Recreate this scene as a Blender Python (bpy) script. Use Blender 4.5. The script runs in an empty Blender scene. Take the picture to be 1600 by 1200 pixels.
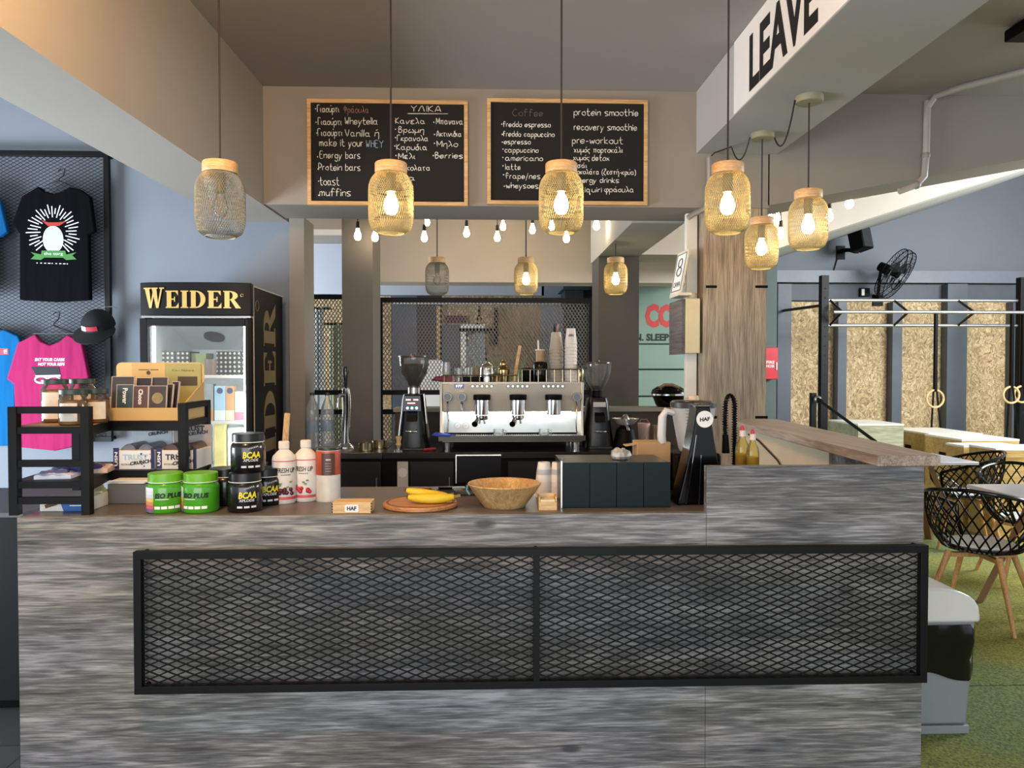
import bpy, math, random
from math import sin, cos, pi, radians
from mathutils import Vector, Matrix, Euler

C = bpy.context.scene
COL = C.collection
rnd = random.Random(7)

# ---------------------------------------------------------------- camera, world, light, exposure
F = 1164.0
EYE = Vector((0, 0, 1.5))
ROT = Euler((radians(90 - 1.2), 0, radians(-2.0)))
cam = bpy.data.cameras.new('camera')
cam.sensor_fit = 'HORIZONTAL'; cam.sensor_width = 36; cam.lens = 36 * F / 1600
cam.clip_start = 0.05
camo = bpy.data.objects.new('camera', cam); COL.objects.link(camo)
camo.location = EYE; camo.rotation_euler = ROT
C.camera = camo
RM = ROT.to_matrix()

def P(px, py, Y):
    """point of the plane y = Y seen at that place of the photograph"""
    d = RM @ Vector(((px - 800) / F, (600 - py) / F, -1))
    return EYE + d * (Y / d.y)
def PX(px, Y, py=600): return P(px, py, Y).x
def PZ(py, Y, px=760): return P(px, py, Y).z

C.view_settings.view_transform = 'Standard'
C.view_settings.look = 'None'
C.view_settings.gamma = 1
C.view_settings.use_curve_mapping = False
C.view_settings.exposure = 0.75
C.cycles.max_bounces = 8
C.cycles.transparent_max_bounces = 24
C.cycles.sample_clamp_indirect = 6
C.cycles.use_denoising = True

w = bpy.data.worlds.new('sky'); C.world = w; w.use_nodes = True
bg = w.node_tree.nodes['Background']
bg.inputs[0].default_value = (0.84, 0.91, 1.0, 1); bg.inputs[1].default_value = 0.6

def area(name, loc, target, sx, sy, power, col):
    l = bpy.data.lights.new(name, 'AREA'); l.shape = 'RECTANGLE'; l.size = sx; l.size_y = sy
    l.energy = power; l.color = col
    o = bpy.data.objects.new(name, l); COL.objects.link(o); o.location = loc
    o.rotation_euler = (Vector(target) - Vector(loc)).to_track_quat('-Z', 'Y').to_euler()
    return o
def point(name, loc, power, col, r=0.08):
    l = bpy.data.lights.new(name, 'POINT'); l.energy = power; l.color = col; l.shadow_soft_size = r
    o = bpy.data.objects.new(name, l); COL.objects.link(o); o.location = loc
    return o
area('daylight_shopfront', (-0.6, -3.6, 1.6), (0, 3, 0.9), 5.5, 2.6, 130, (0.93, 0.97, 1.0))
area('left_daylight_fill', (-4.6, 2.9, 0.8), (-1.7, 3.6, 2.4), 1.8, 1.5, 170, (0.82, 0.91, 1.0))  # unseen panel, added to brighten the left wall and beam underside
area('daylight_gym_windows', (6.7, 5.3, 3.1), (3.2, 8.8, 1.4), 3.0, 1.6, 270, (0.95, 0.98, 1.0))
area('daylight_back_room', (-4.8, 8.4, 1.9), (0.0, 9.8, 1.6), 2.6, 2.0, 150, (0.88, 0.94, 1.0))
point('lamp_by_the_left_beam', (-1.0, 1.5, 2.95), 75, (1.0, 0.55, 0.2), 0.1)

# ---------------------------------------------------------------- mesh builder
class MB:
    def __init__(s): s.v = []; s.f = []; s.mi = []; s.m = 0
    def add(s, vs, fs):
        b = len(s.v); s.v += [Vector(v) for v in vs]
        for f in fs: s.f.append([b + i for i in f]); s.mi.append(s.m)
        return s
    def hexa(s, p):   # 4 bottom, 4 top
        return s.add(p, [(3, 2, 1, 0), (4, 5, 6, 7), (0, 1, 5, 4), (1, 2, 6, 5), (2, 3, 7, 6), (3, 0, 4, 7)])
    def box(s, x0, x1, y0, y1, z0, z1):
        return s.hexa([(x0, y0, z0), (x1, y0, z0), (x1, y1, z0), (x0, y1, z0), (x0, y0, z1), (x1, y0, z1), (x1, y1, z1), (x0, y1, z1)])
    def obox(s, c, size, M):
        h = [Vector((a * size[0] / 2, b * size[1] / 2, d * size[2] / 2)) for d in (-1, 1) for a, b in ((-1, -1), (1, -1), (1, 1), (-1, 1))]
        return s.hexa([Vector(c) + M @ q for q in h])
    def bar(s, p0, p1, wx, wy=None, up=(0, 0, 1)):
        p0 = Vector(p0); p1 = Vector(p1); d = (p1 - p0).normalized(); wy = wy or wx
        u = Vector(up)
        if abs(d.dot(u)) > .95: u = Vector((0, 1, 0))
        a = d.cross(u).normalized(); b = a.cross(d).normalized()
        o = [a * -wx / 2 + b * -wy / 2, a * wx / 2 + b * -wy / 2, a * wx / 2 + b * wy / 2, a * -wx / 2 + b * wy / 2]
        return s.hexa([p0 + q for q in o] + [p1 + q for q in o])
    def cyl(s, p0, p1, r0, r1=None, n=16, cap=True):
        r1 = r0 if r1 is None else r1
        p0 = Vector(p0); p1 = Vector(p1); d = (p1 - p0).normalized()
        a = d.orthogonal().normalized(); b = d.cross(a)
        vs = [p + (a * cos(2 * pi * i / n) + b * sin(2 * pi * i / n)) * r for p, r in ((p0, r0), (p1, r1)) for i in range(n)]
        fs = [(i, (i + 1) % n, n + (i + 1) % n, n + i) for i in range(n)]
        if cap: fs += [tuple(range(n - 1, -1, -1)), tuple(range(n, 2 * n))]
        return s.add(vs, fs)
    def tube(s, pts, r, n=8, closed=False):
        pts = [Vector(p) for p in pts]; k = len(pts)
        rs = r if isinstance(r, (list, tuple)) else [r] * k
        vs = []; a = None
        for i, p in enumerate(pts):
            q0 = pts[(i - 1) % k] if (closed or i) else p
            q1 = pts[(i + 1) % k] if (closed or i < k - 1) else p
            d = (q1 - q0)
            d = d.normalized() if d.length > 1e-9 else Vector((0, 0, 1))
            if a is None: a = d.orthogonal().normalized()
            a = (a - d * a.dot(d)); a = a.normalized() if a.length > 1e-6 else d.orthogonal().normalized()
            b = d.cross(a)
            vs += [p + (a * cos(2 * pi * j / n) + b * sin(2 * pi * j / n)) * rs[i] for j in range(n)]
        fs = []
        for i in range(k if closed else k - 1):
            i2 = (i + 1) % k
            fs += [(i * n + j, i * n + (j + 1) % n, i2 * n + (j + 1) % n, i2 * n + j) for j in range(n)]
        if not closed: fs += [tuple(range(n - 1, -1, -1)), tuple(range((k - 1) * n, k * n))]
        return s.add(vs, fs)
    def lathe(s, prof, c=(0, 0, 0), n=24, ax=None, sx=1, sy=1):
        c = Vector(c); vs = []; M = ax or Matrix.Identity(3)
        for r, z in prof:
            for j in range(n): vs.append(c + M @ Vector((r * cos(2 * pi * j / n) * sx, r * sin(2 * pi * j / n) * sy, z)))
        fs = []
        for i in range(len(prof) - 1):
            fs += [(i * n + j, i * n + (j + 1) % n, (i + 1) * n + (j + 1) % n, (i + 1) * n + j) for j in range(n)]
        if prof[0][0] > 1e-5: fs.append(tuple(range(n - 1, -1, -1)))
        if prof[-1][0] > 1e-5: fs.append(tuple(range((len(prof) - 1) * n, len(prof) * n)))
        return s.add(vs, fs)
    def ring(s, prof, c=(0, 0, 0), n=24, ax=None):   # closed profile turned about z
        c = Vector(c); M = ax or Matrix.Identity(3); k = len(prof)
        vs = [c + M @ Vector((r * cos(2 * pi * j / n), r * sin(2 * pi * j / n), z)) for r, z in prof for j in range(n)]
        fs = [(i * n + j, i * n + (j + 1) % n, ((i + 1) % k) * n + (j + 1) % n, ((i + 1) % k) * n + j) for i in range(k) for j in range(n)]
        return s.add(vs, fs)
    def prism(s, poly, axis, a, b):
        def q(p, t): return {'x': (t, p[0], p[1]), 'y': (p[0], t, p[1]), 'z': (p[0], p[1], t)}[axis]
        n = len(poly); ar = sum(poly[i][0] * poly[(i + 1) % n][1] - poly[(i + 1) % n][0] * poly[i][1] for i in range(n))
        if (ar > 0) == (axis == 'y'): pass
        else: poly = poly[::-1]
        # after this the cap at a faces away from b
        vs = [q(p, a) for p in poly] + [q(p, b) for p in poly]
        fs = [tuple(range(n)), tuple(range(2 * n - 1, n - 1, -1))] + [(i, n + i, n + (i + 1) % n, (i + 1) % n) for i in range(n)]
        return s.add(vs, fs)
    def sphere(s, c, r, n=16, sz=1.0, sx=1.0, sy=1.0):
        k = n // 2
        prof = [(max(1e-6, r * sin(pi * i / k)), -r * sz * cos(pi * i / k)) for i in range(k + 1)]
        return s.lathe(prof, c, n, sx=sx, sy=sy)
    def patch(s, c, r, z0, z1, a0, a1, t=.0006, n=12):   # thin wrapped label; angle 0 faces the camera (-y), + to the right
        c = Vector(c); vs = []
        for i in range(n + 1):
            a = a0 + (a1 - a0) * i / n
            for rr in (r, r + t):
                for z in (z0, z1): vs.append(c + Vector((rr * sin(a), -rr * cos(a), z)))
        fs = []
        for i in range(n):
            k = i * 4; l = k + 4
            fs += [(k + 2, l + 2, l + 3, k + 3), (k, k + 1, l + 1, l), (k + 1, k + 3, l + 3, l + 1), (k, l, l + 2, k + 2)]
        fs += [(0, 2, 3, 1), (n * 4, n * 4 + 1, n * 4 + 3, n * 4 + 2)]
        return s.add(vs, fs)
    def text(s, body, w, h, fn, t=.0006, bold=0.0, shear=0.0, res=2):
        vs, fs = glyphs(body, bold, shear, res)
        xs = [v[0] for v in vs]; ys = [v[1] for v in vs]
        x0, x1, y0, y1 = min(xs), max(xs), min(ys), max(ys)
        sx = w / max(1e-6, x1 - x0); sy = h / max(1e-6, y1 - y0)
        return s.add([fn((v[0] - (x0 + x1) / 2) * sx, (v[1] - (y0 + y1) / 2) * sy, t if v[2] > 0 else 0) for v in vs], fs)
    def lattice(s, x0, x1, z0, z1, dx, dz, wd, t, fn):   # expanded metal: crossing strands cut to a rectangle
        k = dz / dx
        for sg in (1, -1):
            off = t * .45 * sg
            lo = z0 - (k * x1 if sg > 0 else -k * x0); hi = z1 - (k * x0 if sg > 0 else -k * x1)
            b = math.floor(lo / dz) * dz
            while b < hi:
                pts = []
                for x in (x0, x1):
                    z = sg * k * x + b
                    if z0 - 1e-9 <= z <= z1 + 1e-9: pts.append((x, z))
                for z in (z0, z1):
                    x = (z - b) * sg / k
                    if x0 < x < x1: pts.append((x, z))
                b += dz
                if len(pts) < 2: continue
                pts.sort(); (xa, za), (xb, zb) = pts[0], pts[-1]
                if xb - xa < 1e-4: continue
                L = math.hypot(xb - xa, zb - za); nx, nz = -(zb - za) / L * wd / 2, (xb - xa) / L * wd / 2
                q = [(xa - nx, za - nz), (xb - nx, zb - nz), (xb + nx, zb + nz), (xa + nx, za + nz)]
                s.hexa([fn(a, c, off - t / 2) for a, c in q] + [fn(a, c, off + t / 2) for a, c in q])
        return s

_gl = {}
def glyphs(body, bold, shear, res):
    key = (body, bold, shear, res)
    if key not in _gl:
        cu = bpy.data.curves.new('lettering', 'FONT'); cu.body = body; cu.size = 1; cu.offset = bold; cu.shear = shear
        cu.extrude = .02; cu.resolution_u = res
        ob = bpy.data.objects.new('lettering', cu)
        me = bpy.data.meshes.new_from_object(ob)
        _gl[key] = ([tuple(v.co) for v in me.vertices], [tuple(p.vertices) for p in me.polygons])
        bpy.data.objects.remove(ob); bpy.data.meshes.remove(me); bpy.data.curves.remove(cu)
    return _gl[key]

def front(cx, y, cz): return lambda a, b, c: (cx + a, y - c, cz + b)           # faces the camera side
def wrap(c, r, a0=0.0): return lambda a, b, d: (c[0] + (r + d) * sin(a0 + a / r), c[1] - (r + d) * cos(a0 + a / r), c[2] + b)

def build(name, mb, mats, parent=None, bevel=0, sharp=38, seg=2, at=None):
    if not isinstance(mats, (list, tuple)): mats = [mats]
    o0 = Vector((0, 0, 0))
    wo = None
    if parent is not None: wo = parent.get('_w') or parent.get('_wo')
    if wo: o0 = Vector(wo)
    if at is not None: o0 = Vector(at)
    me = bpy.data.meshes.new(name)
    me.from_pydata([v - o0 for v in mb.v], [], mb.f)
    for m in mats: me.materials.append(m)
    me.polygons.foreach_set('material_index', mb.mi)
    me.polygons.foreach_set('use_smooth', [True] * len(mb.f))
    me.update(); me.set_sharp_from_angle(angle=radians(sharp))
    o = bpy.data.objects.new(name, me); COL.objects.link(o)
    if at is not None: o.location = at
    if parent is not None: o.parent = parent
    if wo: o['_wo'] = tuple(wo)
    if bevel:
        b = o.modifiers.new('bevel', 'BEVEL'); b.width = bevel; b.segments = seg; b.limit_method = 'ANGLE'; b.angle_limit = radians(40)
        b.harden_normals = False
    return o
def tag(o, label, cat, group=None, kind=None):
    if label: o['label'] = label
    if cat: o['category'] = cat
    if group: o['group'] = group
    if kind: o['kind'] = kind
    return o
def thing(name, label, cat, loc=(0, 0, 0), rot=0, group=None, world=False):
    """an Empty at the base; world=True: its parts are given in world coordinates"""
    o = bpy.data.objects.new(name, None); COL.objects.link(o)
    o.empty_display_size = .05
    o.location = loc; o.rotation_euler = (0, 0, rot)
    if world: o['_w'] = tuple(loc)
    return tag(o, label, cat, group)
def solo(name, mb, mats, label, cat, group=None, kind=None, **k):
    xs = [v.x for v in mb.v]; ys = [v.y for v in mb.v]; zs = [v.z for v in mb.v]
    at = ((min(xs) + max(xs)) / 2, (min(ys) + max(ys)) / 2, min(zs))
    return tag(build(name, mb, mats, at=at, **k), label, cat, group, kind)
def struct(name, mb, mats, parent=None, **k):
    o = build(name, mb, mats, parent, **k)
    if parent is None: o['kind'] = 'structure'
    return o
def dup(root, loc, rot=None, label=None, group=None, scale=None):
    def cp(o, par):
        c = o.copy(); COL.objects.link(c)
        if par is not None: c.parent = par
        for ch in list(o.children): cp(ch, c)
        return c
    r = cp(root, None); r.location = loc
    if rot is not None: r.rotation_euler = (0, 0, rot)
    if scale is not None: r.scale = (scale,) * 3
    if label: r['label'] = label
    if group: r['group'] = group
    return r

# ---------------------------------------------------------------- materials
def lin(c):
    if isinstance(c, str): c = [int(c[i:i + 2], 16) for i in (0, 2, 4)]
    r = []
    for x in c:
        x = x / 255; r.append(x / 12.92 if x <= .04045 else ((x + .055) / 1.055) ** 2.4)
    return (*r, 1)
_m = {}
def new(name):
    m = bpy.data.materials.new(name); m.use_nodes = True
    return m, m.node_tree.nodes, m.node_tree.links, m.node_tree.nodes['Principled BSDF']
def mat(col, rough=.5, metal=0., var=.06, scale=9., bump=0., emit=0., spec=.5, coat=0., name=None):
    key = (str(col), rough, metal, var, scale, bump, emit, spec, coat)
    if key in _m: return _m[key]
    m, N, L, b = new(name or 'surface_' + str(len(_m)))
    b.inputs['Roughness'].default_value = rough; b.inputs['Metallic'].default_value = metal
    b.inputs['Specular IOR Level'].default_value = spec; b.inputs['Coat Weight'].default_value = coat
    c = lin(col)
    tc = N.new('ShaderNodeTexCoord'); nz = N.new('ShaderNodeTexNoise'); nz.inputs['Scale'].default_value = scale; nz.inputs['Detail'].default_value = 4
    L.new(tc.outputs['Object'], nz.inputs['Vector'])
    r = N.new('ShaderNodeValToRGB')
    r.color_ramp.elements[0].position = .3; r.color_ramp.elements[1].position = .7
    r.color_ramp.elements[0].color = [x * (1 - var) for x in c[:3]] + [1]
    r.color_ramp.elements[1].color = [min(1, x * (1 + var)) for x in c[:3]] + [1]
    L.new(nz.outputs['Fac'], r.inputs['Fac']); L.new(r.outputs['Color'], b.inputs['Base Color'])
    if emit:
        b.inputs['Emission Color'].default_value = c; b.inputs['Emission Strength'].default_value = emit
    if bump:
        bp = N.new('ShaderNodeBump'); bp.inputs['Strength'].default_value = bump; bp.inputs['Distance'].default_value = .01
        n2 = N.new('ShaderNodeTexNoise'); n2.inputs['Scale'].default_value = scale * 12; n2.inputs['Detail'].default_value = 3
        L.new(tc.outputs['Object'], n2.inputs['Vector'])
        L.new(n2.outputs['Fac'], bp.inputs['Height']); L.new(bp.outputs['Normal'], b.inputs['Normal'])
    _m[key] = m
    return m
def wood(name, cols, st, rough=.5, knots=0., fine=1., bump=.15, coat=0., tint=False):
    """grain stretched along the axis with the smallest of the three scales st"""
    m, N, L, b = new(name); b.inputs['Roughness'].default_value = rough; b.inputs['Coat Weight'].default_value = coat
    tc = N.new('ShaderNodeTexCoord')
    def noise(sc, det, dist=0.):
        mp = N.new('ShaderNodeMapping'); mp.inputs['Scale'].default_value = sc
        n = N.new('ShaderNodeTexNoise'); n.inputs['Scale'].default_value = 1; n.inputs['Detail'].default_value = det
        n.inputs['Distortion'].default_value = dist
        L.new(tc.outputs['Object'], mp.inputs['Vector']); L.new(mp.outputs['Vector'], n.inputs['Vector']); return n.outputs['Fac']
    def math_(op, a, c):
        x = N.new('ShaderNodeMath'); x.operation = op
        for i, q in enumerate((a, c)):
            if isinstance(q, (int, float)): x.inputs[i].default_value = q
            else: L.new(q, x.inputs[i])
        return x.outputs[0]
    k0 = min(st)
    big = noise([q * 1.0 for q in st], 5, .6); mid = noise([q * (2.2 if q == k0 else 6) for q in st], 4, 1.0); fin = noise([q * (5 if q == k0 else 20) * fine for q in st], 3, .3)
    v = math_('ADD', math_('MULTIPLY', big, .29), math_('ADD', math_('MULTIPLY', mid, .36), math_('MULTIPLY', fin, .35)))
    if knots:
        mp = N.new('ShaderNodeMapping'); k = min(st); mp.inputs['Scale'].default_value = [knots * (1.0 if q == k else 2.2) for q in st]
        vo = N.new('ShaderNodeTexVoronoi'); vo.inputs['Scale'].default_value = 1
        L.new(tc.outputs['Object'], mp.inputs['Vector']); L.new(mp.outputs['Vector'], vo.inputs['Vector'])
        kk = N.new('ShaderNodeMapRange'); kk.inputs[1].default_value = .0; kk.inputs[2].default_value = .1; kk.inputs[3].default_value = -.3; kk.inputs[4].default_value = 0
        L.new(vo.outputs['Distance'], kk.inputs[0]); v = math_('ADD', v, kk.outputs[0])
    r = N.new('ShaderNodeValToRGB'); e = r.color_ramp.elements
    e[0].position = .38; e[0].color = lin(cols[0]); e[1].position = .62; e[1].color = lin(cols[2])
    x = e.new(.49); x.color = lin(cols[1])
    L.new(v, r.inputs['Fac'])
    if tint:
        t1 = noise([q * .5 for q in st], 2, .5); tr = N.new('ShaderNodeValToRGB'); q = tr.color_ramp.elements
        q[0].position = .38; q[0].color = (1.0, .99, .93, 1); q[1].position = .62; q[1].color = (.93, .96, 1.06, 1)
        mm = N.new('ShaderNodeMixRGB'); mm.blend_type = 'MULTIPLY'; mm.inputs[0].default_value = 1
        L.new(t1, tr.inputs['Fac']); L.new(r.outputs['Color'], mm.inputs[1]); L.new(tr.outputs['Color'], mm.inputs[2]); L.new(mm.outputs[0], b.inputs['Base Color'])
    else: L.new(r.outputs['Color'], b.inputs['Base Color'])
    bp = N.new('ShaderNodeBump'); bp.inputs['Strength'].default_value = bump; bp.inputs['Distance'].default_value = .004
    L.new(v, bp.inputs['Height']); L.new(bp.outputs['Normal'], b.inputs['Normal'])
    return m
def osb():
    m, N, L, b = new('strand_board'); b.inputs['Roughness'].default_value = .75
    tc = N.new('ShaderNodeTexCoord')
    nz = N.new('ShaderNodeTexNoise'); nz.inputs['Scale'].default_value = 5; nz.inputs['Detail'].default_value = 2
    L.new(tc.outputs['Object'], nz.inputs['Vector'])
    mx = N.new('ShaderNodeMixRGB'); mx.blend_type = 'ADD'; mx.inputs[0].default_value = .35
    L.new(tc.outputs['Object'], mx.inputs[1]); L.new(nz.outputs['Color'], mx.inputs[2])
    acc = None
    for rot, sc in ((.5, (38, 38, 12)), (-.6, (34, 34, 12)), (1.35, (32, 32, 14))):
        mp = N.new('ShaderNodeMapping'); mp.inputs['Scale'].default_value = sc; mp.inputs['Rotation'].default_value = (0, rot, 0)
        vo = N.new('ShaderNodeTexVoronoi'); vo.inputs['Scale'].default_value = 1.6
        L.new(mx.outputs[0], mp.inputs['Vector']); L.new(mp.outputs[0], vo.inputs['Vector'])
        sp = N.new('ShaderNodeSeparateColor'); L.new(vo.outputs['Color'], sp.inputs[0])
        if acc is None: acc = sp.outputs[0]
        else:
            a = N.new('ShaderNodeMath'); a.operation = 'ADD'; L.new(acc, a.inputs[0]); L.new(sp.outputs[0], a.inputs[1]); acc = a.outputs[0]
    d = N.new('ShaderNodeMath'); d.operation = 'MULTIPLY'; d.inputs[1].default_value = 1 / 3; L.new(acc, d.inputs[0])
    r = N.new('ShaderNodeValToRGB'); e = r.color_ramp.elements
    e[0].position = .12; e[0].color = lin('786246'); e[1].position = .85; e[1].color = lin('dbc7a0')
    x = e.new(.5); x.color = lin('b49a70')
    L.new(d.outputs[0], r.inputs['Fac']); L.new(r.outputs['Color'], b.inputs['Base Color'])
    return m
def clear(name, col=(1, 1, 1), refl=1.0, body=0.0, rough=.03):
    """clear glass or plastic: transparent with Fresnel reflection, body adds a milky share"""
    m, N, L, b = new(name); N.remove(b)
    out = N['Material Output']
    t = N.new('ShaderNodeBsdfTransparent'); t.inputs[0].default_value = (*col, 1)
    g = N.new('ShaderNodeBsdfGlossy'); g.inputs['Roughness'].default_value = rough
    fr = N.new('ShaderNodeFresnel'); fr.inputs[0].default_value = 1.45
    k = N.new('ShaderNodeMath'); k.operation = 'MULTIPLY'; k.inputs[1].default_value = refl; L.new(fr.outputs[0], k.inputs[0])
    mx = N.new('ShaderNodeMixShader'); L.new(k.outputs[0], mx.inputs[0]); L.new(t.outputs[0], mx.inputs[1]); L.new(g.outputs[0], mx.inputs[2])
    last = mx
    if body:
        df = N.new('ShaderNodeBsdfDiffuse'); df.inputs[0].default_value = (*col, 1)
        nz = N.new('ShaderNodeTexNoise'); nz.inputs['Scale'].default_value = 20
        tl = N.new('ShaderNodeBsdfTranslucent'); tl.inputs[0].default_value = (*col, 1)
        ms = N.new('ShaderNodeMixShader'); ms.inputs[0].default_value = .4; L.new(df.outputs[0], ms.inputs[1]); L.new(tl.outputs[0], ms.inputs[2])
        m2 = N.new('ShaderNodeMixShader'); m2.inputs[0].default_value = body
        L.new(mx.outputs[0], m2.inputs[1]); L.new(ms.outputs[0], m2.inputs[2]); last = m2
    L.new(last.outputs[0], out.inputs[0])
    return m
def glow(name, col, st):
    m, N, L, b = new(name); N.remove(b); e = N.new('ShaderNodeEmission'); e.inputs[0].default_value = (*col, 1); e.inputs[1].default_value = st
    L.new(e.outputs[0], N['Material Output'].inputs[0]); return m

BLACK = mat('060606', .5, var=.08, spec=.1)
BLACKM = mat('08090a', .5, .0, var=.1, spec=.22, name='black_painted_steel')
GLOSSB = mat('040405', .14, var=.05, spec=.3)
WHITE = mat('e6e4df', .45, var=.03)
PAPER = mat('dedcd8', .8, var=.04)
STEEL = mat('b9b6b0', .28, 1., var=.05, scale=3)
CHROME = mat('d8d8d6', .1, 1., var=.02)
DARKSTEEL = mat('55524e', .3, 1., var=.08)
GREYWOOD = wood('grey_driftwood_laminate', ('3e3e3d', '686764', 'a3a19c'), (1.9, 9, 9), .5, knots=2.4, fine=1.0, bump=.25, tint=True)
GREYBROWN = wood('grey_brown_laminate', ('6a5c4e', '94846f', 'b8a78f'), (12, 12, 1.5), .55, knots=2.0)
TOPWOOD = wood('pale_oak_laminate', ('6f6154', '958576', 'b5a697'), (9, .9, 9), .35)
CAPWOOD = wood('ash_wood', ('b98a58', 'd2a672', 'e6c595'), (3, 14, 30), .5)
PALEWOOD = wood('pale_pine', ('b08c56', 'c9a772', 'dfc596'), (3, 12, 14), .5)
BEECH = wood('beech_legs', ('9c6d3c', 'bd8a54', 'd3a56f'), (20, 20, 3), .45)
BOWLWOOD = wood('bamboo_bowl', ('97754a', 'b8935f', 'cfae7a'), (14, 14, 3), .4)
BOARDWOOD = wood('cutting_board_wood', ('8c5b36', 'aa7548', 'c08c5e'), (2, 14, 14), .45)
PLYWOOD = wood('birch_plywood', ('a98a52', 'c4a76c', 'd9c28c'), (1.5, 7, 7), .6)
OSB = osb()
GLASS = clear('clear_glass')
PLASTIC = clear('clear_plastic', (.96, .98, 1), 1.9, .26, .08)
MILKY = clear('milky_plastic', (.92, .93, .93), .6, .45)
# ---------------------------------------------------------------- the shell of the room
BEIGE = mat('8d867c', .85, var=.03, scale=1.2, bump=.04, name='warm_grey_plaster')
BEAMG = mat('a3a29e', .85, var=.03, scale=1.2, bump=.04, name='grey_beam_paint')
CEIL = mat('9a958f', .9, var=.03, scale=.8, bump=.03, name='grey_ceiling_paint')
WALLB = mat('7b828b', .85, var=.03, scale=1.5, bump=.03, name='blue_grey_wall_paint')
COLG = mat('6b665f', .8, var=.04, scale=2, bump=.04, name='dark_grey_column_paint')
GYMW = mat('6f757c', .8, var=.03, scale=1.5, name='gym_wall_paint')
GYMD = mat('3f454d', .7, var=.05, scale=2, name='dark_slate_paint')
PALEB = mat('b4bcc8', .8, var=.03, scale=2, name='lit_gym_wall_tone')  # gym wall paint made brighter: its daylight put into the colour
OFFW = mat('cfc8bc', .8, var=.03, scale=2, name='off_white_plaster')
CZ = 3.21
# floor
m, N, L, b = new('dark_floor_tiles'); b.inputs['Roughness'].default_value = .4
tc = N.new('ShaderNodeTexCoord'); br = N.new('ShaderNodeTexBrick'); br.offset = 0
br.inputs['Color1'].default_value = lin('3a3d40'); br.inputs['Color2'].default_value = lin('33363a'); br.inputs['Mortar'].default_value = lin('24262a')
br.inputs['Scale'].default_value = 1; br.inputs['Mortar Size'].default_value = .004; br.inputs['Brick Width'].default_value = .6; br.inputs['Row Height'].default_value = .6
L.new(tc.outputs['Object'], br.inputs['Vector']); L.new(br.outputs['Color'], b.inputs['Base Color'])
FLOORM = m
m, N, L, b = new('green_turf_carpet'); b.inputs['Roughness'].default_value = .95
tc = N.new('ShaderNodeTexCoord'); n1 = N.new('ShaderNodeTexNoise'); n1.inputs['Scale'].default_value = 90; n1.inputs['Detail'].default_value = 5
n2 = N.new('ShaderNodeTexNoise'); n2.inputs['Scale'].default_value = 2.0
L.new(tc.outputs['Object'], n1.inputs['Vector']); L.new(tc.outputs['Object'], n2.inputs['Vector'])
r = N.new('ShaderNodeValToRGB'); e = r.color_ramp.elements
e[0].position = .3; e[0].color = lin('41552f'); e[1].position = .72; e[1].color = lin('83955c')
r2 = N.new('ShaderNodeValToRGB'); e = r2.color_ramp.elements
e[0].position = .3; e[0].color = lin('5d5c1f'); e[1].position = .72; e[1].color = lin('a9a446')
L.new(n1.outputs['Fac'], r.inputs['Fac']); L.new(n1.outputs['Fac'], r2.inputs['Fac'])
wr_ = N.new('ShaderNodeValToRGB'); wr_.color_ramp.elements[0].position = .3; wr_.color_ramp.elements[1].position = .6; L.new(n2.outputs['Fac'], wr_.inputs['Fac'])
n2.inputs['Scale'].default_value = 1.1
mxx = N.new('ShaderNodeMixRGB'); L.new(wr_.outputs['Color'], mxx.inputs[0]); L.new(r.outputs['Color'], mxx.inputs[1]); L.new(r2.outputs['Color'], mxx.inputs[2])
L.new(mxx.outputs[0], b.inputs['Base Color'])
bp = N.new('ShaderNodeBump'); bp.inputs['Strength'].default_value = .5; bp.inputs['Distance'].default_value = .01
L.new(n1.outputs['Fac'], bp.inputs['Height']); L.new(bp.outputs['Normal'], b.inputs['Normal'])
TURF = m
struct('floor', MB().box(-7, 1.36, -4, 12, -.1, 0), FLOORM)
mb = MB(); mb.box(1.36, 9, -4, 3.4, -.1, .004).box(1.36, 9, 3.41, 12, -.1, .004)
struct('floor_turf', mb, TURF)
struct('ceiling', MB().box(-1.6, 9, -1.6, 5.0, CZ, CZ + .15).box(-1.6, 1.75, 5.0, 6.9, CZ, CZ + .15).box(-7, 1.75, 6.9, 12, CZ, CZ + .15).box(-7, -1.6, 5.3, 6.9, CZ, CZ + .15), CEIL)
struct('ceiling_gym', MB().box(1.75, 9, 4.96, 12, 5.2, 5.3).box(1.75, 9, 4.95, 5.0, CZ + .15, 5.2).box(1.7, 1.75, 5.0, 12, CZ + .15, 5.2), CEIL)
struct('ceiling_left', MB().box(-7, -1.6, -1.6, 5.3, 3.9, 4.0), CEIL)
# left wall and the return that closes the room on the left
struct('wall_left', MB().box(-7, PX(457, 5.1), 5.12, 5.3, 0, 3.9), WALLB)
# front cross beam with the menu boards
YB = 4.6
zb = PZ(322, YB)
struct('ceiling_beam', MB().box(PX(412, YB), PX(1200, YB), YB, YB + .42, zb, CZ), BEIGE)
# left beam, turned slightly in plan
a = P(412, 318, YB); d = 28 / F
def lb(Y, off): return (a.x + (Y - YB) * d + off, Y)
pl = [lb(-1.2, -.38), lb(-1.2, 0), lb(5.12, 0), lb(5.12, -.38)]
struct('ceiling_beam.001', MB().prism(pl, 'z', zb - .006, 3.9), mat('a09a90', .85, var=.03, scale=1.2, bump=.04, name='left_beam_lit_plaster'))  # beam plaster made lighter; daylight on the underside put into the colour
# right beam with the slogan, towards the camera
rb0 = P(1088, 240, YB); zr = rb0.z; dr = -8 / F
def rb(Y, off): return (rb0.x + (Y - YB) * dr + off, Y)
wr = PX(1213, YB, 241) - rb0.x
struct('ceiling_beam.002', MB().prism([rb(-1.2, 0), rb(-1.2, wr), rb(YB, wr), rb(YB, 0)], 'z', zr, CZ), BEAMG)
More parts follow.
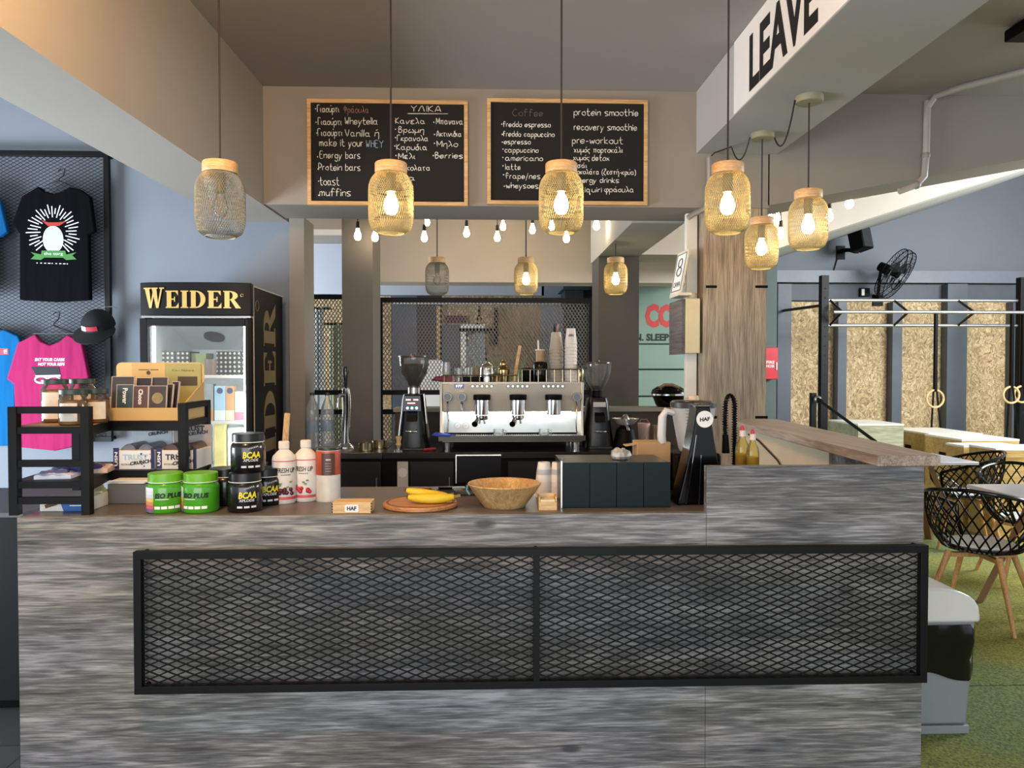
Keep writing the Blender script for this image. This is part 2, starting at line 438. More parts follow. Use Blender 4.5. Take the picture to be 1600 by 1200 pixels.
# cross beam on the right with rising soffit
p0 = P(1200, 321, YB); p1 = P(1600, 249, YB); s_ = (p1.z - p0.z) / (p1.x - p0.x)
xe = 5.2
mb = MB().prism([(p0.x, p0.z), (xe, min(CZ - .02, p0.z + s_ * (xe - p0.x))), (xe, CZ), (p0.x, CZ)], 'y', YB, YB + .42)
struct('ceiling_beam.003', mb, BEIGE)
# second cross beam further back, rising to the right
Y2 = 6.5
q0 = P(1197, 394, Y2); q1 = P(1600, 263, Y2); s2 = (q1.z - q0.z) / (q1.x - q0.x)
xa = PX(998, Y2); xc = q0.x + (CZ - .03 - q0.z) / s2
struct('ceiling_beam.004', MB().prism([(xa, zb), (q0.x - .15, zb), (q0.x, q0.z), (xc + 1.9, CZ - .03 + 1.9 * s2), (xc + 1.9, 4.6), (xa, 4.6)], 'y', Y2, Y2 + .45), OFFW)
struct('ceiling_slope', MB().prism([(q0.x, q0.z), (xc + 1.9, CZ - .03 + 1.9 * s2), (xc + 1.9, CZ + .1 + 1.9 * s2), (q0.x, q0.z + .13)], 'y', Y2 + .451, 10.399), BEAMG)
# longitudinal beam between the cross beam and the far column
xl, xr = PX(935, Y2), PX(998, Y2)
struct('ceiling_beam.005', MB().box(xl, xr, YB + .42, Y2 + .5, PZ(399, Y2), CZ), BEAMG)
# far cross beam
Y8 = 8.0
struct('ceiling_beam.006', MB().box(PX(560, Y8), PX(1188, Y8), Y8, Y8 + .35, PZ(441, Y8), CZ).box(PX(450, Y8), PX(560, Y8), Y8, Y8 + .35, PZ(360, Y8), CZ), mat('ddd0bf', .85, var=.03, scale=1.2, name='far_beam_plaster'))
# columns
struct('column', MB().box(PX(455, 5.05), PX(478, 5.05), 5.02, 5.3, 0, zb + .01), BEIGE)
struct('column.001', MB().box(PX(535, 6.3), PX(583, 6.3), 6.3, 6.75, 0, CZ), COLG)
struct('column.002', MB().box(PX(935, Y2), PX(998, Y2), Y2, Y2 + .4, 0, PZ(399, Y2)), mat('4b4741', .8, var=.04, scale=2, bump=.04, name='darker_column_tone'))  # darker tone than on the other dark column
xw0, xw1 = PX(1098, YB), PX(1197, YB)
col = thing('column_wrap', None, None); col['kind'] = 'structure'; col.name = 'column.003'
build('cladding', MB().box(xw0, xw1, YB + .0, YB + .40, 0, zb - .002), GREYBROWN, col)
mb = MB()
for py in (448, 652):
    for pa, pb in ((1103, 1120), (1180, 1197)):
        A = P(pa, py - 2, YB); B = P(pb, py + 2, YB); mb.box(A.x, B.x + (.01 if pa > 1150 else 0), YB - .003, YB + .03, B.z, A.z)
build('slot', mb, BLACK, col)
# right walls of the back: gym wall
YG = 10.4
struct('wall_back', MB().box(-7, 9, YG, YG + .2, 0, 5.2), GYMW)
struct('wall_right', MB().box(8.4, 8.6, 9.3, YG, 0, 5.2), GYMW)
# ---------------------------------------------------------------- bar counter
YC = 2.4
zlo = PZ(805, YC, 600); zhi = PZ(728, YC, 1250)
xl_ = PX(28, YC, 900); xm = PX(1103, YC, 900); xr_ = PX(1442, YC, 900)
cn = thing('bar_counter', 'long bar counter clad in grey wood-grain laminate with a taller right end', 'counter', ((xl_ + xr_) / 2, YC + .3, 0), world=True)
build('front_panel', MB().box(xl_, xm - .0007, YC, YC + .03, 0, zlo), GREYWOOD, cn)
build('raised_panel', MB().box(xm + .0007, xr_, YC, YC + .03, 0, zhi), GREYWOOD, cn)
build('end_panel', MB().box(xl_, xl_ + .03, YC + .031, 2.98, 0, zlo - .031), GREYWOOD, cn)
mb = MB().box(xr_ - .03, xr_, YC + .031, 4.05, 0, zhi); build('return_panel', mb, GREYWOOD, cn)
mb = MB().box(xl_ + .04, xr_ - .04, 2.93, 2.95, 0, zlo - .031); build('inner_panel', mb, BLACK, cn)
COUNTERT = mat('5b5551', .32, var=.06, scale=3, name='dark_taupe_worktop')
ZC = zlo
solo('counter_worktop', MB().box(xl_, xr_ - .032, YC + .031, 2.98, zlo - .03, zlo), COUNTERT, 'dark taupe worktop running behind the grey wood counter front', 'worktop')
# inner face of the return with beige laminate, seen under the bar shelf
mb = MB().box(xr_ - .045, xr_ - .031, 2.985, 4.05, .0, zhi - .002); build('lining_panel', mb, mat('b9a88c', .5, var=.05), cn)
# bar shelf on the return
A0 = P(1372, 712, YC - .02); B0 = P(1470, 712, YC - .02); zs = A0.z
A1 = P(1143, 656, 4.1); B1 = P(1217, 656, 4.1)
A0.y = B0.y = YC - .02; A1.y = B1.y = 4.12
sh = MB().prism([(A0.x, A0.y), (B0.x, B0.y), (B1.x, B1.y), (A1.x, A1.y)], 'z', zhi, zs)
solo('bar_shelf', sh, TOPWOOD, 'thick pale oak bar shelf on top of the right end of the counter', 'bar shelf', bevel=.002)
# expanded metal panel screwed on the front
YM = YC - .045
ml = P(210, 858, YM); mr = P(1448, 855, YM); mbm = PZ(1074, YM, 830); mt = PZ(856, YM, 830)
mp = thing('wire_mesh_panel', 'wide black framed expanded metal panel fixed across the counter front', 'mesh panel', ((ml.x + mr.x) / 2, YM, mbm), world=True)
fw = .024; xd = PX(838, YM, 960)
mb = MB().box(ml.x, mr.x, YM - .012, YM + .012, mt - fw, mt).box(ml.x, mr.x, YM - .012, YM + .012, mbm, mbm + fw)
mb.box(ml.x, ml.x + fw, YM - .012, YM + .012, mbm + fw, mt - fw).box(mr.x - fw, mr.x, YM - .012, YM + .012, mbm + fw, mt - fw)
build('frame', mb, BLACKM, mp, bevel=.001)
build('divider', MB().box(xd - .01, xd + .01, YM - .012, YM + .012, mbm + fw, mt - fw), BLACKM, mp)
for x in (ml.x + .02, xd, mr.x - .02):
    for z in (mt - .012, mbm + .012): build('spacer', MB().cyl((x, YM + .012, z), (x, YC - .0005, z), .008), BLACKM, mp)
for xa_, xb_ in ((ml.x + fw, xd - .01), (xd + .01, mr.x - fw)):
    mb = MB().lattice(xa_ - .004, xb_ + .004, mbm + fw - .004, mt - fw + .004, .0555, .0228, .0042, .003, lambda x, z, o: (x, YM + .004 + o, z))
    build('mesh', mb, BLACKM, mp)
# dark cabinet beyond the left end of the counter
c0 = P(-60, 800, 3.3); c1 = P(29, 792, 3.3)
cb = thing('low_cabinet', 'dark low cabinet standing left of the counter', 'cabinet', (c0.x, 3.5, 0), world=True)
build('body', MB().box(c0.x - .5, c1.x + .02, 3.3, 3.95, .05, PZ(800, 3.3, 10) - .02), mat('101214', .5, spec=.2), cb)
build('top', MB().box(c0.x - .5, c1.x + .03, 3.28, 3.97, PZ(800, 3.3, 10) - .02, PZ(800, 3.3, 10)), mat('4a5057', .65), cb)
build('plinth', MB().box(c0.x - .48, c1.x, 3.34, 3.9, 0, .05), BLACK, cb)

# ---------------------------------------------------------------- back bar
YBK = 4.8
zbk = PZ(707, YBK, 700)
bx0 = PX(478, YBK); bx1 = 1.325
bc = thing('back_counter', 'low black back counter under the espresso machine', 'counter', ((bx0 + bx1) / 2, 5.1, 0), world=True)
build('body', MB().box(bx0, bx1, YBK + .03, 5.5, .08, zbk - .04), BLACK, bc)
build('plinth', MB().box(bx0 + .02, bx1, YBK + .08, 5.45, 0, .08), BLACK, bc)
xs_ = PX(597, YBK)
def fr(xa, xb, za, zb_): return MB().box(xa, xb, YBK + .01, YBK + .03, za, zb_)
for pa, pb in ((482, 526), (530, 594), (640, 708), (794, 870), (872, 950), (955, 1030)):
    dr_ = build('door', fr(PX(pa, YBK), PX(pb, YBK), .12, zbk - .06), mat('1b1918', .3, var=.1), bc)
    xh = PX(pb - 6, YBK); build('handle', MB().bar((xh, YBK - .008, zbk - .16), (xh, YBK - .008, zbk - .3), .008), STEEL, dr_)
pp = build('paper_panel', fr(PX(620, YBK), PX(637, YBK), zbk - .5, zbk - .06), mat('a9a8a6', .7), bc)
build('round_sticker', MB().cyl((PX(628.5, YBK), YBK + .0095, zbk - .13), (PX(628.5, YBK), YBK + .0085, zbk - .13), .03, n=24), mat('c9c8c6', .6), pp)
solo('steel_worktop', MB().box(bx0, xs_, YBK, 5.5, zbk - .04, zbk), DARKSTEEL, 'brushed dark steel worktop under the beer tap and water bottles', 'worktop', bevel=.003)
solo('black_worktop', MB().box(xs_ + .002, bx1, YBK, 5.5, zbk - .04, zbk), mat('1d1b1a', .25, var=.1), 'black worktop carrying the espresso machine and grinders', 'worktop', bevel=.003)
ZK = zbk
# ledge behind
zl = PZ(637, 5.75, 800)
lx0, lx1 = PX(617, 5.75), PX(1066, 5.75)
lg = thing('rear_ledge', 'narrow brown topped ledge wall behind the back counter', 'ledge', ((lx0 + lx1) / 2, 5.8, 0), world=True)
build('body', MB().box(lx0, lx1, 5.75, 5.95, 0, zl - .03), mat('3a332c', .6), lg)
build('top', MB().box(lx0 - .01, lx1 + .01, 5.72, 5.98, zl - .03, zl), mat('8d8a7a', .5), lg)

# ---------------------------------------------------------------- far room
def bd(pa, pb, ya, yb, Y, t, m, name='wall_panel', yy=None):
    a_ = P(pa, ya, Y); b_ = P(pb, yb, Y); return struct(name, MB().box(a_.x, b_.x, Y, Y + t, b_.z, a_.z), m)
Yw = YG - .06
bd(440, 850, 330, 462, Yw, .05, PALEB)  # stretch of wall coloured paler for the daylight on it
bd(460, 612, 462, 700, Yw, .05, OSB)
bd(612.3, 652, 462, 700, Yw, .05, mat('59616c', .7))
bd(652.3, 690, 462, 700, Yw, .05, mat('31343a', .6))
bd(690.3, 846, 462, 700, Yw, .05, OSB)
bd(846.3, 880, 440, 700, Yw, .05, mat('8d99a8', .7))
bd(880.3, 990, 440, 700, Yw, .05, mat('36464a', .7))
def slab(name, pa, pb, ya, yb, Y, t, m, label, cat, **k):
    a_ = P(pa, ya, Y); b_ = P(pb, yb, Y); return solo(name, MB().box(a_.x, b_.x, Y, Y + t, b_.z, a_.z), m, label, cat, **k)
slab('white_rail', 612, 880, 467, 475.5, 10.2, .1, WHITE, 'long white horizontal rail on the back wall behind the mesh partition', 'rail')
slab('wall_banner', 697, 729, 493, 505, 10.31, .02, mat('4a1f2a', .7), 'dark red banner on the strand board behind the mesh partition', 'banner')
slab('wooden_post', 682, 688, 478, 640, 10.28, .05, PALEWOOD, 'thin wooden post between dark doors behind the mesh partition', 'post')
cbn = thing('locker', 'dark blue locker against the strand board behind the mesh partition', 'locker', (PX(708, 9.9), 9.9, 0), world=True)
a_ = P(690, 507, 9.9); b_ = P(719, 507, 9.9)
build('body', MB().box(a_.x, b_.x, 9.9, 10.3, 0, a_.z), mat('3b4652', .5), cbn)
build('door', MB().box(a_.x + .01, b_.x - .01, 9.88, 9.899, .05, a_.z - .02), mat('43505d', .5), cbn)
fg = thing('glass_cabinet', 'white framed glass door cabinet behind the mesh partition', 'cabinet', (PX(738, 9.9), 9.9, 0), world=True)
a_ = P(719.5, 507, 9.88); b_ = P(758, 507, 9.88); z1 = a_.z
build('body', MB().box(a_.x + .02, b_.x, 9.95, 10.3, 0, z1), mat('4a5052', .5), fg)
build('frame', MB().box(a_.x, a_.x + .07, 9.88, 9.949, 0, z1 - .1).box(a_.x, b_.x, 9.88, 9.949, z1 - .1, z1), WHITE, fg)
build('pane', MB().box(a_.x + .075, b_.x, 9.9, 9.92, 0, z1 - .105), clear('cabinet_pane', (.8, .86, .88), 1.2, .1), fg)
slab('white_freezer', 657, 690, 562, 757.3, 9.6, .28, WHITE, 'white box appliance low behind the mesh partition', 'appliance', bevel=.01)
# black bar with post and a hanging ring
bb = thing('pull_up_bar', 'black wall pull-up bar behind the mesh partition', 'pull-up bar', (PX(775, 10), 10.2, 1.8), world=True)
A = P(775, 478, 10); B = P(775, 538, 10); D = P(718, 517, 10)
build('post', MB().box(A.x - .02, A.x + .03, 10.28, 10.33, B.z, A.z), BLACK, bb)
build('bar', MB().cyl((D.x, 9.78, D.z), (A.x, 9.78, D.z), .025).bar((A.x, 9.78, D.z), (A.x, 10.3, D.z), .04), BLACK, bb)
# curtains on the left: two hanging sheets of pale plastic
for k_, (pa, pb, lab) in enumerate(((478, 506, 'pale plastic strip curtain hanging behind the left opening, left half'), (509, 537, 'pale yellowish plastic curtain hanging behind the left opening, beside the dark column'))):
    a_ = P(pa, 482 if k_ == 0 else 505, 9.6); b_ = P(pb, 640, 9.6); n = 26; mb = MB(); vs = []
    for i in range(n + 1):
        for t in (0, .012):
            for z, am in ((.05, .06), (a_.z, .025)):
                vs.append((a_.x + (b_.x - a_.x) * i / n + .02 * sin(i) * (z < 1), 9.6 + .16 * k_ + t + am * sin(i * 1.5 + k_) + am * .5 * sin(i * .7), z + .03 * cos(i * .5) * (z > 1)))
    fs = []
    for i in range(n):
        q = i * 4; l = q + 4
        fs += [(q, l, l + 1, q + 1), (q + 2, q + 3, l + 3, l + 2), (q + 1, l + 1, l + 3, q + 3), (q, q + 2, l + 2, l)]
    mb.add(vs, fs)
    o = solo('strip_curtain', mb, mat('e8ecea' if k_ == 0 else 'e6e8cc', .5, var=.08), lab, 'curtain', 'pale plastic curtains')
    a2 = P(pa, 480 if k_ == 0 else 503, 9.6)
    build('rail', MB().cyl((a_.x - .1 - o.location.x, .0, a_.z + .0 - o.location.z), (b_.x + .1 - o.location.x, .0, a_.z - o.location.z), .015), BLACK, o)
# mesh partitions
def partition(name, pa, pb, ptop, label, dx):
    Y = 7.8; a_ = P(pa, ptop, Y); b_ = P(pb, ptop, Y); z1 = a_.z; f = .05
    t = thing(name, label, 'mesh partition', ((a_.x + b_.x) / 2, Y, 0), group='expanded metal partitions', world=True)
    zr1 = PZ(613, Y); zr2 = PZ(643, Y)
    mb = MB().box(a_.x, b_.x, Y - .025, Y + .025, z1 - f, z1)
    mb.box(a_.x, a_.x + f, Y - .025, Y + .025, 0, z1 - f).box(b_.x - f, b_.x, Y - .025, Y + .025, 0, z1 - f)
    build('frame', mb, BLACKM, t)
    for z in (zr1, zr2): build('rail', MB().box(a_.x + f, b_.x - f, Y - .02, Y + .02, z - .025, z + .025), BLACKM, t)
    for za, zb_ in ((zr1 + .025, z1 - f), (.02, zr2 - .025)):
        build('mesh', MB().lattice(a_.x + f, b_.x - f, za, zb_, .036, .056, .008, .006, lambda x, z, o: (x, Y + o, z)), mat('6e6862', .5), t)
partition('mesh_partition', 590, 928, 465, 'wide black expanded metal partition in the back room behind the espresso machine', .05)
partition('mesh_partition', 470, 552, 460, 'narrow black expanded metal partition in the back left opening', .05)
a_ = P(880, 443, 9.7); b_ = P(922, 466, 9.7)
sp = thing('air_unit', 'dark teal boxy unit high above the right end of the mesh partition', 'air unit', (PX(900, 9.7), 9.9, b_.z), world=True)
build('body', MB().prism([(a_.x - .02, a_.z - .08), (a_.x + .1, a_.z), (b_.x, a_.z), (b_.x, a_.z - .08)], 'y', 9.7, 10.3), mat('2f3d44', .5), sp)
build('lower_body', MB().box(a_.x + .03, b_.x - .08, 9.75, 10.3, b_.z - .1, a_.z - .081), mat('262d31', .5), sp)
# section door in sea green
GREEN = mat('869f91', .6, var=.03, scale=2, name='sea_green_door_paint')
a_ = P(985, 430, 9.2); b_ = P(1180, 430, 9.2)
dg = thing('door_1', None, None, ((a_.x + b_.x) / 2, 9.2, 0), world=True); dg['kind'] = 'structure'
prev = a_.z
for y0, y1, m_ in ((432, 536.5, GREEN), (538.5, 576, GREEN), (578.5, 618, GREEN), (620.5, 660, GREEN), (663, 860, GREEN)):
    z1 = PZ(y0, 9.2, 1030); z0 = max(0.0, PZ(y1, 9.2, 1030))
    build('panel', MB().prism([(9.2, z0), (9.2, z1 - .07), (9.225, z1 - .02), (9.225, z1), (9.26, z1), (9.26, z0)], 'x', a_.x, b_.x), m_, dg)
mb = MB(); mb.text('CO', PX(1054, 9.19) - PX(1008, 9.19), PZ(475, 9.19) - PZ(513, 9.19), front(PX(1031, 9.19), 9.199, PZ(493.5, 9.19, 1030)), .002, .06)
build('red_lettering', mb, mat('d0433f', .5), dg)
mb = MB(); mb.text('N. SLEEP.', PX(1048, 9.19) - PX(992, 9.19), PZ(521, 9.19) - PZ(532.5, 9.19), front(PX(1020, 9.19), 9.199, PZ(527, 9.19, 1030)), .002, .04)
build('black_lettering', mb, mat('1c2a28', .6), dg)
struct('wall_back.001', MB().box(a_.x - .3, PX(1217, 9.2), 9.28, 9.4, 0, 5.2), mat('566260', .8, var=.04))

# ---------------------------------------------------------------- gym on the right
Yr = 10.1
def gb(name, pa, pb, ya, yb, Y, t, m): return bd(pa, pb, ya, yb, Y, t, m, name)
gb('wall_rail', 1197, 1760, 422, 443, Yr + .1, .19, mat('6d747d', .5, var=.05))
gb('wall_panel', 1197, 1760, 443.5, 471, Yr + .2, .09, mat('4d535b', .6))
for pa, pb in ((1234, 1310), (1320, 1395), (1406, 1481), (1507, 1583), (1602, 1690)):
    gb('wall_panel', pa, pb, 471.5, 900, Yr + .2, .05, OSB)
for pa, pb in ((1216, 1233.5), (1310.3, 1319.7), (1395.3, 1405.7), (1481.3, 1506.5), (1583.5, 1601)):
    gb('wall_post', pa, pb, 443.5 if pa in (1216, 1481.3) else 471.5, 900, Yr + .05, .2, mat('4c545d', .5, var=.05))
# fire hose box
a_ = P(1188, 543, 9.1); b_ = P(1216, 593, 9.1)
fb = thing('fire_hose_box', 'red fire hose box on the wall right of the wood clad column', 'fire box', ((a_.x + b_.x) / 2, 9.2, b_.z), world=True)
build('body', MB().box(a_.x, b_.x, 9.11, 9.279, b_.z, a_.z), mat('b5242c', .35), fb, bevel=.006)
d_ = build('door', MB().box(a_.x + .01, b_.x - .01, 9.1, 9.109, b_.z + .01, a_.z - .01), mat('c02830', .3), fb)
mb = MB(); mb.text('FIRE', .1, .035, front(PX(1203.5, 9.1), 9.0995, PZ(566, 9.1, 1200)), .001, .02); mb.text('HOSE', .1, .035, front(PX(1203.5, 9.1), 9.0995, PZ(572, 9.1, 1200)), .001, .02)
build('lettering', mb, WHITE, d_)
build('latch', MB().box(PX(1212, 9.1), PX(1214, 9.1), 9.09, 9.0995, PZ(578, 9.1), PZ(566, 9.1)), STEEL, d_)
# rig
Yq = 9.2
rg = thing('pull_up_rig', 'black steel pull-up rig with a triangular truss in front of the strand board wall', 'rig', (PX(1440, Yq), Yq, 0), world=True)
for pa, pb, yt in ((1283, 1294, 430), (1593, 1605, 433)):
    u = build('upright', MB().box(PX(pa, Yq), PX(pb, Yq), Yq, Yq + .09, 0.02, PZ(yt, Yq, pa)), BLACKM, rg)
    mb = MB()
    for k_ in range(14): mb.cyl((PX((pa + pb) / 2, Yq), Yq - .002, 2.5 - k_ * .12), (PX((pa + pb) / 2, Yq), Yq + .001, 2.5 - k_ * .12), .011, n=8)
    build('hole', mb, mat('050505', .8), u); u.name = 'upright'
    build('foot_plate', MB().box(PX(pa, Yq) - .06, PX(pb, Yq) + .06, Yq - .06, Yq + .15, .004, .02), BLACKM, rg)
BARM = mat('b7b9ba', .3, .9)
T = P(1294, 468.5, Yq + .02); T2 = P(1600, 469, Yq + .02); Lo = P(1294, 508, Yq + .02); Lo2 = P(1600, 508, Yq + .02)
Mi = P(1305, 487, Yq - .3); Mi2 = P(1612, 487, Yq - .3)
for A, B in ((T, T2), (Mi, Mi2), (Lo, Lo2)): build('truss_bar', MB().cyl((A.x, A.y + .04, A.z), (B.x, A.y + .04, A.z), .021, n=12), BARM, rg)
for px_ in (1297, 1397, 1497):
    k_ = P(px_, 468, Yq + .06).x; q = Vector((k_, Yq + .06, 0))
    a1 = Vector((k_, Yq + .06, T.z)); a2 = Vector((k_, Yq - .26, Mi.z)); a3 = Vector((k_, Yq + .06, Lo.z))
    build('truss_brace', MB().cyl(a1, a2, .016, n=10).cyl(a2, a3, .016, n=10), DARKSTEEL, rg)
A = P(1226, 485, 10.1); B = P(1286, 477, Yq + .1)
build('wall_stay', MB().cyl((A.x, 10.13, A.z), (B.x, Yq + .08, B.z), .02, n=10), DARKSTEEL, rg)
# gymnastic rings
def rings(px, py, Y, r, ptop, label, w2=0):
    c = P(px, py, Y); t = thing('gymnastic_ring', label, 'gym ring', (c.x, c.y, c.z - r), group='hanging gymnastic rings', world=True)
    build('hoop', MB().tube([c + Vector((r * cos(i * pi / 16), .0 + .3 * r * sin(i * pi / 16) * 0, r * sin(i * pi / 16))) for i in range(32)], .014, 8, True), PALEWOOD, t)
    zt = PZ(ptop, Y, px)
    build('strap', MB().box(c.x - .016, c.x + .016, Y - .02, Y + .02, c.z + r - .02, zt).bar((c.x - .02, Y, c.z + r * .95), (c.x - .05, Y, c.z - .55), .02, .01).bar((c.x + .02, Y, c.z + r * .95), (c.x + .1, Y, c.z - .6), .02, .01), BLACK, t)
rings(1461, 623, 8.95, .105, 487, 'pale wooden gym ring on a black strap in the middle of the rig')
rings(1580, 617, 8.95, .1, 487, 'wooden gym ring beside the right rig upright, front one')
rings(1597, 616, 9.04, .1, 487, 'wooden gym ring hanging against the right rig upright, rear one')
rings(749, 498, 10.15, .05, 478, 'small ring hanging from a strap behind the mesh partition')
# landmine barbell on a short post
lm = thing('landmine_barbell', 'black barbell leaning in a landmine post left of the rig upright', 'barbell', (PX(1271, 8.6), 8.6, 0), world=True)
A = P(1271, 614, 8.6); B = P(1296, 640, 8.3); D = P(1368, 690, 7.3)
build('post', MB().box(A.x - .03, A.x + .03, 8.58, 8.64, .004, A.z), BLACKM, lm)
E0 = P(1274, 621, 8.55)
build('barbell', MB().cyl(E0, D, .017, n=10).cyl(E0 + (E0 - D) * .0, E0 + (D - E0) * .1, .028, n=12), BLACKM, lm)
build('collar', MB().sphere(P(1278, 624, 8.5), .045, 12), STEEL, lm)
build('foot', MB().box(A.x - .12, A.x + .12, 8.48, 8.74, .004, .02), BLACKM, lm)
# plyo boxes
def plyo(px, py, zt, dxx, dyy, label, m=PLYWOOD, ofs=0):
    Y = (1.5 - zt) * F / (py - 575.5); x = PX(px, Y, py)
    t = thing('plyo_box', label, 'plyo box', (x + dxx / 2, Y + dyy / 2, .004), group='wooden plyo boxes', world=True)
    mb = MB().box(x, x + .018, Y, Y + dyy, .004, zt - .018).box(x + dxx - .018, x + dxx, Y, Y + dyy, .004, zt - .018)
    mb.box(x + .018, x + dxx - .018, Y, Y + .018, .004, zt - .018).box(x + .018, x + dxx - .018, Y + dyy - .018, Y + dyy, .004, zt - .018)
    build('side', mb, m, t)
    build('top', MB().box(x - .002, x + dxx + .002, Y - .002, Y + dyy + .002, zt - .018, zt), mat('e2dfd4', .35, var=.04), t)
    build('hand_hole', MB().box(x - .001, x + .003, Y + dyy / 2 - .06, Y + dyy / 2 + .06, zt - .2, zt - .16), BLACK, t)
    return Y
PLYD = wood('yellow_plywood', ('8d7038', 'b0904e', 'c8ab6c'), (1.5, 7, 7), .6)
plyo(1503, 689, .8, .58, .62, 'long plywood plyo box whose brown front end shows right of the bar shelf', PLYD)
plyo(1452, 679.5, .8, .58, .8, 'plywood plyo box behind the brown ended one, in the same row', PLYD)
plyo(1506, 699, .78, .55, .27, 'low plyo box with a white top between two taller ones', PLYD)
plyo(1556, 704, .8, .55, .36, 'plywood plyo box nearest to the round chairs, cut by the right picture edge', PLYD)
plyo(1341, 664, .9, .5, .7, 'greenish weathered plyo box beside the landmine barbell', wood('greenish_plywood', ('7d7f5e', '98997a', 'b0af93'), (1.5, 6, 6), .6))
plyo(1350, 671, .78, .3, .3, 'small plyo box with white top below the barbell end', PLYD)
# fan
fc = P(1399, 428, 9.75)
Mf = Vector((.58, -.60, -.52)).to_track_quat('Z', 'Y').to_matrix()
fn_ = thing('wall_fan', 'large black cage fan on the gym wall above the rig', 'fan', tuple(fc), world=True)
rf = .345; mb = MB()
def fp(r, a_, z): return fc + Mf @ Vector((r * cos(a_), r * sin(a_), z))
for z, r in ((0.06, rf * .97), (0, rf), (-.06, rf * .97), (.085, rf * .55)): mb.tube([fp(r, i * pi / 20, z) for i in range(40)], .006, 6, True)
for i in range(30):
    a_ = i * 2 * pi / 30
    mb.tube([fp(.05, a_, .1), fp(rf * .6, a_, .085), fp(rf * .97, a_, .06), fp(rf, a_, 0), fp(rf * .97, a_, -.06), fp(.06, a_, -.08)], .0028, 4)
build('cage', mb, BLACK, fn_)
mb = MB()
for k_ in range(3):
    a_ = k_ * 2 * pi / 3 + .5; vs = []
    for r, w0, w1 in ((.05, -.25, .35), (.16, -.32, .4), (.27, -.2, .36)):
        for ww, zz in ((w0, .02), (w1, -.025)):
            vs += [fp(r, a_ + ww, zz), fp(r, a_ + ww, zz + .006)]
    fs = []
    for j in range(2):
        q = j * 4
        fs += [(q, q + 2, q + 6, q + 4), (q + 1, q + 5, q + 7, q + 3), (q, q + 4, q + 5, q + 1), (q + 2, q + 3, q + 7, q + 6)]
    fs += [(0, 1, 3, 2), (8, 10, 11, 9)]
    mb = MB().add(vs, fs); build('blade', mb, mat('2a2c2e', .3), fn_)
build('hub', MB().cyl(fp(0, 0, .05), fp(0, 0, -.05), .045, n=20), BLACK, fn_)
build('motor', MB().cyl(fp(0, 0, -.09), fp(0, 0, -.24), .075, .06, n=20), BLACK, fn_, bevel=.008)
wp = Vector((fc.x + .05, Yr + .19, fc.z - .3))
build('wall_bracket', MB().tube([fp(0, 0, -.2), fp(0, 0, -.2) + Vector((0, .05, -.12)), wp], .022, 8).box(wp.x - .07, wp.x + .07, Yr + .17, Yr + .2, wp.z - .08, wp.z + .08), BLACK, fn_)
# loudspeaker
sc_ = P(1344, 374, 9.9)
ls = thing('wall_speaker', 'black loudspeaker on an arm bracket high on the gym wall', 'speaker', (sc_.x, sc_.y, sc_.z - .15), world=True)
Ms = Matrix.Rotation(radians(32), 3, 'Z') @ Matrix.Rotation(radians(-12), 3, 'X')
build('cabinet', MB().obox(sc_, (.24, .2, .3), Ms), BLACK, ls, bevel=.015)
build('grille', MB().obox(sc_ + Ms @ Vector((0, -.103, 0)), (.21, .006, .27), Ms), mat('26282a', .8, bump=.5, scale=40), ls)
wq = P(1314, 393, 10.38)
build('bracket', MB().bar(sc_ + Ms @ Vector((-.05, .05, -.16)), (wq.x + .08, 10.25, wq.z), .05).bar((wq.x, 10.25, wq.z), (wq.x, 10.395, wq.z), .05).bar((wq.x, 10.25, wq.z), (wq.x + .1, 10.25, wq.z), .05).box(wq.x - .06, wq.x + .06, 10.38, 10.399, wq.z - .11, wq.z + .08), BLACK, ls)
mb = MB().tube([(wq.x - .05, 10.385, wq.z - .1), (wq.x - .12, 10.39, wq.z - .35), (wq.x - .5, 10.39, wq.z - .45), (wq.x - 1.0, 10.39, wq.z - .46)], .008, 6)
build('cable', mb, BLACK, ls)
# ---------------------------------------------------------------- cafe tables and chairs on the turf
def cafe_table(x0, x1, y0, y1, zt, label):
    t = thing('cafe_table', label, 'table', ((x0 + x1) / 2, (y0 + y1) / 2, .004), group='square cafe tables')
    hx, hy = (x1 - x0) / 2, (y1 - y0) / 2
    build('tabletop', MB().box(-hx, hx, -hy, hy, zt - .029, zt - .004), mat('b3b4ba', .22, var=.04, scale=4), t, bevel=.003)
    build('apron', MB().box(-.12, .12, -.12, .12, zt - .07, zt - .0295), BEECH, t)
    for sx in (-1, 1):
        for sy in (-1, 1): build('leg', MB().bar((sx * .1, sy * .1, zt - .06), (sx * (hx - .06), sy * (hy - .06), 0), .055, .035), mat('7d5a37', .5, var=.1), t)
    return t
Yt = .75 * F / 185.5; xt = PX(1510, Yt, 761)
cafe_table(xt, xt + .7, Yt - .7, Yt, .75, 'square pale cafe table at the right picture edge, nearest one')
Yt2 = .75 * F / 150; xt2 = PX(1530, Yt2, 726)
cafe_table(xt2 - .75, xt2, Yt2, Yt2 + .62, .75, 'square pale cafe table half hidden behind the bar shelf end')
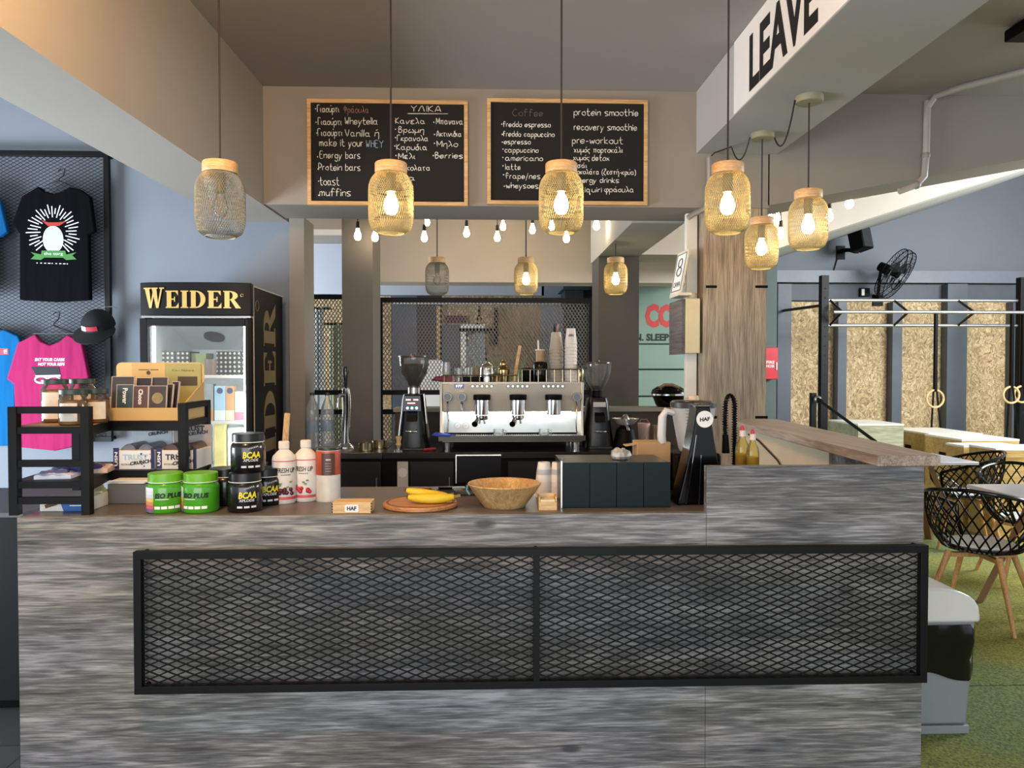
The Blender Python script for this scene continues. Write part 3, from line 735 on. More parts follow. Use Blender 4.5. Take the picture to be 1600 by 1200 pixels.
def make_chair(label):
    t = thing('bucket_chair', label, 'chair', group='black lattice bucket chairs')
    R = .29
    def S(u, v):      # u -1..1 around the back, v 0 rim .. 1 seat
        a_ = u * radians(138)
        top = .80 - .17 * (abs(u) ** 1.6)
        z = top + (.43 - top) * v
        r = R * (1 - .02 * v - .30 * v ** 3)
        return Vector((r * sin(a_) * 1.02, -r * cos(a_), z))
    mb = MB(); n = 26
    for k_ in range(-n, n):
        for sg in (1, -1):
            pts = []
            for j in range(13):
                v = j / 12; u = (k_ / n) * 1.3 + sg * v * .33
                if -1 <= u <= 1: pts.append(S(u, v))
            if len(pts) > 1 and k_ % 2 == 0: mb.tube(pts, .0055, 4)
    build('lattice_shell', mb, GLOSSB, t)
    rim = [S(u / 20, 0) for u in range(-20, 21)]
    lo = [S(u / 20, 1) for u in range(-20, 21)]
    build('rim', MB().tube(rim + [S(1, .5), S(1, 1)], .012, 8).tube([S(-1, 0), S(-1, .5), S(-1, 1)], .012, 8), GLOSSB, t)
    build('seat', MB().lathe([(.001, .405), (.15, .41), (.205, .425), (.215, .432), (.2, .437), (.15, .425), (.001, .418)], (0, .01, 0), 28), GLOSSB, t)
    build('seat_sheen', MB().lathe([(.001, .426), (.16, .433), (.185, .45), (.17, .462), (.001, .455)], (0, .02, 0), 28), mat('e3e6ea', .5, var=.03), t)  # white reflection on the glossy black seat, put in as a pale disc
    for sx in (-1, 1):
        for sy in (-1, 1): build('leg', MB().cyl((sx * .13, sy * .13, .405), (sx * .24, sy * .24, 0), .019, .011, 10), BEECH, t)
    mb = MB().bar((-.13, -.13, .385), (.13, .13, .385), .03, .025).bar((-.13, .13, .3849), (.13, -.13, .3849), .03, .025); build('leg_frame', mb, BEECH, t)
    return t
ch = make_chair('black lattice bucket chair nearest the waste bin, on wooden legs')
ch.location = (PX(1541, 4.3), 4.33, .004); ch.rotation_euler = (0, 0, radians(-50))
dup(ch, (PX(1606, 5.1), 5.08, .004), radians(165), 'black lattice bucket chair on the far side of the nearest cafe table')
dup(ch, (PX(1508, 6.15), 6.15, .004), radians(70), 'black lattice bucket chair behind the second cafe table, in front of the plyo boxes')
c4 = P(1372, 690, 6.6)
dup(ch, (c4.x - .1, 6.7, .004), radians(150), 'black lattice bucket chair whose rim peeks over the bar shelf under the barbell')
# ---------------------------------------------------------------- waste bin
Yv = 2.94; vx0, vx1 = PX(1385, Yv), PX(1530, Yv); vz = PZ(972, Yv - .03, 1480)
bn = thing('waste_bin', 'grey pedal bin with white lid and black bag behind the counter end', 'bin', ((vx0 + vx1) / 2, Yv + .17, .004), world=True)
GR = mat('85888b', .4, var=.03)
cx = (vx0 + vx1) / 2; hw = (vx1 - vx0) / 2
def fr4(z, k_): return [(cx - hw * k_, Yv + .17 - .17 * k_, z), (cx + hw * k_, Yv + .17 - .17 * k_, z), (cx + hw * k_, Yv + .17 + .17 * k_, z), (cx - hw * k_, Yv + .17 + .17 * k_, z)]
build('body', MB().hexa(fr4(.04, .9) + fr4(vz - .001, 1.0)), GR, bn, bevel=.012)
build('base', MB().hexa(fr4(.004, .93) + fr4(.039, .93)), GR, bn, bevel=.004)
n = 72; vs = []
for j in range(7):
    z = vz - .02 - (.20 - .0) * j / 6
    for i in range(n):
        a_ = 2 * pi * i / n; ca, sa = cos(a_), sin(a_); k_ = 1 / max(abs(ca), abs(sa)) ; k_ = min(k_, 1.3)
        pf = 1.045 + .03 * sin(j * .9) + .014 * sin(i * 1.1 + j * 1.3) + .01 * sin(i * .37 - j * 1.1) + (.02 if j == 5 else 0)
        zz = z + (-.045 * ca + .006 * sin(i * .6)) * (j / 6) ** 2
        vs.append((cx + hw * ca * k_ * pf * .985, Yv + .17 + .17 * sa * k_ * pf, zz))
fs = [(j * n + i, (j + 1) * n + i, (j + 1) * n + (i + 1) % n, j * n + (i + 1) % n) for j in range(6) for i in range(n)]
build('bin_bag', MB().add(vs, fs), mat('08090a', .16, var=.1), bn, sharp=60)
pr = []
for i in range(13):
    t_ = i / 12; pr.append((Yv - .015 + t_ * .37, vz + .02 + .135 * sin(pi * min(1, t_ * 1.0 + .0)) ** .8 * (1 - .0 * t_)))
poly = [(cx - hw * 1.06, vz - .01), (cx + hw * 1.06, vz - .01), (cx + hw * 1.05, vz + .022)] + [(cx + hw * 1.05 * cos(pi * i / 14), vz + .022 + .11 * sin(pi * i / 14) ** .8) for i in range(1, 14)] + [(cx - hw * 1.05, vz + .022)]
build('lid', MB().prism(poly, 'y', Yv - .015, Yv + .355), mat('d9d5cf', .25, var=.02), bn, bevel=.012)

# ---------------------------------------------------------------- pendant jar lamps
WIRE = mat('a89a6c', .5, .3, var=.05, name='lit_shade_wire')  # golden look of the bulb-lit wire, put into the colour
WIREG = mat('8b8878', .5, .3, var=.05, name='unlit_shade_wire')  # greyer copy of the same wire, for lamps that are off
BULB = glow('warm_bulb_light', (1.0, .72, .36), 30)
BULBD = clear('bulb_glass', (.98, .97, .94), 1.0, .08)
CORD = mat('1d1815', .6)
SPEC = [(.055, 0), (.068, -.008), (.083, -.028), (.091, -.055), (.092, -.09), (.092, -.17), (.090, -.2), (.079, -.232), (.056, -.245)]
def interp(t):
    x = t * (len(SPEC) - 1); i = min(int(x), len(SPEC) - 2); f = x - i
    return SPEC[i][0] * (1 - f) + SPEC[i + 1][0] * f, SPEC[i][1] * (1 - f) + SPEC[i + 1][1] * f
def shade_mesh():
    mb = MB(); n = 60; k_ = 22
    for sg in (1, -1):
        for j in range(n):
            pts = []
            for i in range(k_ + 1):
                r, z = interp(i / k_); a_ = 2 * pi * j / n + sg * i / k_ * 1.5
                pts.append((r * cos(a_), r * sin(a_), z))
            mb.tube(pts, .0012, 3)
    for r, z in (SPEC[0], SPEC[-1]): mb.tube([(r * cos(i * pi / 20), r * sin(i * pi / 20), z) for i in range(40)], .0025, 6, True)
    return mb
def bulb_mb(s=1.0):
    return MB().lathe([(.001, -.105 * s), (.018 * s, -.1 * s), (.029 * s, -.082 * s), (.031 * s, -.066 * s), (.026 * s, -.045 * s), (.016 * s, -.022 * s), (.013 * s, -.0 * s)], (0, 0, 0), 20)
def pendant(lit, label, base, cordlen, wire):
    t = thing('pendant_lamp', label, 'pendant lamp', group='wire jar pendant lamps')   # origin: underside of the wooden cap
    build('cap', MB().lathe([(.064, 0), (.066, .004), (.066, .038), (.063, .042)], n=32), CAPWOOD, t)
    s_ = build('shade', shade_mesh(), wire, t)
    b_ = build('bulb', bulb_mb(), BULB if lit else BULBD, t); b_.location = (0, 0, -.066)
    if not lit: build('filament', MB().tube([(-.008, 0, -.02), (-.01, 0, -.06), (0, .004, -.075), (.01, 0, -.06), (.008, 0, -.02)], .0012, 4), mat('b0702a', .4), b_)
    build('socket', MB().cyl((0, 0, -.002), (0, 0, -.075), .021, .02, 16), mat('6f6a54', .5), t)
    c_ = build('cord', MB().cyl((0, 0, .043), (0, 0, cordlen), .004, n=8).cyl((0, 0, .043), (0, 0, .065), .006, .004, 8), CORD, t)
    return t
lampP = {}
def put_pendant(px, pcap, pw, lit, zceil, label, Y=None, wire=WIRE):
    Y = Y or .184 * F / pw
    c = P(px, pcap, Y)
    t = pendant(lit, label, None, zceil - c.z - (.0 if zceil > c.z else 0), wire)
    t.location = c
    return t, Y
put_pendant(344, 271, 72, False, CZ - .001, 'unlit wire jar pendant lamp in front, far left of the counter', 2.95, WIREG)
put_pendant(611, 271, 67, True, CZ - .001, 'lit wire jar pendant lamp hanging before the left menu board', 3.1)
put_pendant(877, 271, 66, True, CZ - .001, 'lit wire jar pendant lamp hanging before the right menu board', 3.1)
put_pendant(1137, 272, 68, True, CZ - .001, 'lit wire jar pendant lamp before the wood clad column, nearest', 3.1)
lb_, Y_ = put_pendant(1190, 352, 50, True, zr - .03, 'smaller lit jar pendant lamp right of the column, under the slogan beam', 4.2)
lc_, Y_ = put_pendant(1263, 311, 62, True, zr - .03, 'lit jar pendant lamp hanging from the slogan beam, rightmost of all', 3.62)
put_pendant(683, 411, 36, False, CZ - .001, 'unlit jar pendant lamp over the back counter, left of the rear three', 5.85, WIREG)
put_pendant(822, 411, 36, True, CZ - .001, 'lit jar pendant lamp over the espresso machine, middle of the rear three', 5.85)
put_pendant(962, 411, 36, True, PZ(399, Y2) - .001, 'lit jar pendant lamp before the dark far column, right of the rear three', 5.85)
# roses on the slogan beam, and the swagged cable between them
roses = []
for l_, lab in ((lb_, 'pale round ceiling rose of the smaller lamp on the slogan beam'), (lc_, 'pale round ceiling rose of the rightmost lamp on the slogan beam')):
    x, y, z = l_.location
    roses.append(Vector((x, y, zr)))
    solo('ceiling_rose', MB().lathe([(.001, zr - .032), (.062, zr - .032), (.066, zr - .028), (.066, zr)], (x, y, 0), 28), mat('8c8970', .45), lab, 'ceiling rose', 'ceiling roses on the slogan beam')
def swag(a_, b_, sag, n=14): return [a_.lerp(b_, i / n) - Vector((0, 0, sag * 4 * (i / n) * (1 - i / n))) for i in range(n + 1)]
q = P(1112, 243, YB - .03)
mb = MB().tube(swag(roses[1] + Vector((-.07, 0, -.02)), roses[0] + Vector((.07, 0, -.02)), .12), .0045, 6)
mb.tube(swag(roses[0] + Vector((-.07, 0, -.02)), q + Vector((.04, -.25, -.02)), .1) + [q + Vector((0, -.06, .0)), q], .004, 6)
solo('lamp_cable', mb, CORD, 'black cable looping between the ceiling roses and the grey conduit', 'cable')
# ---------------------------------------------------------------- string light bulbs
SB = glow('string_bulb_light', (1.0, .8, .55), 34)
SBD = SB
proto = None; new_cords = []
strings = {'a': [], 'b': [], 'r': []}
sl = [(559, 366, 'a', 6.0, 'leftmost festoon bulb, just right of the beige column'),
      (586, 368, 'b', 6.15, 'festoon bulb half behind the second pendant lamp, on the dark column'),
      (667, 345, 'b', 7.0, 'festoon bulb left of the unlit rear pendant, upper of two'), (663, 369, 'a', 6.6, 'festoon bulb left of the unlit rear pendant, lower of two'),
      (729, 362, 'a', 6.8, 'festoon bulb right of the unlit rear pendant, by itself'),
      (777, 369, 'a', 6.9, 'festoon bulb midway between the rear pendants, lower of two'), (786, 352, 'b', 7.2, 'dimmer festoon bulb midway between the rear pendants, upper of two'),
      (832, 357, 'a', 6.9, 'festoon bulb just right of the middle rear pendant cord'), (862, 352, 'b', 6.7, 'festoon bulb behind the third front pendant, left one'),
      (885, 370, 'a', 6.3, 'festoon bulb at the lower right of the third front pendant'), (932, 350, 'b', 6.0, 'festoon bulb beside the grey beam, left of the rear right pendant'),
      (1204, 341, 'r', 6.1, 'festoon bulb beside the column top, left of a close pair'), (1215, 341, 'r', 6.2, 'festoon bulb beside the column top, right of a close pair'),
      (1220, 364, 'r', 6.0, 'festoon bulb hanging lowest right of the column'), 
      (1296, 336, 'r', 5.6, 'festoon bulb behind the rightmost pendant lamp'), (1327, 315, 'r', 5.2, 'festoon bulb under the rising beam, rightmost of all')]
for px_, py_, g, Y, lab in sl:
    c = P(px_, py_, Y); z0 = c.z + .035
    if proto is None:
        proto = thing('festoon_bulb', 'x', 'light bulb', group='festoon light bulbs')
        b_ = build('bulb', bulb_mb(.9), SB, proto); b_.location = (0, 0, 0)
        build('socket', MB().cyl((0, 0, 0), (0, 0, .055), .017, .014, 12), mat('3a2a22', .5), proto)
        o = proto; o.location = (c.x, Y, z0 + .01); o['label'] = lab
    else: o = dup(proto, (c.x, Y, z0 + .01), None, lab)
    new_cords.append((o, c, Y, z0, g))
for o, c, Y, z0, g in new_cords:
    zc = 2.96 if g != 'r' else max(2.76, z0 + .12)
    if c.y < 5.7 and g == 'r': zc = z0 + .11
    build('cord', MB().cyl((0, 0, .055), (0, 0, zc - z0 - .01), .004, n=6), mat('6a2a24', .6), o)
    strings[g].append(Vector((c.x, Y, zc)))
for g, lab in (('a', 'brown festoon cable strung along the lower bulbs over the back counter'), ('b', 'brown festoon cable strung along the upper bulbs over the back counter'), ('r', 'brown festoon cable strung along the bulbs right of the column')):
    pts = sorted(strings[g], key=lambda v: v.x); mb = MB()
    if g == 'r': pts = [Vector((pts[0].x - .1, Y2 - .001, pts[0].z + .03))] + pts + [Vector((pts[-1].x + .12, YB + .421, 2.78))]
    else: pts = [Vector((pts[0].x - .15, 6.299 if g == 'a' else 6.3, pts[0].z))] + pts + [Vector((xl - .0005, pts[-1].y, pts[-1].z + .02))]
    for A, B in zip(pts, pts[1:]): mb.tube(swag(A, B, -.05 if g != 'r' else .02, 8), .004, 5)
    solo('festoon_cable', mb, mat('5a2a22', .6), lab, 'cable', 'festoon cables')
# ---------------------------------------------------------------- chalk handwriting: strokes on a small grid
SG = dict(l.split(' ', 1) for l in '''a 3g1h0f1d3e 3h3e4d
b 0k0d 0g2h3f2d0d
c 3g1h0f1d3e
d 3g1h0f1d3e 3k3d
e 0f3f2h0g0e1d3e
f 3j2k1j1d 0h3h
g 3g1h0f1d3e 3h3b1a0b
h 0k0d 0g2h3g3d
i 0h0d 0j0i
k 0k0d 3h0f3d
l 0k0d
m 0h0d 0g1h2g2d 2g3h4g4d
n 0h0d 0g2h3g3d
o 2h0g0e2d3e3g2h
p 0h0a 0g2h3f2d0e
q 3g1h0f1d3e 3h3a4b
r 0h0d 0g1h2h
s 3h1h0g3e2d0d
t 1k1e2d3d 0h3h
u 0h0e1d3e 3h3d
v 0h1d3h
w 0h1d2g3d4h
x 0h3d 3h0d
y 0h1d 3h0a
E 3k0k0d3d 0h2h
P 0d0k2k3i2g0g
V 0k2d4k
W 0k1d2h3d4k
H 0d0k 3d3k 0h3h
Y 0k2h4k 2h2d
C 4j2k0h0f2d4e
/ 0b2k
- 0f2f
( 1k0h0e1b
) 0k1h1e0b
Γ 0d0k3k
ι 0h0e1d
α 3g1h0f1d3e 3h3e4d
ά 3g1h0f1d3e 3h3e4d 2j3k
ό 2h0g0e2d3e3g2h 2j3k
ο 2h0g0e2d3e3g2h
ύ 0h0e1d3e3h 2j3k
υ 0h0e1d3e3h
ρ 0h0a 0g2h3f2d0e
τ 0h3h 1h1e2d
φ 1h0g0e2d4e4g3h2g2a
Φ 2k2d 2j0h2f4h2j
λ 0k1j3d 2g0d
ή 0h0d 0g2h3g3a 1j2k
η 0h0d 0g2h3g3a
Υ 0k2h4k 2h2d
Λ 0d2k4d
Ι 0k0d
Κ 0k0d 3k0g3d
Α 0d2k4d 1f3f
κ 0h0d 3h0f3d
ν 0h1d3h
ε 3h1h0g1f2f1f0e1d3d
Β 0d0k2k2i0h3g2d0d
ω 1h0f0d2e4d4f3h
μ 0a0h 0e1d3e 3h3d
π 0h4h 1h1d 3h3d
Μ 0d0k2f4k4d
δ 3k1j3g2d0e1h3g
Σ 3k0k2h0d3d
σ 4h1h0f1d3e2h
ς 3h0g0e2d2b
χ 0h3d 3h0d
ζ 0k3k1h0e2d2b
γ 0h2d 4h2d1a2d'''.split('\n'))
def strokes(body):
    out = []; x = 0.0
    for ch in body:
        if ch == ' ': x += 3; continue
        wmax = 0
        for pl in SG[ch].split():
            pts = [(int(pl[i]), ord(pl[i + 1]) - 100) for i in range(0, len(pl), 2)]
            wmax = max(wmax, max(p[0] for p in pts))
            pts = [(x + a_ + rnd.uniform(-.22, .22), b_ + rnd.uniform(-.25, .25)) for a_, b_ in pts]
            if len(pts) > 2:
                sm = []
                for i in range(len(pts) - 1):
                    p0 = pts[max(0, i - 1)]; p1 = pts[i]; p2 = pts[i + 1]; p3 = pts[min(len(pts) - 1, i + 2)]
                    for k in range(3):
                        t = k / 3
                        sm.append(tuple(.5 * (2 * p1[j] + (p2[j] - p0[j]) * t + (2 * p0[j] - 5 * p1[j] + 4 * p2[j] - p3[j]) * t * t + (3 * p1[j] - p0[j] - 3 * p2[j] + p3[j]) * t ** 3) for j in (0, 1)))
                pts = sm + [pts[-1]]
            out.append(pts)
        x += wmax + 1.3
    return out, x - 1.3
CHALK = mat('dcd8cc', .9, var=.25, scale=60, name='white_chalk')
CHDIM = mat('8a6a5c', .9, var=.3, scale=60, name='faded_red_chalk')
CHGREY = mat('5a564e', .9, var=.3, scale=60, name='faded_grey_chalk')
CHBLUE = mat('8ea4b4', .9, var=.25, scale=60, name='blue_chalk')
def chalk(mb, body, xa, xb, yb, Y, m=0, xh=6.0, slope=0.0):
    st, wd = strokes(body); mb.m = m
    A = P(xa, yb, Y); B = P(xb, yb, Y); sx = (B.x - A.x) / wd; sz = xh * Y / F / 4
    for pl in st: mb.tube([(A.x + p[0] * sx, Y - .0005, A.z + p[1] * sz) for p in pl], .0025, 4)
    if yb and xh: pass
def bullet(mb, px, py, Y):
    mb.m = 0; c = P(px, py, Y); mb.sphere((c.x, Y - .0005, c.z), .0045, 6)
BOARD = mat('0e0a07', .85, var=.2, scale=4, name='blackboard_surface')
FRAME = wood('pine_frame', ('b08650', 'c69c66', 'd9b582'), (2, 12, 12), .5)
def menu(x0, y0, x1, y1, label, lines, bul):
    Y = YB - .022
    A = P(x0, y0, Y); B = P(x1, y1, Y)
    t = thing('menu_board', label, 'menu board', ((A.x + B.x) / 2, Y, B.z), group='chalk menu boards', world=True)
    f = .022
    build('board', MB().box(A.x + f, B.x - f, Y, YB - .001, B.z + f, A.z - f), BOARD, t)
    mb = MB().box(A.x, B.x, Y - .01, YB - .001, A.z - f, A.z).box(A.x, B.x, Y - .01, YB - .001, B.z, B.z + f)
    mb.box(A.x, A.x + f, Y - .01, YB - .001, B.z + f, A.z - f).box(B.x - f, B.x, Y - .01, YB - .001, B.z + f, A.z - f)
    build('frame', mb, FRAME, t)
    bul = list(bul)
    for body, xa, xb, yb, *r in lines:
        mb = MB(); chalk(mb, body, xa, xb, yb, Y, *r)
        for q in bul[:]:
            if abs(q[0] - xa) < 7 and -1 < yb - q[1] < 8: bullet(mb, *q, Y); bul.remove(q)
        build('chalk_writing', mb, [CHALK, CHDIM, CHGREY, CHBLUE], t, sharp=180)
    return t
b1 = menu(480, 155, 731, 322, 'framed blackboard menu on the left listing yoghurts, bars and ingredients', [
    ('Γιαούρτι', 496, 530, 175, 0, 6), ('Φράουλα', 537, 576, 176, 1, 6), ('Γιαούρτι', 497, 534, 195, 0, 6), ('Wheytella', 539, 590, 194, 0, 6),
    ('Γιαούρτι', 497, 535, 212, 0, 6), ('Vanilla', 539, 578, 213, 0, 6), ('ή', 586, 592, 213, 0, 6), ('make it your', 499, 567, 228, 0, 6.5), ('WHEY', 572, 599, 230, 3, 6),
    ('Energy bars', 500, 563, 247, 0, 6), ('Protein bars', 498, 563, 266, 0, 6), ('toast', 500, 530, 289, 0, 7), ('muffins', 500, 548, 306, 0, 6.5),
    ('ΥΛΙΚΑ', 642, 689, 174, 0, 5), ('-', 640, 697, 180, 0, 5), ('Κανελα', 618, 664, 193, 0, 5), ('Βρωμη', 623, 662, 207, 0, 5), ('Γκρανολα', 621, 669, 220, 0, 5),
    ('Καρυδια', 620, 667, 234, 0, 5), ('Μελι', 623, 649, 248, 0, 5), ('Σοκολατα', 624, 672, 266, 0, 5), ('α', 640, 648, 282, 0, 5),
    ('Μπανανα', 682, 723, 194, 0, 5.5), ('Ακτινιδια', 682, 721, 213, 0, 5), ('Μηλο', 683, 715, 229, 0, 5), ('Βerries', 680, 723, 247, 0, 5)],
    [(493, 170), (494, 191), (495, 208), (496, 245), (497, 264), (498, 283), (498, 305), (618, 189), (618, 202), (618, 215), (617, 228), (619, 243), (678, 191), (679, 210), (679, 224), (677, 243)])
b2 = menu(761, 154, 1011, 321, 'framed blackboard menu on the right listing coffees and smoothies', [
    ('Coffee', 801, 848, 181, 2, 6), ('freddo espresso', 786, 860, 198, 0, 4.6), ('freddo cappuccino', 786, 866, 213, 0, 4.6), ('espresso', 788, 829, 225, 0, 4.6), ('cappuccino', 789, 841, 238, 0, 4.6),
    ('americano', 790, 848, 251, 0, 5), ('latte', 790, 813, 265, 0, 5), ('frape/nes', 790, 844, 279, 0, 5), ('wheysoes', 791, 841, 294, 0, 5),
    ('protein smoothie', 897, 997, 180, 0, 6), ('recovery smoothie', 897, 995, 203, 0, 6), ('pre-workout', 894, 973, 224, 0, 6), ('χυμός πορτοκάλι', 897, 973, 238, 0, 5), ('χυμός', 896, 921, 250, 0, 4.5), ('detox', 925, 952, 251, 0, 5),
    ('τσάι', 897, 917, 262, 0, 4.5), ('σοκολάτα (ζεστή-κρύα)', 896, 993, 272, 0, 4.5), ('energy drinks', 898, 967, 285, 0, 4.5), ('daiquiri', 898, 940, 300, 0, 4.6), ('φράουλα', 945, 990, 300, 0, 5)],
    [(784, 194), (785, 210), (785, 222), (786, 233), (786, 246), (786, 259), (787, 273), (788, 291)])

# ---------------------------------------------------------------- slogan sign painted on the right beam
def rbx(Y): return rb(Y, 0)[0]
sg_ = thing('slogan_sign', 'white slogan sign with black capitals on the side of the beam', 'sign', (rbx(2.0), 2.0, zr), world=True)
build('board', MB().prism([(rbx(3.9) - .006, 3.9), (rbx(3.9) - .0004, 3.9), (rbx(.2) - .0004, .2), (rbx(.2) - .006, .2)], 'z', zr + .002, CZ - .002), mat('dcdad6', .6, var=.02), sg_)
mb = MB()
def onbeam(Yc, zc): return lambda a_, b_, c_: (rbx(Yc - a_) - .006 - c_, Yc - a_, zc + b_)
m2 = MB(); mb.text('LEAVE', .75, .275, onbeam(3.295, zr + .172), .002, .03); m2.text('Y', .13, .275, onbeam(2.7, zr + .172), .002, .02)
build('lettering', mb, mat('0c0c0c', .5), sg_); build('lettering', m2, mat('0c0c0c', .5), sg_)

# ---------------------------------------------------------------- polygon letters with slab serifs
def arc(cx, cy, rx, ry, a0, a1, n=10): return [(cx + rx * cos(a0 + (a1 - a0) * i / n), cy + ry * sin(a0 + (a1 - a0) * i / n)) for i in range(n + 1)]
def R4(a_, b_, c_, d_): return [(a_, b_), (c_, b_), (c_, d_), (a_, d_)]
h_ = pi / 2
SERIF = {'W': (1.3, [[(.06, 1), (.36, 1), (.5, 0), (.36, 0)], [(.4, 0), (.5, 0), (.72, .93), (.62, .93)], [(.52, 1), (.82, 1), (.94, 0), (.8, 0)], [(.85, 0), (.94, 0), (1.2, 1), (1.1, 1)], R4(0, .94, .46, 1), R4(.5, .94, .9, 1), R4(1.0, .94, 1.3, 1)]),
    'E': (.82, [R4(.07, 0, .35, 1), R4(0, .93, .76, 1), R4(0, 0, .8, .07), [(.76, 1), (.6, .93), (.76, .72)], [(.8, 0), (.8, .3), (.62, .07)], R4(.3, .47, .56, .54), R4(.52, .36, .58, .65)]),
    'I': (.46, [R4(.09, 0, .37, 1), R4(0, 0, .46, .06), R4(0, .94, .46, 1)]),
    'D': (.95, [R4(.07, 0, .35, 1), R4(0, 0, .4, .06), R4(0, .94, .4, 1), arc(.36, .5, .56, .5, -h_, h_) + arc(.4, .5, .24, .43, h_, -h_)]),
    'R': (1.0, [R4(.07, 0, .35, 1), R4(0, 0, .44, .06), R4(0, .94, .4, 1), arc(.36, .73, .46, .27, -h_, h_) + arc(.38, .73, .16, .21, h_, -h_), [(.4, .5), (.62, .5), (1.0, 0), (.7, 0)]])}
def serif_text(mb, body, wd, ht, fn, t=.002):
    tot = sum(SERIF[c][0] for c in body) + .09 * (len(body) - 1); k = wd / tot; x = -wd / 2
    for ci, ch_ in enumerate(body):
        big = 1.18 if ci == 0 else 1.0
        for pi_, pl in enumerate(SERIF[ch_][1]):
            n = len(pl); ar = sum(pl[i][0] * pl[(i + 1) % n][1] - pl[(i + 1) % n][0] * pl[i][1] for i in range(n))
            if ar < 0: pl = pl[::-1]
            tt = t + .00015 * pi_
            vs = [fn(x + p[0] * k, (p[1] * big - .5) * ht, 0) for p in pl] + [fn(x + p[0] * k, (p[1] * big - .5) * ht, tt) for p in pl]
            mb.add(vs, [tuple(range(n - 1, -1, -1)), tuple(range(n, 2 * n))] + [(i, (i + 1) % n, n + (i + 1) % n, n + i) for i in range(n)])
        x += (SERIF[ch_][0] + .09) * k
# ---------------------------------------------------------------- drinks fridge
YF = 4.3; fx0 = PX(217, YF, 500); fx1 = PX(389, YF, 500); ft = PZ(441, YF, 300); fy1 = 5.0
GOLD = mat('c8a963', .35, .35, var=.08, scale=6, name='gold_lettering')
FB = mat('0b0b0b', .45, var=.08, spec=.18)
fr_ = thing('drinks_fridge', 'black glass door drinks fridge with gold serif lettering against the blue wall', 'fridge', ((fx0 + fx1) / 2, 4.65, 0), world=True)
zh = PZ(496, YF, 300)
mb = MB().box(fx0, fx0 + .035, YF + .07, fy1, .06, ft - .01).box(fx1 - .035, fx1, YF + .07, fy1, .06, ft - .01).box(fx0 + .035, fx1 - .035, fy1 - .04, fy1, .06, ft - .01)
mb.box(fx0 + .035, fx1 - .035, YF + .07, fy1 - .04, .06, .2).box(fx0 + .035, fx1 - .035, YF + .07, fy1 - .04, zh, ft - .01)
build('cabinet', mb, FB, fr_)
LIN = mat('dfe3e2', .4, var=.02)
il, ir = fx0 + .036, fx1 - .036
mb = MB().box(il, il + .006, YF + .08, fy1 - .046, .2, zh - .001).box(ir - .006, ir, YF + .08, fy1 - .046, .2, zh - .001).box(il, ir, fy1 - .046, fy1 - .0405, .2, zh - .001)
build('liner', mb, LIN, fr_)
# header sign, gently bowed
hp = [(fx0 - .005, YF + .07)] + [(fx0 - .005 + (fx1 - fx0 + .01) * i / 12, YF + .03 - .04 * sin(pi * i / 12) ** .6) for i in range(13)] + [(fx1 + .005, YF + .07)]
hd = build('header', MB().prism(hp, 'z', zh + .012, ft), FB, fr_, bevel=.004)
mb = MB()
serif_text(mb, 'WEIDER', PX(375, YF, 470) - PX(222, YF, 470), .098, lambda a_, b_, c_: ((fx0 + fx1) / 2 - .012 + a_, YF + .026 - .04 * sin(pi * min(1, max(0, .5 + (a_ - .012) / (fx1 - fx0)))) ** .6 - c_, PZ(468, YF, 300) + b_))
mb.tube([(fx1 - .04 + .008 * cos(i * .6), YF + .005, PZ(461, YF, 300) + .008 * sin(i * .6)) for i in range(11)], .0015, 4)
build('lettering', mb, GOLD, hd)
build('chrome_strip', MB().box(fx0, fx1, YF + .03, YF + .07, zh, zh + .011), CHROME, fr_)
# door
gx0, gx1 = PX(230, YF, 560), PX(383, YF, 560); gz = PZ(509, YF, 300)
mb = MB().box(fx0 + .003, gx0, YF, YF + .06, .1, zh - .006).box(gx1, fx1 - .003, YF, YF + .06, .1, zh - .006).box(gx0, gx1, YF, YF + .06, gz, zh - .006).box(gx0, gx1, YF, YF + .06, .1, .2)
dr_ = build('door', mb, BLACKM, fr_, bevel=.003)
build('pane', MB().box(gx0, gx1, YF + .025, YF + .035, .2, gz), clear('fridge_glass', (.97, .99, .99), .8, .02), dr_)
build('handle', MB().box(fx0 + .008, fx0 + .022, YF - .03, YF - .001, .9, 1.25), BLACK, dr_, bevel=.004)
build('grille', MB().box(fx0 + .01, fx1 - .01, YF + .04, YF + .07, .06, .098), BLACK, fr_)
for sx in (fx0 + .05, fx1 - .05):
    for sy in (YF + .12, fy1 - .06): build('foot', MB().cyl((sx, sy, 0), (sx, sy, .06), .02, n=10), BLACK, fr_)
# side lettering, running upward
mb = MB(); serif_text(mb, 'WEIDER', 1.56, .25, lambda a_, b_, c_: (fx1 + c_, 4.70 - b_, 1.126 + a_))
build('side_lettering', mb, mat('7d6b45', .5, .2, var=.08), fr_)
sl_ = MB().tube([(fx1 + .001, YF + .15 + .03 * cos(i * .5), ft - .12 + .03 * sin(i * .5)) for i in range(14)], .003, 4)
build('side_emblem', sl_, mat('7d6b45', .5, .2), fr_)
build('edge_strip', MB().box(fx1 + .0002, fx1 + .004, YF + .075, YF + .085, .07, ft - .012).box(fx1 + .0002, fx1 + .004, YF + .085, fy1, ft - .018, ft - .01), mat('b9b4ab', .4), fr_)
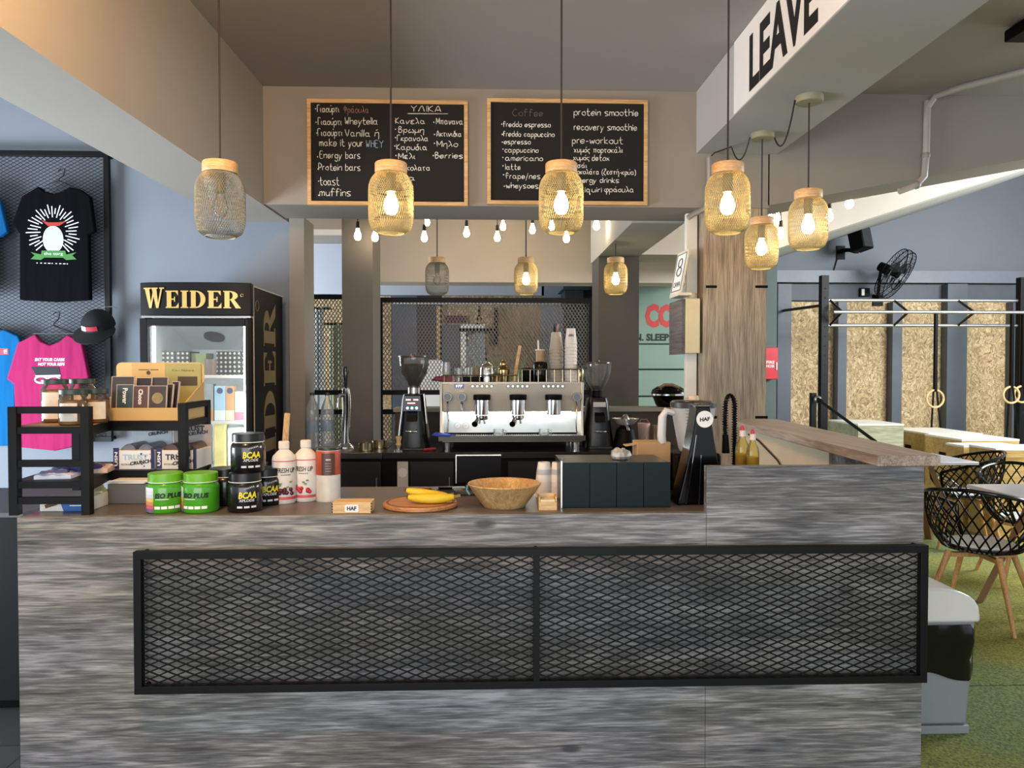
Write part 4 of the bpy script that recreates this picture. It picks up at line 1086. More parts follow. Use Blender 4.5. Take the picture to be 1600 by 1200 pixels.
# inside: fan housing, shelves, LED light
fz = PZ(545, YF + .4, 300)
hs = build('fan_housing', MB().prism([(fy1 - .047, fz), (YF + .28, zh - .002), (fy1 - .047, zh - .002)], 'x', il + .007, ir - .007), mat('c9cecb', .4), fr_)
cf = P(329, 527, 4.7); Mx = Matrix.Rotation(radians(62), 3, 'X')
ny = Vector((0, -(zh - fz), -(fy1 - YF - .327))).normalized()
fcen = Vector((cf.x, (fy1 - .047 + YF + .28) / 2, (fz + zh) / 2)) + ny * .002
mb = MB().cyl(fcen, fcen + ny * .012, .062, n=24); build('fan_grille', mb, mat('2e3030', .5), hs)
levels = [PZ(587, YF + .15, 300), PZ(658, YF + .15, 300), PZ(735, YF + .15, 300), .75, .45]
for z in levels:
    mb = MB(); 
    for i in range(18): mb.box(il + .01 + i * (ir - il - .026) / 17, il + .016 + i * (ir - il - .026) / 17, YF + .11, fy1 - .06, z - .006, z)
    mb.box(il + .008, ir - .008, YF + .1, YF + .112, z - .014, z + .004)
    build('shelf', mb, WHITE, fr_)
build('light_strip', MB().box(il + .007, il + .018, YF + .072, YF + .085, .3, zh - .03), glow('fridge_led', (.9, .97, 1.0), 14), fr_)
build('light_strip', MB().box(ir - .018, ir - .007, YF + .072, YF + .085, .3, zh - .03), bpy.data.materials['fridge_led'], fr_)
# what stands inside
m, N, L, b = new('polka_dot_print'); tc = N.new('ShaderNodeTexCoord'); vo = N.new('ShaderNodeTexVoronoi'); vo.inputs['Scale'].default_value = 38; vo.inputs['Randomness'].default_value = .0
L.new(tc.outputs['Object'], vo.inputs['Vector']); r = N.new('ShaderNodeValToRGB'); r.color_ramp.interpolation = 'CONSTANT'
r.color_ramp.elements[0].color = lin('b9b5a8'); r.color_ramp.elements[1].position = .3; r.color_ramp.elements[1].color = lin('2c2c2b')
L.new(vo.outputs['Distance'], r.inputs['Fac']); L.new(r.outputs['Color'], b.inputs['Base Color']); b.inputs['Roughness'].default_value = .5
DOTS = m
def fitem(name, pa, pb, yt, lev, Y, m, label, cat, t=.1, mb=None, **k):
    x0 = PX(pa, Y, 560); x1 = PX(pb, Y, 560); z0 = levels[lev] + .0005
    return solo(name, MB().box(x0, x1, Y, Y + t, z0, PZ(yt, Y, 300)), m, label, cat, **k)
fitem('polka_dot_carton', 251, 273, 549, 0, 4.5, DOTS, 'dark dotted carton at the left of the top fridge shelf', 'carton', .15, group='dotted cartons in the fridge')
fitem('polka_dot_carton', 274, 297, 549, 0, 4.5, DOTS, 'dark dotted carton second from the left on the top fridge shelf', 'carton', .15, group='dotted cartons in the fridge')
fitem('polka_dot_carton', 338, 381, 549, 0, 4.5, DOTS, 'large dark dotted carton at the right of the top fridge shelf', 'carton', .15, group='dotted cartons in the fridge')
fitem('green_carton', 299, 322, 552, 0, 4.52, mat('8c9668', .6), 'green carton between the dotted cartons in the fridge', 'carton', .12)
xq = P(330, 575, 4.5); solo('beaker', MB().lathe([(.03, levels[0] + .0005), (.036, PZ(561, 4.5, 300))], (xq.x, 4.5, 0), 20), mat('7d6a64', .4), 'brownish beaker on the top fridge shelf', 'beaker')
# cheese and ham style packs on the second shelf, leaning back
pk = [(322, 333, 600, '98a0a0', 'd98a4a', 'orange ended pack left on the second fridge shelf'), (335, 352, 603, '9fc4d8', 'dfe8ea', 'pale blue pack standing on the second fridge shelf'),
      (352.5, 366, 603, 'c89866', 'e8d8b8', 'tan wedge pack on the second fridge shelf'), (367, 382, 612, 'efe7d2', 'd77a92', 'cream and pink pack on the second fridge shelf')]
for pa, pb, yt, c1, c2, lab in pk:
    Y = 4.46; x0 = PX(pa, Y, 620); x1 = PX(pb, Y, 620); z0 = levels[1] + .0005; z1 = PZ(yt, Y, 300); zm = z0 + (z1 - z0) * .3
    o = solo('food_pack', MB().box(x0, x1, Y, Y + .05, z0, z1), mat(c1, .4), lab, 'food pack', group='packs on the second fridge shelf')
    build('label', MB().box(x0 - o.location.x, x1 - o.location.x, -.0262, -.0252, .004, zm - z0), mat(c2, .5), o)
    if c1 == '9fc4d8' or c1 == 'c89866':
        build('emblem', MB().cyl(((x0 + x1) / 2 - o.location.x, -.0252, (z1 - z0) * .86), ((x0 + x1) / 2 - o.location.x, -.0262, (z1 - z0) * .86), .018, n=16), mat('35466e', .5), o)
for pa, pb, yt, c1, lab in ((332, 352, 662, 'e6d98a', 'yellow and white bag on the third fridge shelf'), (353, 381, 668, 'dfe6ea', 'white bag leaning on the third fridge shelf')):
    fitem('food_bag', pa, pb, yt, 2, 4.47, mat(c1, .5, var=.12, scale=14), lab, 'food bag', .06, group='bags on the third fridge shelf', bevel=.012)
# ---------------------------------------------------------------- left wall: grid, shirts, cap
YW = 5.12; YP = 5.05
gA = P(-70, 235, YP); gB = P(171, 237, YP); gz0 = PZ(690, YP, 100); f = .035
gp = thing('wall_grid_panel', 'black framed expanded metal panel on the blue wall carrying the shirts', 'mesh panel', ((gA.x + gB.x) / 2, YP, gz0), world=True)
mb = MB().box(gA.x, gB.x, YP - .015, YP + .015, gB.z - f, gB.z).box(gA.x, gB.x, YP - .015, YP + .015, gz0, gz0 + f).box(gB.x - f, gB.x, YP - .015, YP + .015, gz0 + f, gB.z - f).box(gA.x, gA.x + f, YP - .015, YP + .015, gz0 + f, gB.z - f)
build('frame', mb, BLACKM, gp, bevel=.002)
build('mesh', MB().lattice(gA.x + f, gB.x - f, gz0 + f, gB.z - f, .0435, .0235, .0032, .0022, lambda x, z, o: (x, YP + o, z)), mat('1a1e24', .6, spec=.2), gp)
for x in (gB.x - .02, gA.x + .02):
    for z in (gz0 + .02, gB.z - .02): build('spacer', MB().cyl((x, YP + .015, z), (x, YW - .0005, z), .012, n=10), BLACKM, gp)
def cloth(name, col):
    m, N, L, b = new(name); b.inputs['Roughness'].default_value = .95; b.inputs['Specular IOR Level'].default_value = .08; b.inputs['Base Color'].default_value = lin(col)
    tc = N.new('ShaderNodeTexCoord'); mp_ = N.new('ShaderNodeMapping'); mp_.inputs['Scale'].default_value = (9, 9, 1.6)
    nz = N.new('ShaderNodeTexNoise'); nz.inputs['Scale'].default_value = 1; nz.inputs['Detail'].default_value = 2
    L.new(tc.outputs['Object'], mp_.inputs[0]); L.new(mp_.outputs[0], nz.inputs['Vector'])
    bp = N.new('ShaderNodeBump'); bp.inputs['Strength'].default_value = .6; bp.inputs['Distance'].default_value = .04
    L.new(nz.outputs['Fac'], bp.inputs['Height']); L.new(bp.outputs['Normal'], b.inputs['Normal'])
    return m
def hanger(px, py, Y, t, hw, hook=.09):
    c = P(px, py, Y); 
    pts = [(c.x - .03, Y + .045, c.z + hook - .02), (c.x - .015, Y + .05, c.z + hook), (c.x + .012, Y + .05, c.z + hook - .005), (c.x + .014, Y + .03, c.z + hook - .05), (c.x, Y, c.z + .01), (c.x, Y, c.z)]
    mb = MB().tube(pts, .004, 6).tube([(c.x, Y, c.z), (c.x - hw, Y, c.z - hw * .42), (c.x + hw, Y, c.z - hw * .42), (c.x, Y, c.z)], .004, 6)
    return build('hanger', mb, mat('30343a', .35), t)
def shirt(label, outl, Y, col, prints, hk, name='t_shirt'):
    pts = [(P(a_, b_, Y).x, P(a_, b_, Y).z) for a_, b_ in outl]
    zs_ = min(p[1] for p in pts); cx = sum(p[0] for p in pts) / len(pts)
    t = thing(name, label, 't-shirt', (cx, Y, zs_), group='t-shirts on the wall grid', world=True)
    build('fabric', MB().prism(pts, 'y', Y - .02, Y + .02), cloth('cotton_' + col, col), t, bevel=.009, seg=3)
    if hk: hanger(hk[0], hk[1], Y, t, .13)
    for n_, mb, m in prints: build(n_, mb, m, t)
    return t
Ys = 4.98
def pf(px, py): p = P(px, py, Ys - .021); return p
# black shirt print: rays around a plain pale oval and a green ribbon
mb = MB(); c = pf(83, 362)
for i in range(40):
    a_ = i * 2 * pi / 40 + .04
    if -2.2 < math.atan2(sin(a_), cos(a_)) < -.95: continue
    r0 = .085 + .02 * (i % 2); r1 = .15 + .012 * (i % 3)
    p0 = c + Vector((cos(a_) * r0 * .95, 0, sin(a_) * r0 * 1.1)); p1 = c + Vector((cos(a_) * r1, 0, sin(a_) * r1 * 1.02))
    mb.bar(p0, p1, .0065, .001, up=(0, 1, 0))
rays = mb
oval = MB().prism([(c.x + .066 * cos(i * pi / 16), c.z - .05 + .088 * sin(i * pi / 16)) for i in range(32)], 'y', c.y - .0012, c.y)
band = MB().prism([(c.x - .075, c.z + .075), (c.x - .03, c.z + .06), (c.x + .03, c.z + .06), (c.x + .09, c.z + .07), (c.x + .04, c.z + .038), (c.x - .03, c.z + .035)], 'y', c.y - .0022, c.y - .0013)
q0 = pf(84, 399)
rib = MB().prism([(q0.x - .145, q0.z + .02), (q0.x - .08, q0.z + .005), (q0.x - .075, q0.z + .03), (q0.x + .075, q0.z + .03), (q0.x + .08, q0.z + .005), (q0.x + .145, q0.z + .02), (q0.x + .12, q0.z), (q0.x + .145, q0.z - .025), (q0.x + .08, q0.z - .03), (q0.x + .06, q0.z - .015), (q0.x - .06, q0.z - .015), (q0.x - .08, q0.z - .03), (q0.x - .145, q0.z - .025), (q0.x - .12, q0.z)], 'y', c.y - .003, c.y)
rt = MB().text('the torg', .12, .024, front(q0.x, c.y - .003, q0.z + .008), .0006); rd = MB(); [rd.box(q0.x - .11 + i * .024, q0.x - .11 + i * .024 + .008 + .003 * (i % 4), c.y - .0008, c.y, q0.z - .053 - .0006 * i, q0.z - .047 - .0006 * i) for i in range(9)]
shirt('black t-shirt with white ray print and green ribbon, on a hanger', [(62, 292), (72, 300), (86, 303), (100, 300), (110, 293), (128, 297), (143, 308), (150, 362), (140, 367), (143, 469), (90, 472), (33, 469), (33, 366), (21, 350), (36, 308)], Ys, '08090c',
      [('print_rays', rays, mat('d8dadb', .8)), ('print_oval', oval, mat('b4b9bd', .8)), ('print_band', band, mat('a8302c', .8)), ('print_dashes', rd, mat('c8c4c4', .8)), ('print_ribbon', rib, mat('3f7a3a', .8)), ('print_text', rt, mat('dfe6dc', .8))], (92, 282))
mb = MB(); a1 = pf(82, 562); mb.text('EAT YOUR CARBS', .19, .02, front(a1.x - .0, Ys - .0505, pf(75, 562).z), .001, .03, .2); mb.text('NOT YOUR REPS', .17, .02, front(a1.x + .01, Ys - .0505, pf(75, 569).z), .001, .03, .2)
p_ = [pf(53, 573), pf(96, 573), pf(99, 586), pf(62, 588)]
hair = MB().prism([(v.x, v.z) for v in p_], 'y', Ys - .0525, Ys - .0505)
gl = MB()
for gx in (69, 89): g_ = pf(gx, 593); gl.tube([(g_.x + .038 * cos(i * pi / 8) , Ys - .052, g_.z + .022 * sin(i * pi / 8)) for i in range(16)], .007, 6, True)
gA_ = pf(60, 588); gB_ = pf(99, 587); gl.bar((gA_.x, Ys - .052, gA_.z), (gB_.x, Ys - .052, gB_.z), .004, .012)
shirt('pink t-shirt with white slogan and white glasses print, on a hanger', [(57, 522), (66, 534), (80, 540), (95, 534), (107, 523), (130, 536), (141, 590), (126, 600), (122, 640), (121, 697), (88, 704), (28, 698), (24, 600), (13, 592), (30, 536)], Ys - .03, '9c2a5b',
      [('print_text', mb, mat('eceaea', .8)), ('print_block', hair, mat('202228', .8)), ('print_glasses', gl, mat('eceaea', .8))], (84, 508))
mb = MB(); a1 = pf(3, 549); mb.box(a1.x - .12, a1.x + .028, Ys + .0405 - .041, Ys + .0405 - .0395, a1.z - .02, a1.z + .02)
m2 = MB().text('E', .02, .025, front(a1.x + .01, Ys + .0405 - .041, a1.z), .001, .02)
shirt('bright blue t-shirt left of the pink one, cut by the picture edge', [(-45, 520), (-30, 516), (-12, 522), (8, 515), (30, 525), (37, 540), (26, 600), (26, 696), (-60, 697), (-64, 600), (-75, 590)], Ys + .022, '155d92', [('print_block', mb, mat('c04050', .8)), ('print_text', m2, mat('e8eaee', .8))], (-18, 506))
shirt('blue t-shirt high up left, only its sleeve inside the picture', [(-70, 300), (-40, 296), (-10, 303), (3, 315), (14, 362), (2, 370), (-10, 372), (-10, 468), (-95, 468), (-95, 370), (-110, 360), (-92, 310)], Ys, '124f80', [], (-45, 285))
# cap
cc = P(154, 503, 4.93); cp = thing('baseball_cap', 'black baseball cap with white and red badge at the right edge of the wall grid', 'cap', (cc.x, cc.y, cc.z - .1), world=True)
CM = mat('0a0b0d', .85, var=.1, scale=30, bump=.1)
Mc = Matrix.Rotation(radians(28), 3, 'X')
mb = MB(); pr = [(.1 * cos(t_ * pi / 2 / 9), .115 * sin(t_ * pi / 2 / 9)) for t_ in range(9)] + [(.001, .116)]
mb.lathe(pr, (cc.x, cc.y, cc.z - .03), 26, Mc, sy=1.12); build('crown', mb, CM, cp)
vs = []; n = 14
for i in range(n + 1):
    a_ = pi + pi * i / n
    for r, dz in ((.099, 0), (.099 + .075 * sin(pi * i / n) ** .7, -.035 * sin(pi * i / n))):
        for tz in (0, .005): vs.append(Vector((cc.x, cc.y, cc.z - .03)) + Mc @ Vector((r * cos(a_), r * 1.12 * sin(a_), dz + tz)))
fs = []
for i in range(n):
    q = i * 4; l = q + 4; fs += [(q, l, l + 2, q + 2), (q + 1, q + 3, l + 3, l + 1), (q + 2, l + 2, l + 3, q + 3), (q, q + 1, l + 1, l)]
build('brim', MB().add(vs, fs), CM, cp)
def capmap(a0, z0): return lambda a_, b_, d_: tuple(Vector((cc.x, cc.y, cc.z - .03)) + Mc @ Vector(((.101 * cos((z0 + b_) / .2) + d_) * sin(a0 + a_ / .1), -(.113 * cos((z0 + b_) / .2) + d_) * cos(a0 + a_ / .1), z0 + b_)))
def cappatch(a0, w_, z0, h2, m, nm):
    fn = capmap(a0, z0); vs = []; n = 6
    for i in range(n + 1):
        for d_ in (0, .002):
            for b_ in (-h2 / 2, h2 / 2): vs.append(fn(-w_ / 2 + w_ * i / n, b_, d_))
    fs = []
    for i in range(n):
        k = i * 4; l = k + 4; fs += [(k + 2, l + 2, l + 3, k + 3), (k, k + 1, l + 1, l), (k + 1, k + 3, l + 3, l + 1), (k, l, l + 2, k + 2)]
    build(nm, MB().add(vs, fs), m, cp)
cappatch(-.42, .036, .032, .03, WHITE, 'white_badge'); cappatch(.12, .066, .032, .03, mat('a02030', .7), 'red_badge')
build('hook', MB().tube([(cc.x + .03, cc.y + .02, cc.z + .1), (cc.x + .06, cc.y + .07, cc.z + .105), (cc.x + .07, YP - .016, cc.z + .1)], .004, 6), CHROME, cp)
# ---------------------------------------------------------------- display rack at the left end of the counter
Z0 = ZC
rk = thing('counter_rack', 'black steel corner rack with snack shelves at the left end of the counter', 'rack', (-1.35, 2.65, Z0), world=True)
ZT = 1.377; zA = 1.313; zB = 1.137; p_ = .027
lf = [(-1.53, 2.435), (-1.302, 2.435)]; bk = [(-1.60, 2.93)]
rt_ = [(-1.085, 2.66), (-1.105, 2.93)]
posts = [lf[0], lf[1], bk[0], rt_[0], rt_[1]]
for x, y in posts: build('post', MB().box(x, x + p_, y, y + p_, Z0, ZT if (x, y) != bk[0] else zA), BLACKM, rk)
def rail(a_, b_, z, h=.022): 
    return MB().bar((a_[0] + p_ / 2, a_[1] + p_ / 2, z - h / 2), (b_[0] + p_ / 2, b_[1] + p_ / 2, z - h / 2), .02, h)
for a_, b_ in ((lf[0], lf[1]), (rt_[0], rt_[1])):
    for z in (ZT, zA - .001, 1.205, zB - .001, 1.085): build('rail', rail(a_, b_, z), BLACKM, rk)
for z in (zA - .001, zB - .001): build('rail', rail(lf[0], bk[0], z), BLACKM, rk); build('rail', rail(bk[0], rt_[1], z), BLACKM, rk)
Lsh = [(-1.53 + .014, 2.462), (-1.302 + .014, 2.462), (-1.345, 2.70), (-1.085, 2.70), (-1.108, 2.944), (-1.586, 2.944)]
build('shelf_board', MB().prism(Lsh, 'z', zA - .016, zA), wood('rack_shelf_wood', ('6e4f2c', '8d6838', 'a47f4a'), (3, 12, 12), .5), rk)
build('shelf_board', MB().prism(Lsh, 'z', zB - .016, zB), mat('202022', .5), rk)
build('shelf_edge', MB().bar((-1.345, 2.70, zA - .018), (-1.085, 2.70, zA - .018), .012, .035).bar((-1.29, 2.463, zA - .0175), (-1.345, 2.70, zA - .0175), .012, .034), BLACKM, rk)
build('shelf_edge', MB().bar((-1.345, 2.70, zB - .018), (-1.085, 2.70, zB - .018), .012, .035).bar((-1.29, 2.463, zB - .0175), (-1.345, 2.70, zB - .0175), .012, .034), BLACKM, rk)
# nut butter jars
NUT = mat('9a6f3e', .4, var=.12, scale=14); LIDG = mat('25352d', .4)
def nutjar(h, label):
    t = thing('nut_butter_jar', label, 'jar', group='nut butter jars on the rack'); r = .043
    build('glass', MB().lathe([(r - .004, 0), (r, .006), (r, h - .035), (r - .008, h - .022), (r - .009, h - .018)], n=28), clear('jar_glass', (.95, .9, .8), 1.0, .03), t)
    build('contents', MB().lathe([(r - .006, .003), (r - .003, .008), (r - .003, h - .04), (r - .02, h - .036), (.001, h - .036)], n=28), NUT, t)
    build('label', MB().patch((0, 0, 0), r + .0003, .014, h - .045, -.55, .75), mat('d9d2c2', .6, var=.08, scale=40), t)
    build('lid', MB().lathe([(r - .003, h - .018), (r - .001, h - .016), (r - .001, h - .002), (r - .003, h), (.001, h)], n=32), LIDG, t)
    return t
j1 = nutjar(.15, 'tall nut butter jar at the back left of the rack top'); j1.location = (PX(86, 2.64), 2.64, zA)
dup(j1, (PX(128, 2.73), 2.73, zA), .4, 'tall nut butter jar at the back right of the four on the rack')
j3 = nutjar(.118, 'short nut butter jar in front with its cream label turned to the camera'); j3.location = (PX(114, 2.515), 2.515, zA)
dup(j3, (PX(148, 2.615), 2.618, zA), .5, 'short nut butter jar beside the cardboard display box')
# cardboard display box with bars
KR = mat('c3a368', .75, var=.05, scale=8); KR2 = mat('b89a60', .75, var=.05)
bx = thing('display_box', 'open cardboard display box of bars on top of the rack', 'box', (-1.235, 2.82, zA), world=True)
x0, x1, y0, y1 = -1.385, -1.092, 2.705, 2.93
build('front_lip', MB().box(x0, x1, y0, y0 + .004, zA + .001, zA + .046), KR, bx)
build('base', MB().box(x0, x1, y0 + .0045, y1, zA + .0005, zA + .004), KR2, bx)
bp_ = [(x0 - .04, zA + .004), (x1, zA + .004), (x1, 1.505)] + [(x1 - .02 + .02 * cos(i * h_ / 5), 1.505 + .018 * sin(i * h_ / 5)) for i in range(6)] + [(x0 - .02 - .02 * sin(i * h_ / 5), 1.505 + .018 * cos(i * h_ / 5)) for i in range(6)]
build('back_panel', MB().prism(bp_, 'y', y1 - .004, y1), mat('d0b981', .7, var=.05), bx)
for xx, nm in ((x0, 'side_panel'), (x1 - .004, 'side_panel')):
    build(nm, MB().prism([(y0 + .005, zA + .005), (y1 - .005, zA + .005), (y1 - .005, 1.45), (y0 + .005, zA + .046)], 'x', xx, xx + .004), KR, bx)
cdk = [(206, 258, 567, 592, 'c9a76a', 'tan printed card leaning in the cardboard display box'), (258, 314, 568, 640, 'a09a5e', 'olive printed card leaning in the cardboard display box')]
for pa, pb, ya, yb_, c_, lab in cdk:
    Y = 2.915; A = P(pa, ya, Y); z0 = zA + .0045
    o = solo('printed_card', MB().box(A.x, PX(pb, Y), Y, Y + .003, z0, A.z), mat(c_, .6, var=.05), lab, 'card', group='printed cards in the display box')
    mb = MB(); w_ = PX(pb, Y) - A.x
    if pa > 250: mb.text('Co - Nature', w_ * .6, .008, front(0, -.0015, A.z - z0 - .026), .0006)
    else: mb.box(-w_ * .3, w_ * .02, -.0022, -.0015, A.z - z0 - .028, A.z - z0 - .025).box(w_ * .06, w_ * .3, -.0022, -.0015, A.z - z0 - .028, A.z - z0 - .025)
    if pa > 250: mb.box(-.02, w_ * .4, -.0025, -.0015, A.z - z0 - .085, A.z - z0 - .05)
    else: mb.cyl((0, -.0015, A.z - z0 - .038), (0, -.0022, A.z - z0 - .038), .008, n=14)
    build('print', mb, mat('4a4030', .7), o)
bars = [(172, 205, 588, .5, '2c2320', '', 2.74, 'dark wrapped bar at the far left of the display box'), (180, 206, 601, .12, '2f4448', 'Power', 2.716, 'blue grey wrapped bar lettered Power'),
        (207, 232, 590, -.3, '2c2320', '', 2.76, 'dark wrapped bar standing behind the reddish one'), (206, 229, 603, .1, '4e2a20', 'Choco', 2.716, 'reddish brown wrapped bar lettered Choco'),
        (230, 258, 603, -.1, '3a3128', '', 2.716, 'brown wrapped bar with an almond coloured picture'), (233, 258, 589, .2, '2b2220', '', 2.77, 'dark wrapped bar behind the almond picture one'),
        (256, 266, 600, -.5, '2f2622', '', 2.735, 'dark bar seen nearly edge on, left of two'), (263, 275, 596, -.6, '332823', '', 2.76, 'dark bar seen nearly edge on, right of two')]
for pa, pb, yt, rz, c_, tx, Y, lab in bars:
    A = P(pa, yt, Y); B = P(pb, yt, Y); w_ = B.x - A.x; zb_ = zA + .0045; hh = A.z - zb_
    lean = .10 if Y < 2.73 else .16
    M = Matrix.Rotation(rz * .35, 3, 'Z') @ Matrix.Rotation(-lean, 3, 'X')
    t = thing('snack_bar', lab, 'snack bar', ((A.x + B.x) / 2, Y + .006, zb_ + .001), group='wrapped bars in the display box')
    build('wrapper', MB().obox(M @ Vector((0, 0, hh / 2)), (w_, .007, hh), M), mat(c_, .4, var=.15, scale=30), t, bevel=.002)
    mb = MB()
    for s_i in (-1, 1): mb.obox(M @ Vector((s_i * w_ / 2, 0, hh / 2)), (.0022, .0075, hh), M)
    mb.obox(M @ Vector((0, 0, hh - .001)), (w_, .008, .002), M)
    build('sealed_edge', mb, mat('b9aba0', .5), t)
    if tx:
        mb = MB().text(tx, hh * .46, w_ * .30, lambda a_, b_, d_: tuple(M @ Vector((b_, -.0036 - d_, hh * .66 - a_))), .0008, .03)
        build('lettering', mb, WHITE, t)
    elif pb - pa > 26 and yt > 600:
        build('picture', MB().cyl(M @ Vector((0, -.0036, hh * .62)), M @ Vector((0, -.0042, hh * .62)), w_ * .32, n=16), mat('8c7f58', .6, var=.2, scale=60), t)
# crunch bar boxes
def snack_box(px0, px1, c_, tcol, label, dy=0.0):
    Y = 2.715; A = PX(px0, Y); B = PX(px1, Y); w_ = B - A; zb_ = zB
    t = thing('crunch_bar_box', label, 'snack box', ((A + B) / 2, Y, zb_), group='crunch bar display boxes'); hw = w_ / 2
    build('tray', MB().box(-hw, hw, 0, .15, .0005, .068), mat(c_, .55, var=.04), t, bevel=.001)
    build('blue_band', MB().box(hw - .012, hw, -.001, 0, .002, .078), mat('1d2252', .5), t); bnd = build('blue_band', MB().box(-hw, -hw + .02, -.0012, 0, .002, .078), mat('1d2252', .5), t)
    build('band_lettering', MB().text('USN', .05, .011, lambda a_, b_, d_: (-hw + .010 - b_, -.0012 - d_, .038 + a_), .0006, .03), WHITE, bnd)
    mb = MB().text('TRUST', w_ * .62, .021, front(-.0 + .005, 0, .044), .001, .03); build('lettering', mb, mat(tcol, .6), t)
    mb = MB().text('CRUNCH', w_ * .52, .013, lambda a_, b_, d_: (.024 + a_, -.0005 - d_, .026 + b_ + a_ * .14), .001, .04)
    mb.text('PROTEIN BAR', w_ * .25, .006, front(-hw + .045, 0, .018), .0006)
    for i in range(7): mb.sphere((rnd.uniform(0, hw * .8), -.0005, rnd.uniform(.006, .06)), rnd.uniform(.0015, .004), 6)
    build('black_lettering', mb, mat('1b1c20', .6), t)
    # domed pack tops
    for i in range(2):
        a0 = -hw + .014 + i * (w_ - .02) / 2; pts = [(a0 + (w_ - .026) / 2 * k / 10, .06 + .03 * sin(pi * k / 10) ** .6) for k in range(11)]
        build('bar_pack', MB().prism(pts, 'y', .02, .14), mat('6b6f7c' if tcol[0] != '2' else '4a352b', .35, var=.25, scale=25), t)
    lid = build('lid', MB().box(-hw, hw, .152, .157, .0005, .15), mat('b7c4cf' if tcol[0] != '2' else '9c9a98', .55, var=.1, scale=12), t)
    mb = MB().text('TRUST', w_ * .62, .021, front(.0, .152, .135), .001, .03); build('lettering', mb, mat('6fa3c4' if tcol[0] != '2' else '2a2422', .6), lid)
    mb = MB().text('CRUNCH', w_ * .5, .013, lambda a_, b_, d_: (.02 + a_, .1515 - d_, .118 + b_ + a_ * .14), .001, .04); build('black_lettering', mb, mat('1b1c20', .6), lid)
    return t
snack_box(176, 240, 'dcdfe0', '9fc0d4', 'white crunch bar box with pale blue lettering on the middle rack shelf')
snack_box(243, 306, 'd6d2ca', '2a2422', 'crunch bar box with dark brown lettering on the middle rack shelf')
# flat packets on the middle shelf, left
pk = [(62, 118, 'cfd0d8', '23286a', .010, .15, 2.53), (92, 150, '2a2f74', 'c9cad2', .024, -.25, 2.6), (120, 172, 'd8b8a0', 'a04030', .014, .2, 2.66)]
labs = ['flat white and blue snack packet at the left of the middle rack shelf', 'dark blue snack packet on top of the flat packets on the rack', 'pinkish snack packet at the inner corner of the middle rack shelf']
for (pa, pb, c1, c2, zo, rz, Y), lab in zip(pk, labs):
    x = PX((pa + pb) / 2, Y); w_ = PX(pb, Y) - PX(pa, Y); M = Matrix.Rotation(rz, 3, 'Z')
    t = thing('snack_packet', lab, 'packet', (x, Y, zB), group='flat snack packets on the rack')
    nb = 8; vs = []
    for j in range(nb + 1):
        for i in range(nb + 1):
            u = i / nb - .5; v = j / nb - .5; bulge = (cos(pi * u) * cos(pi * v)) ** .5 if abs(u) < .5 and abs(v) < .5 else 0
            q = M @ Vector((u * w_ * .95, v * .1, 0))
            vs.append((q.x, q.y, zo + .003 + .012 * bulge + .003 * sin(i * 2 + j)))
    k_ = len(vs); vs += [(v[0], v[1], zo - .006 if zo > .02 else .0005) for v in vs]
    fs = [(j * (nb + 1) + i, j * (nb + 1) + i + 1, (j + 1) * (nb + 1) + i + 1, (j + 1) * (nb + 1) + i) for j in range(nb) for i in range(nb)]
    fs += [tuple(k_ + q for q in reversed(f_)) for f_ in fs]
    ed = list(range(nb + 1)) + [j * (nb + 1) + nb for j in range(1, nb + 1)] + [nb * (nb + 1) + i for i in range(nb - 1, -1, -1)] + [j * (nb + 1) for j in range(nb - 1, 0, -1)]
    fs += [(ed[(i + 1) % len(ed)], ed[i], k_ + ed[i], k_ + ed[(i + 1) % len(ed)]) for i in range(len(ed))]
    build('wrapper', MB().add(vs, fs), mat(c1, .3, var=.15, scale=30), t)
    build('printed_band', MB().obox(M @ Vector((.0, -.03, zo + .012)), (w_ * .7, .02, .006), M), mat(c2, .3), t)
# counter level: recovery bar box, papers, packets
Y = 2.50; A = PX(60, Y); B = PX(138, Y)
t = thing('recovery_bar_box', 'white and blue snack box at the foot of the rack', 'snack box', ((A + B) / 2, Y, Z0), group=None); hw = (B - A) / 2
build('carton', MB().box(-hw, hw, 0, .12, .0005, .045), mat('dcd9cf', .5), t, bevel=.001)
build('blue_panel', MB().prism([(-hw * .05, .001), (hw * .98, .001), (hw * .98, .044), (-hw * .25, .044)][::1], 'y', -.0012, -.0002), mat('245c9c', .5), t)
mb = MB().text('Recovery Bar', hw * 1.1, .010, front(hw * .42, -.0012, .034), .0006, .02); mb.box(hw * .2, hw * .7, -.002, -.0012, .018, .021)
build('lettering', mb, WHITE, t)
build('picture', MB().obox((-hw * .55, -.0012, .022), (hw * .5, .001, .012), Matrix.Rotation(-.3, 3, 'Y')), mat('5a3a26', .6, var=.3, scale=50), t)
Y = 2.6; A = PX(128, Y, 790); B = PX(166, Y, 790)
t = thing('food_pouch', 'crumpled yellowish foil pouch beside the snack box under the rack', 'pouch', ((A + B) / 2, 2.62, Z0))
build('pouch', MB().lathe([(.03, .0005), (.04, .012), (.034, .05), (.02, .075), (.026, .082), (.001, .083)], n=9, sy=.7), mat('b8b088', .25, .3, var=.35, scale=30), t, sharp=15)
Y = 2.63; A = PX(168, Y, 770); B = PX(230, Y, 770)
t = thing('paper_box', 'grey box with loose white papers on top, on the counter under the rack', 'box', ((A + B) / 2, Y, Z0)); hw = (B - A) / 2
build('box', MB().box(-hw, hw, 0, .2, .0005, .07), mat('57595c', .6), t, bevel=.002)
for i in range(3):
    M = Matrix.Rotation(.06 * (i - 1), 3, 'Z'); build('paper_sheet', MB().obox((.004 * i, .1, .073 + .004 * i), (hw * 1.95, .2, .003), M), PAPER, t)
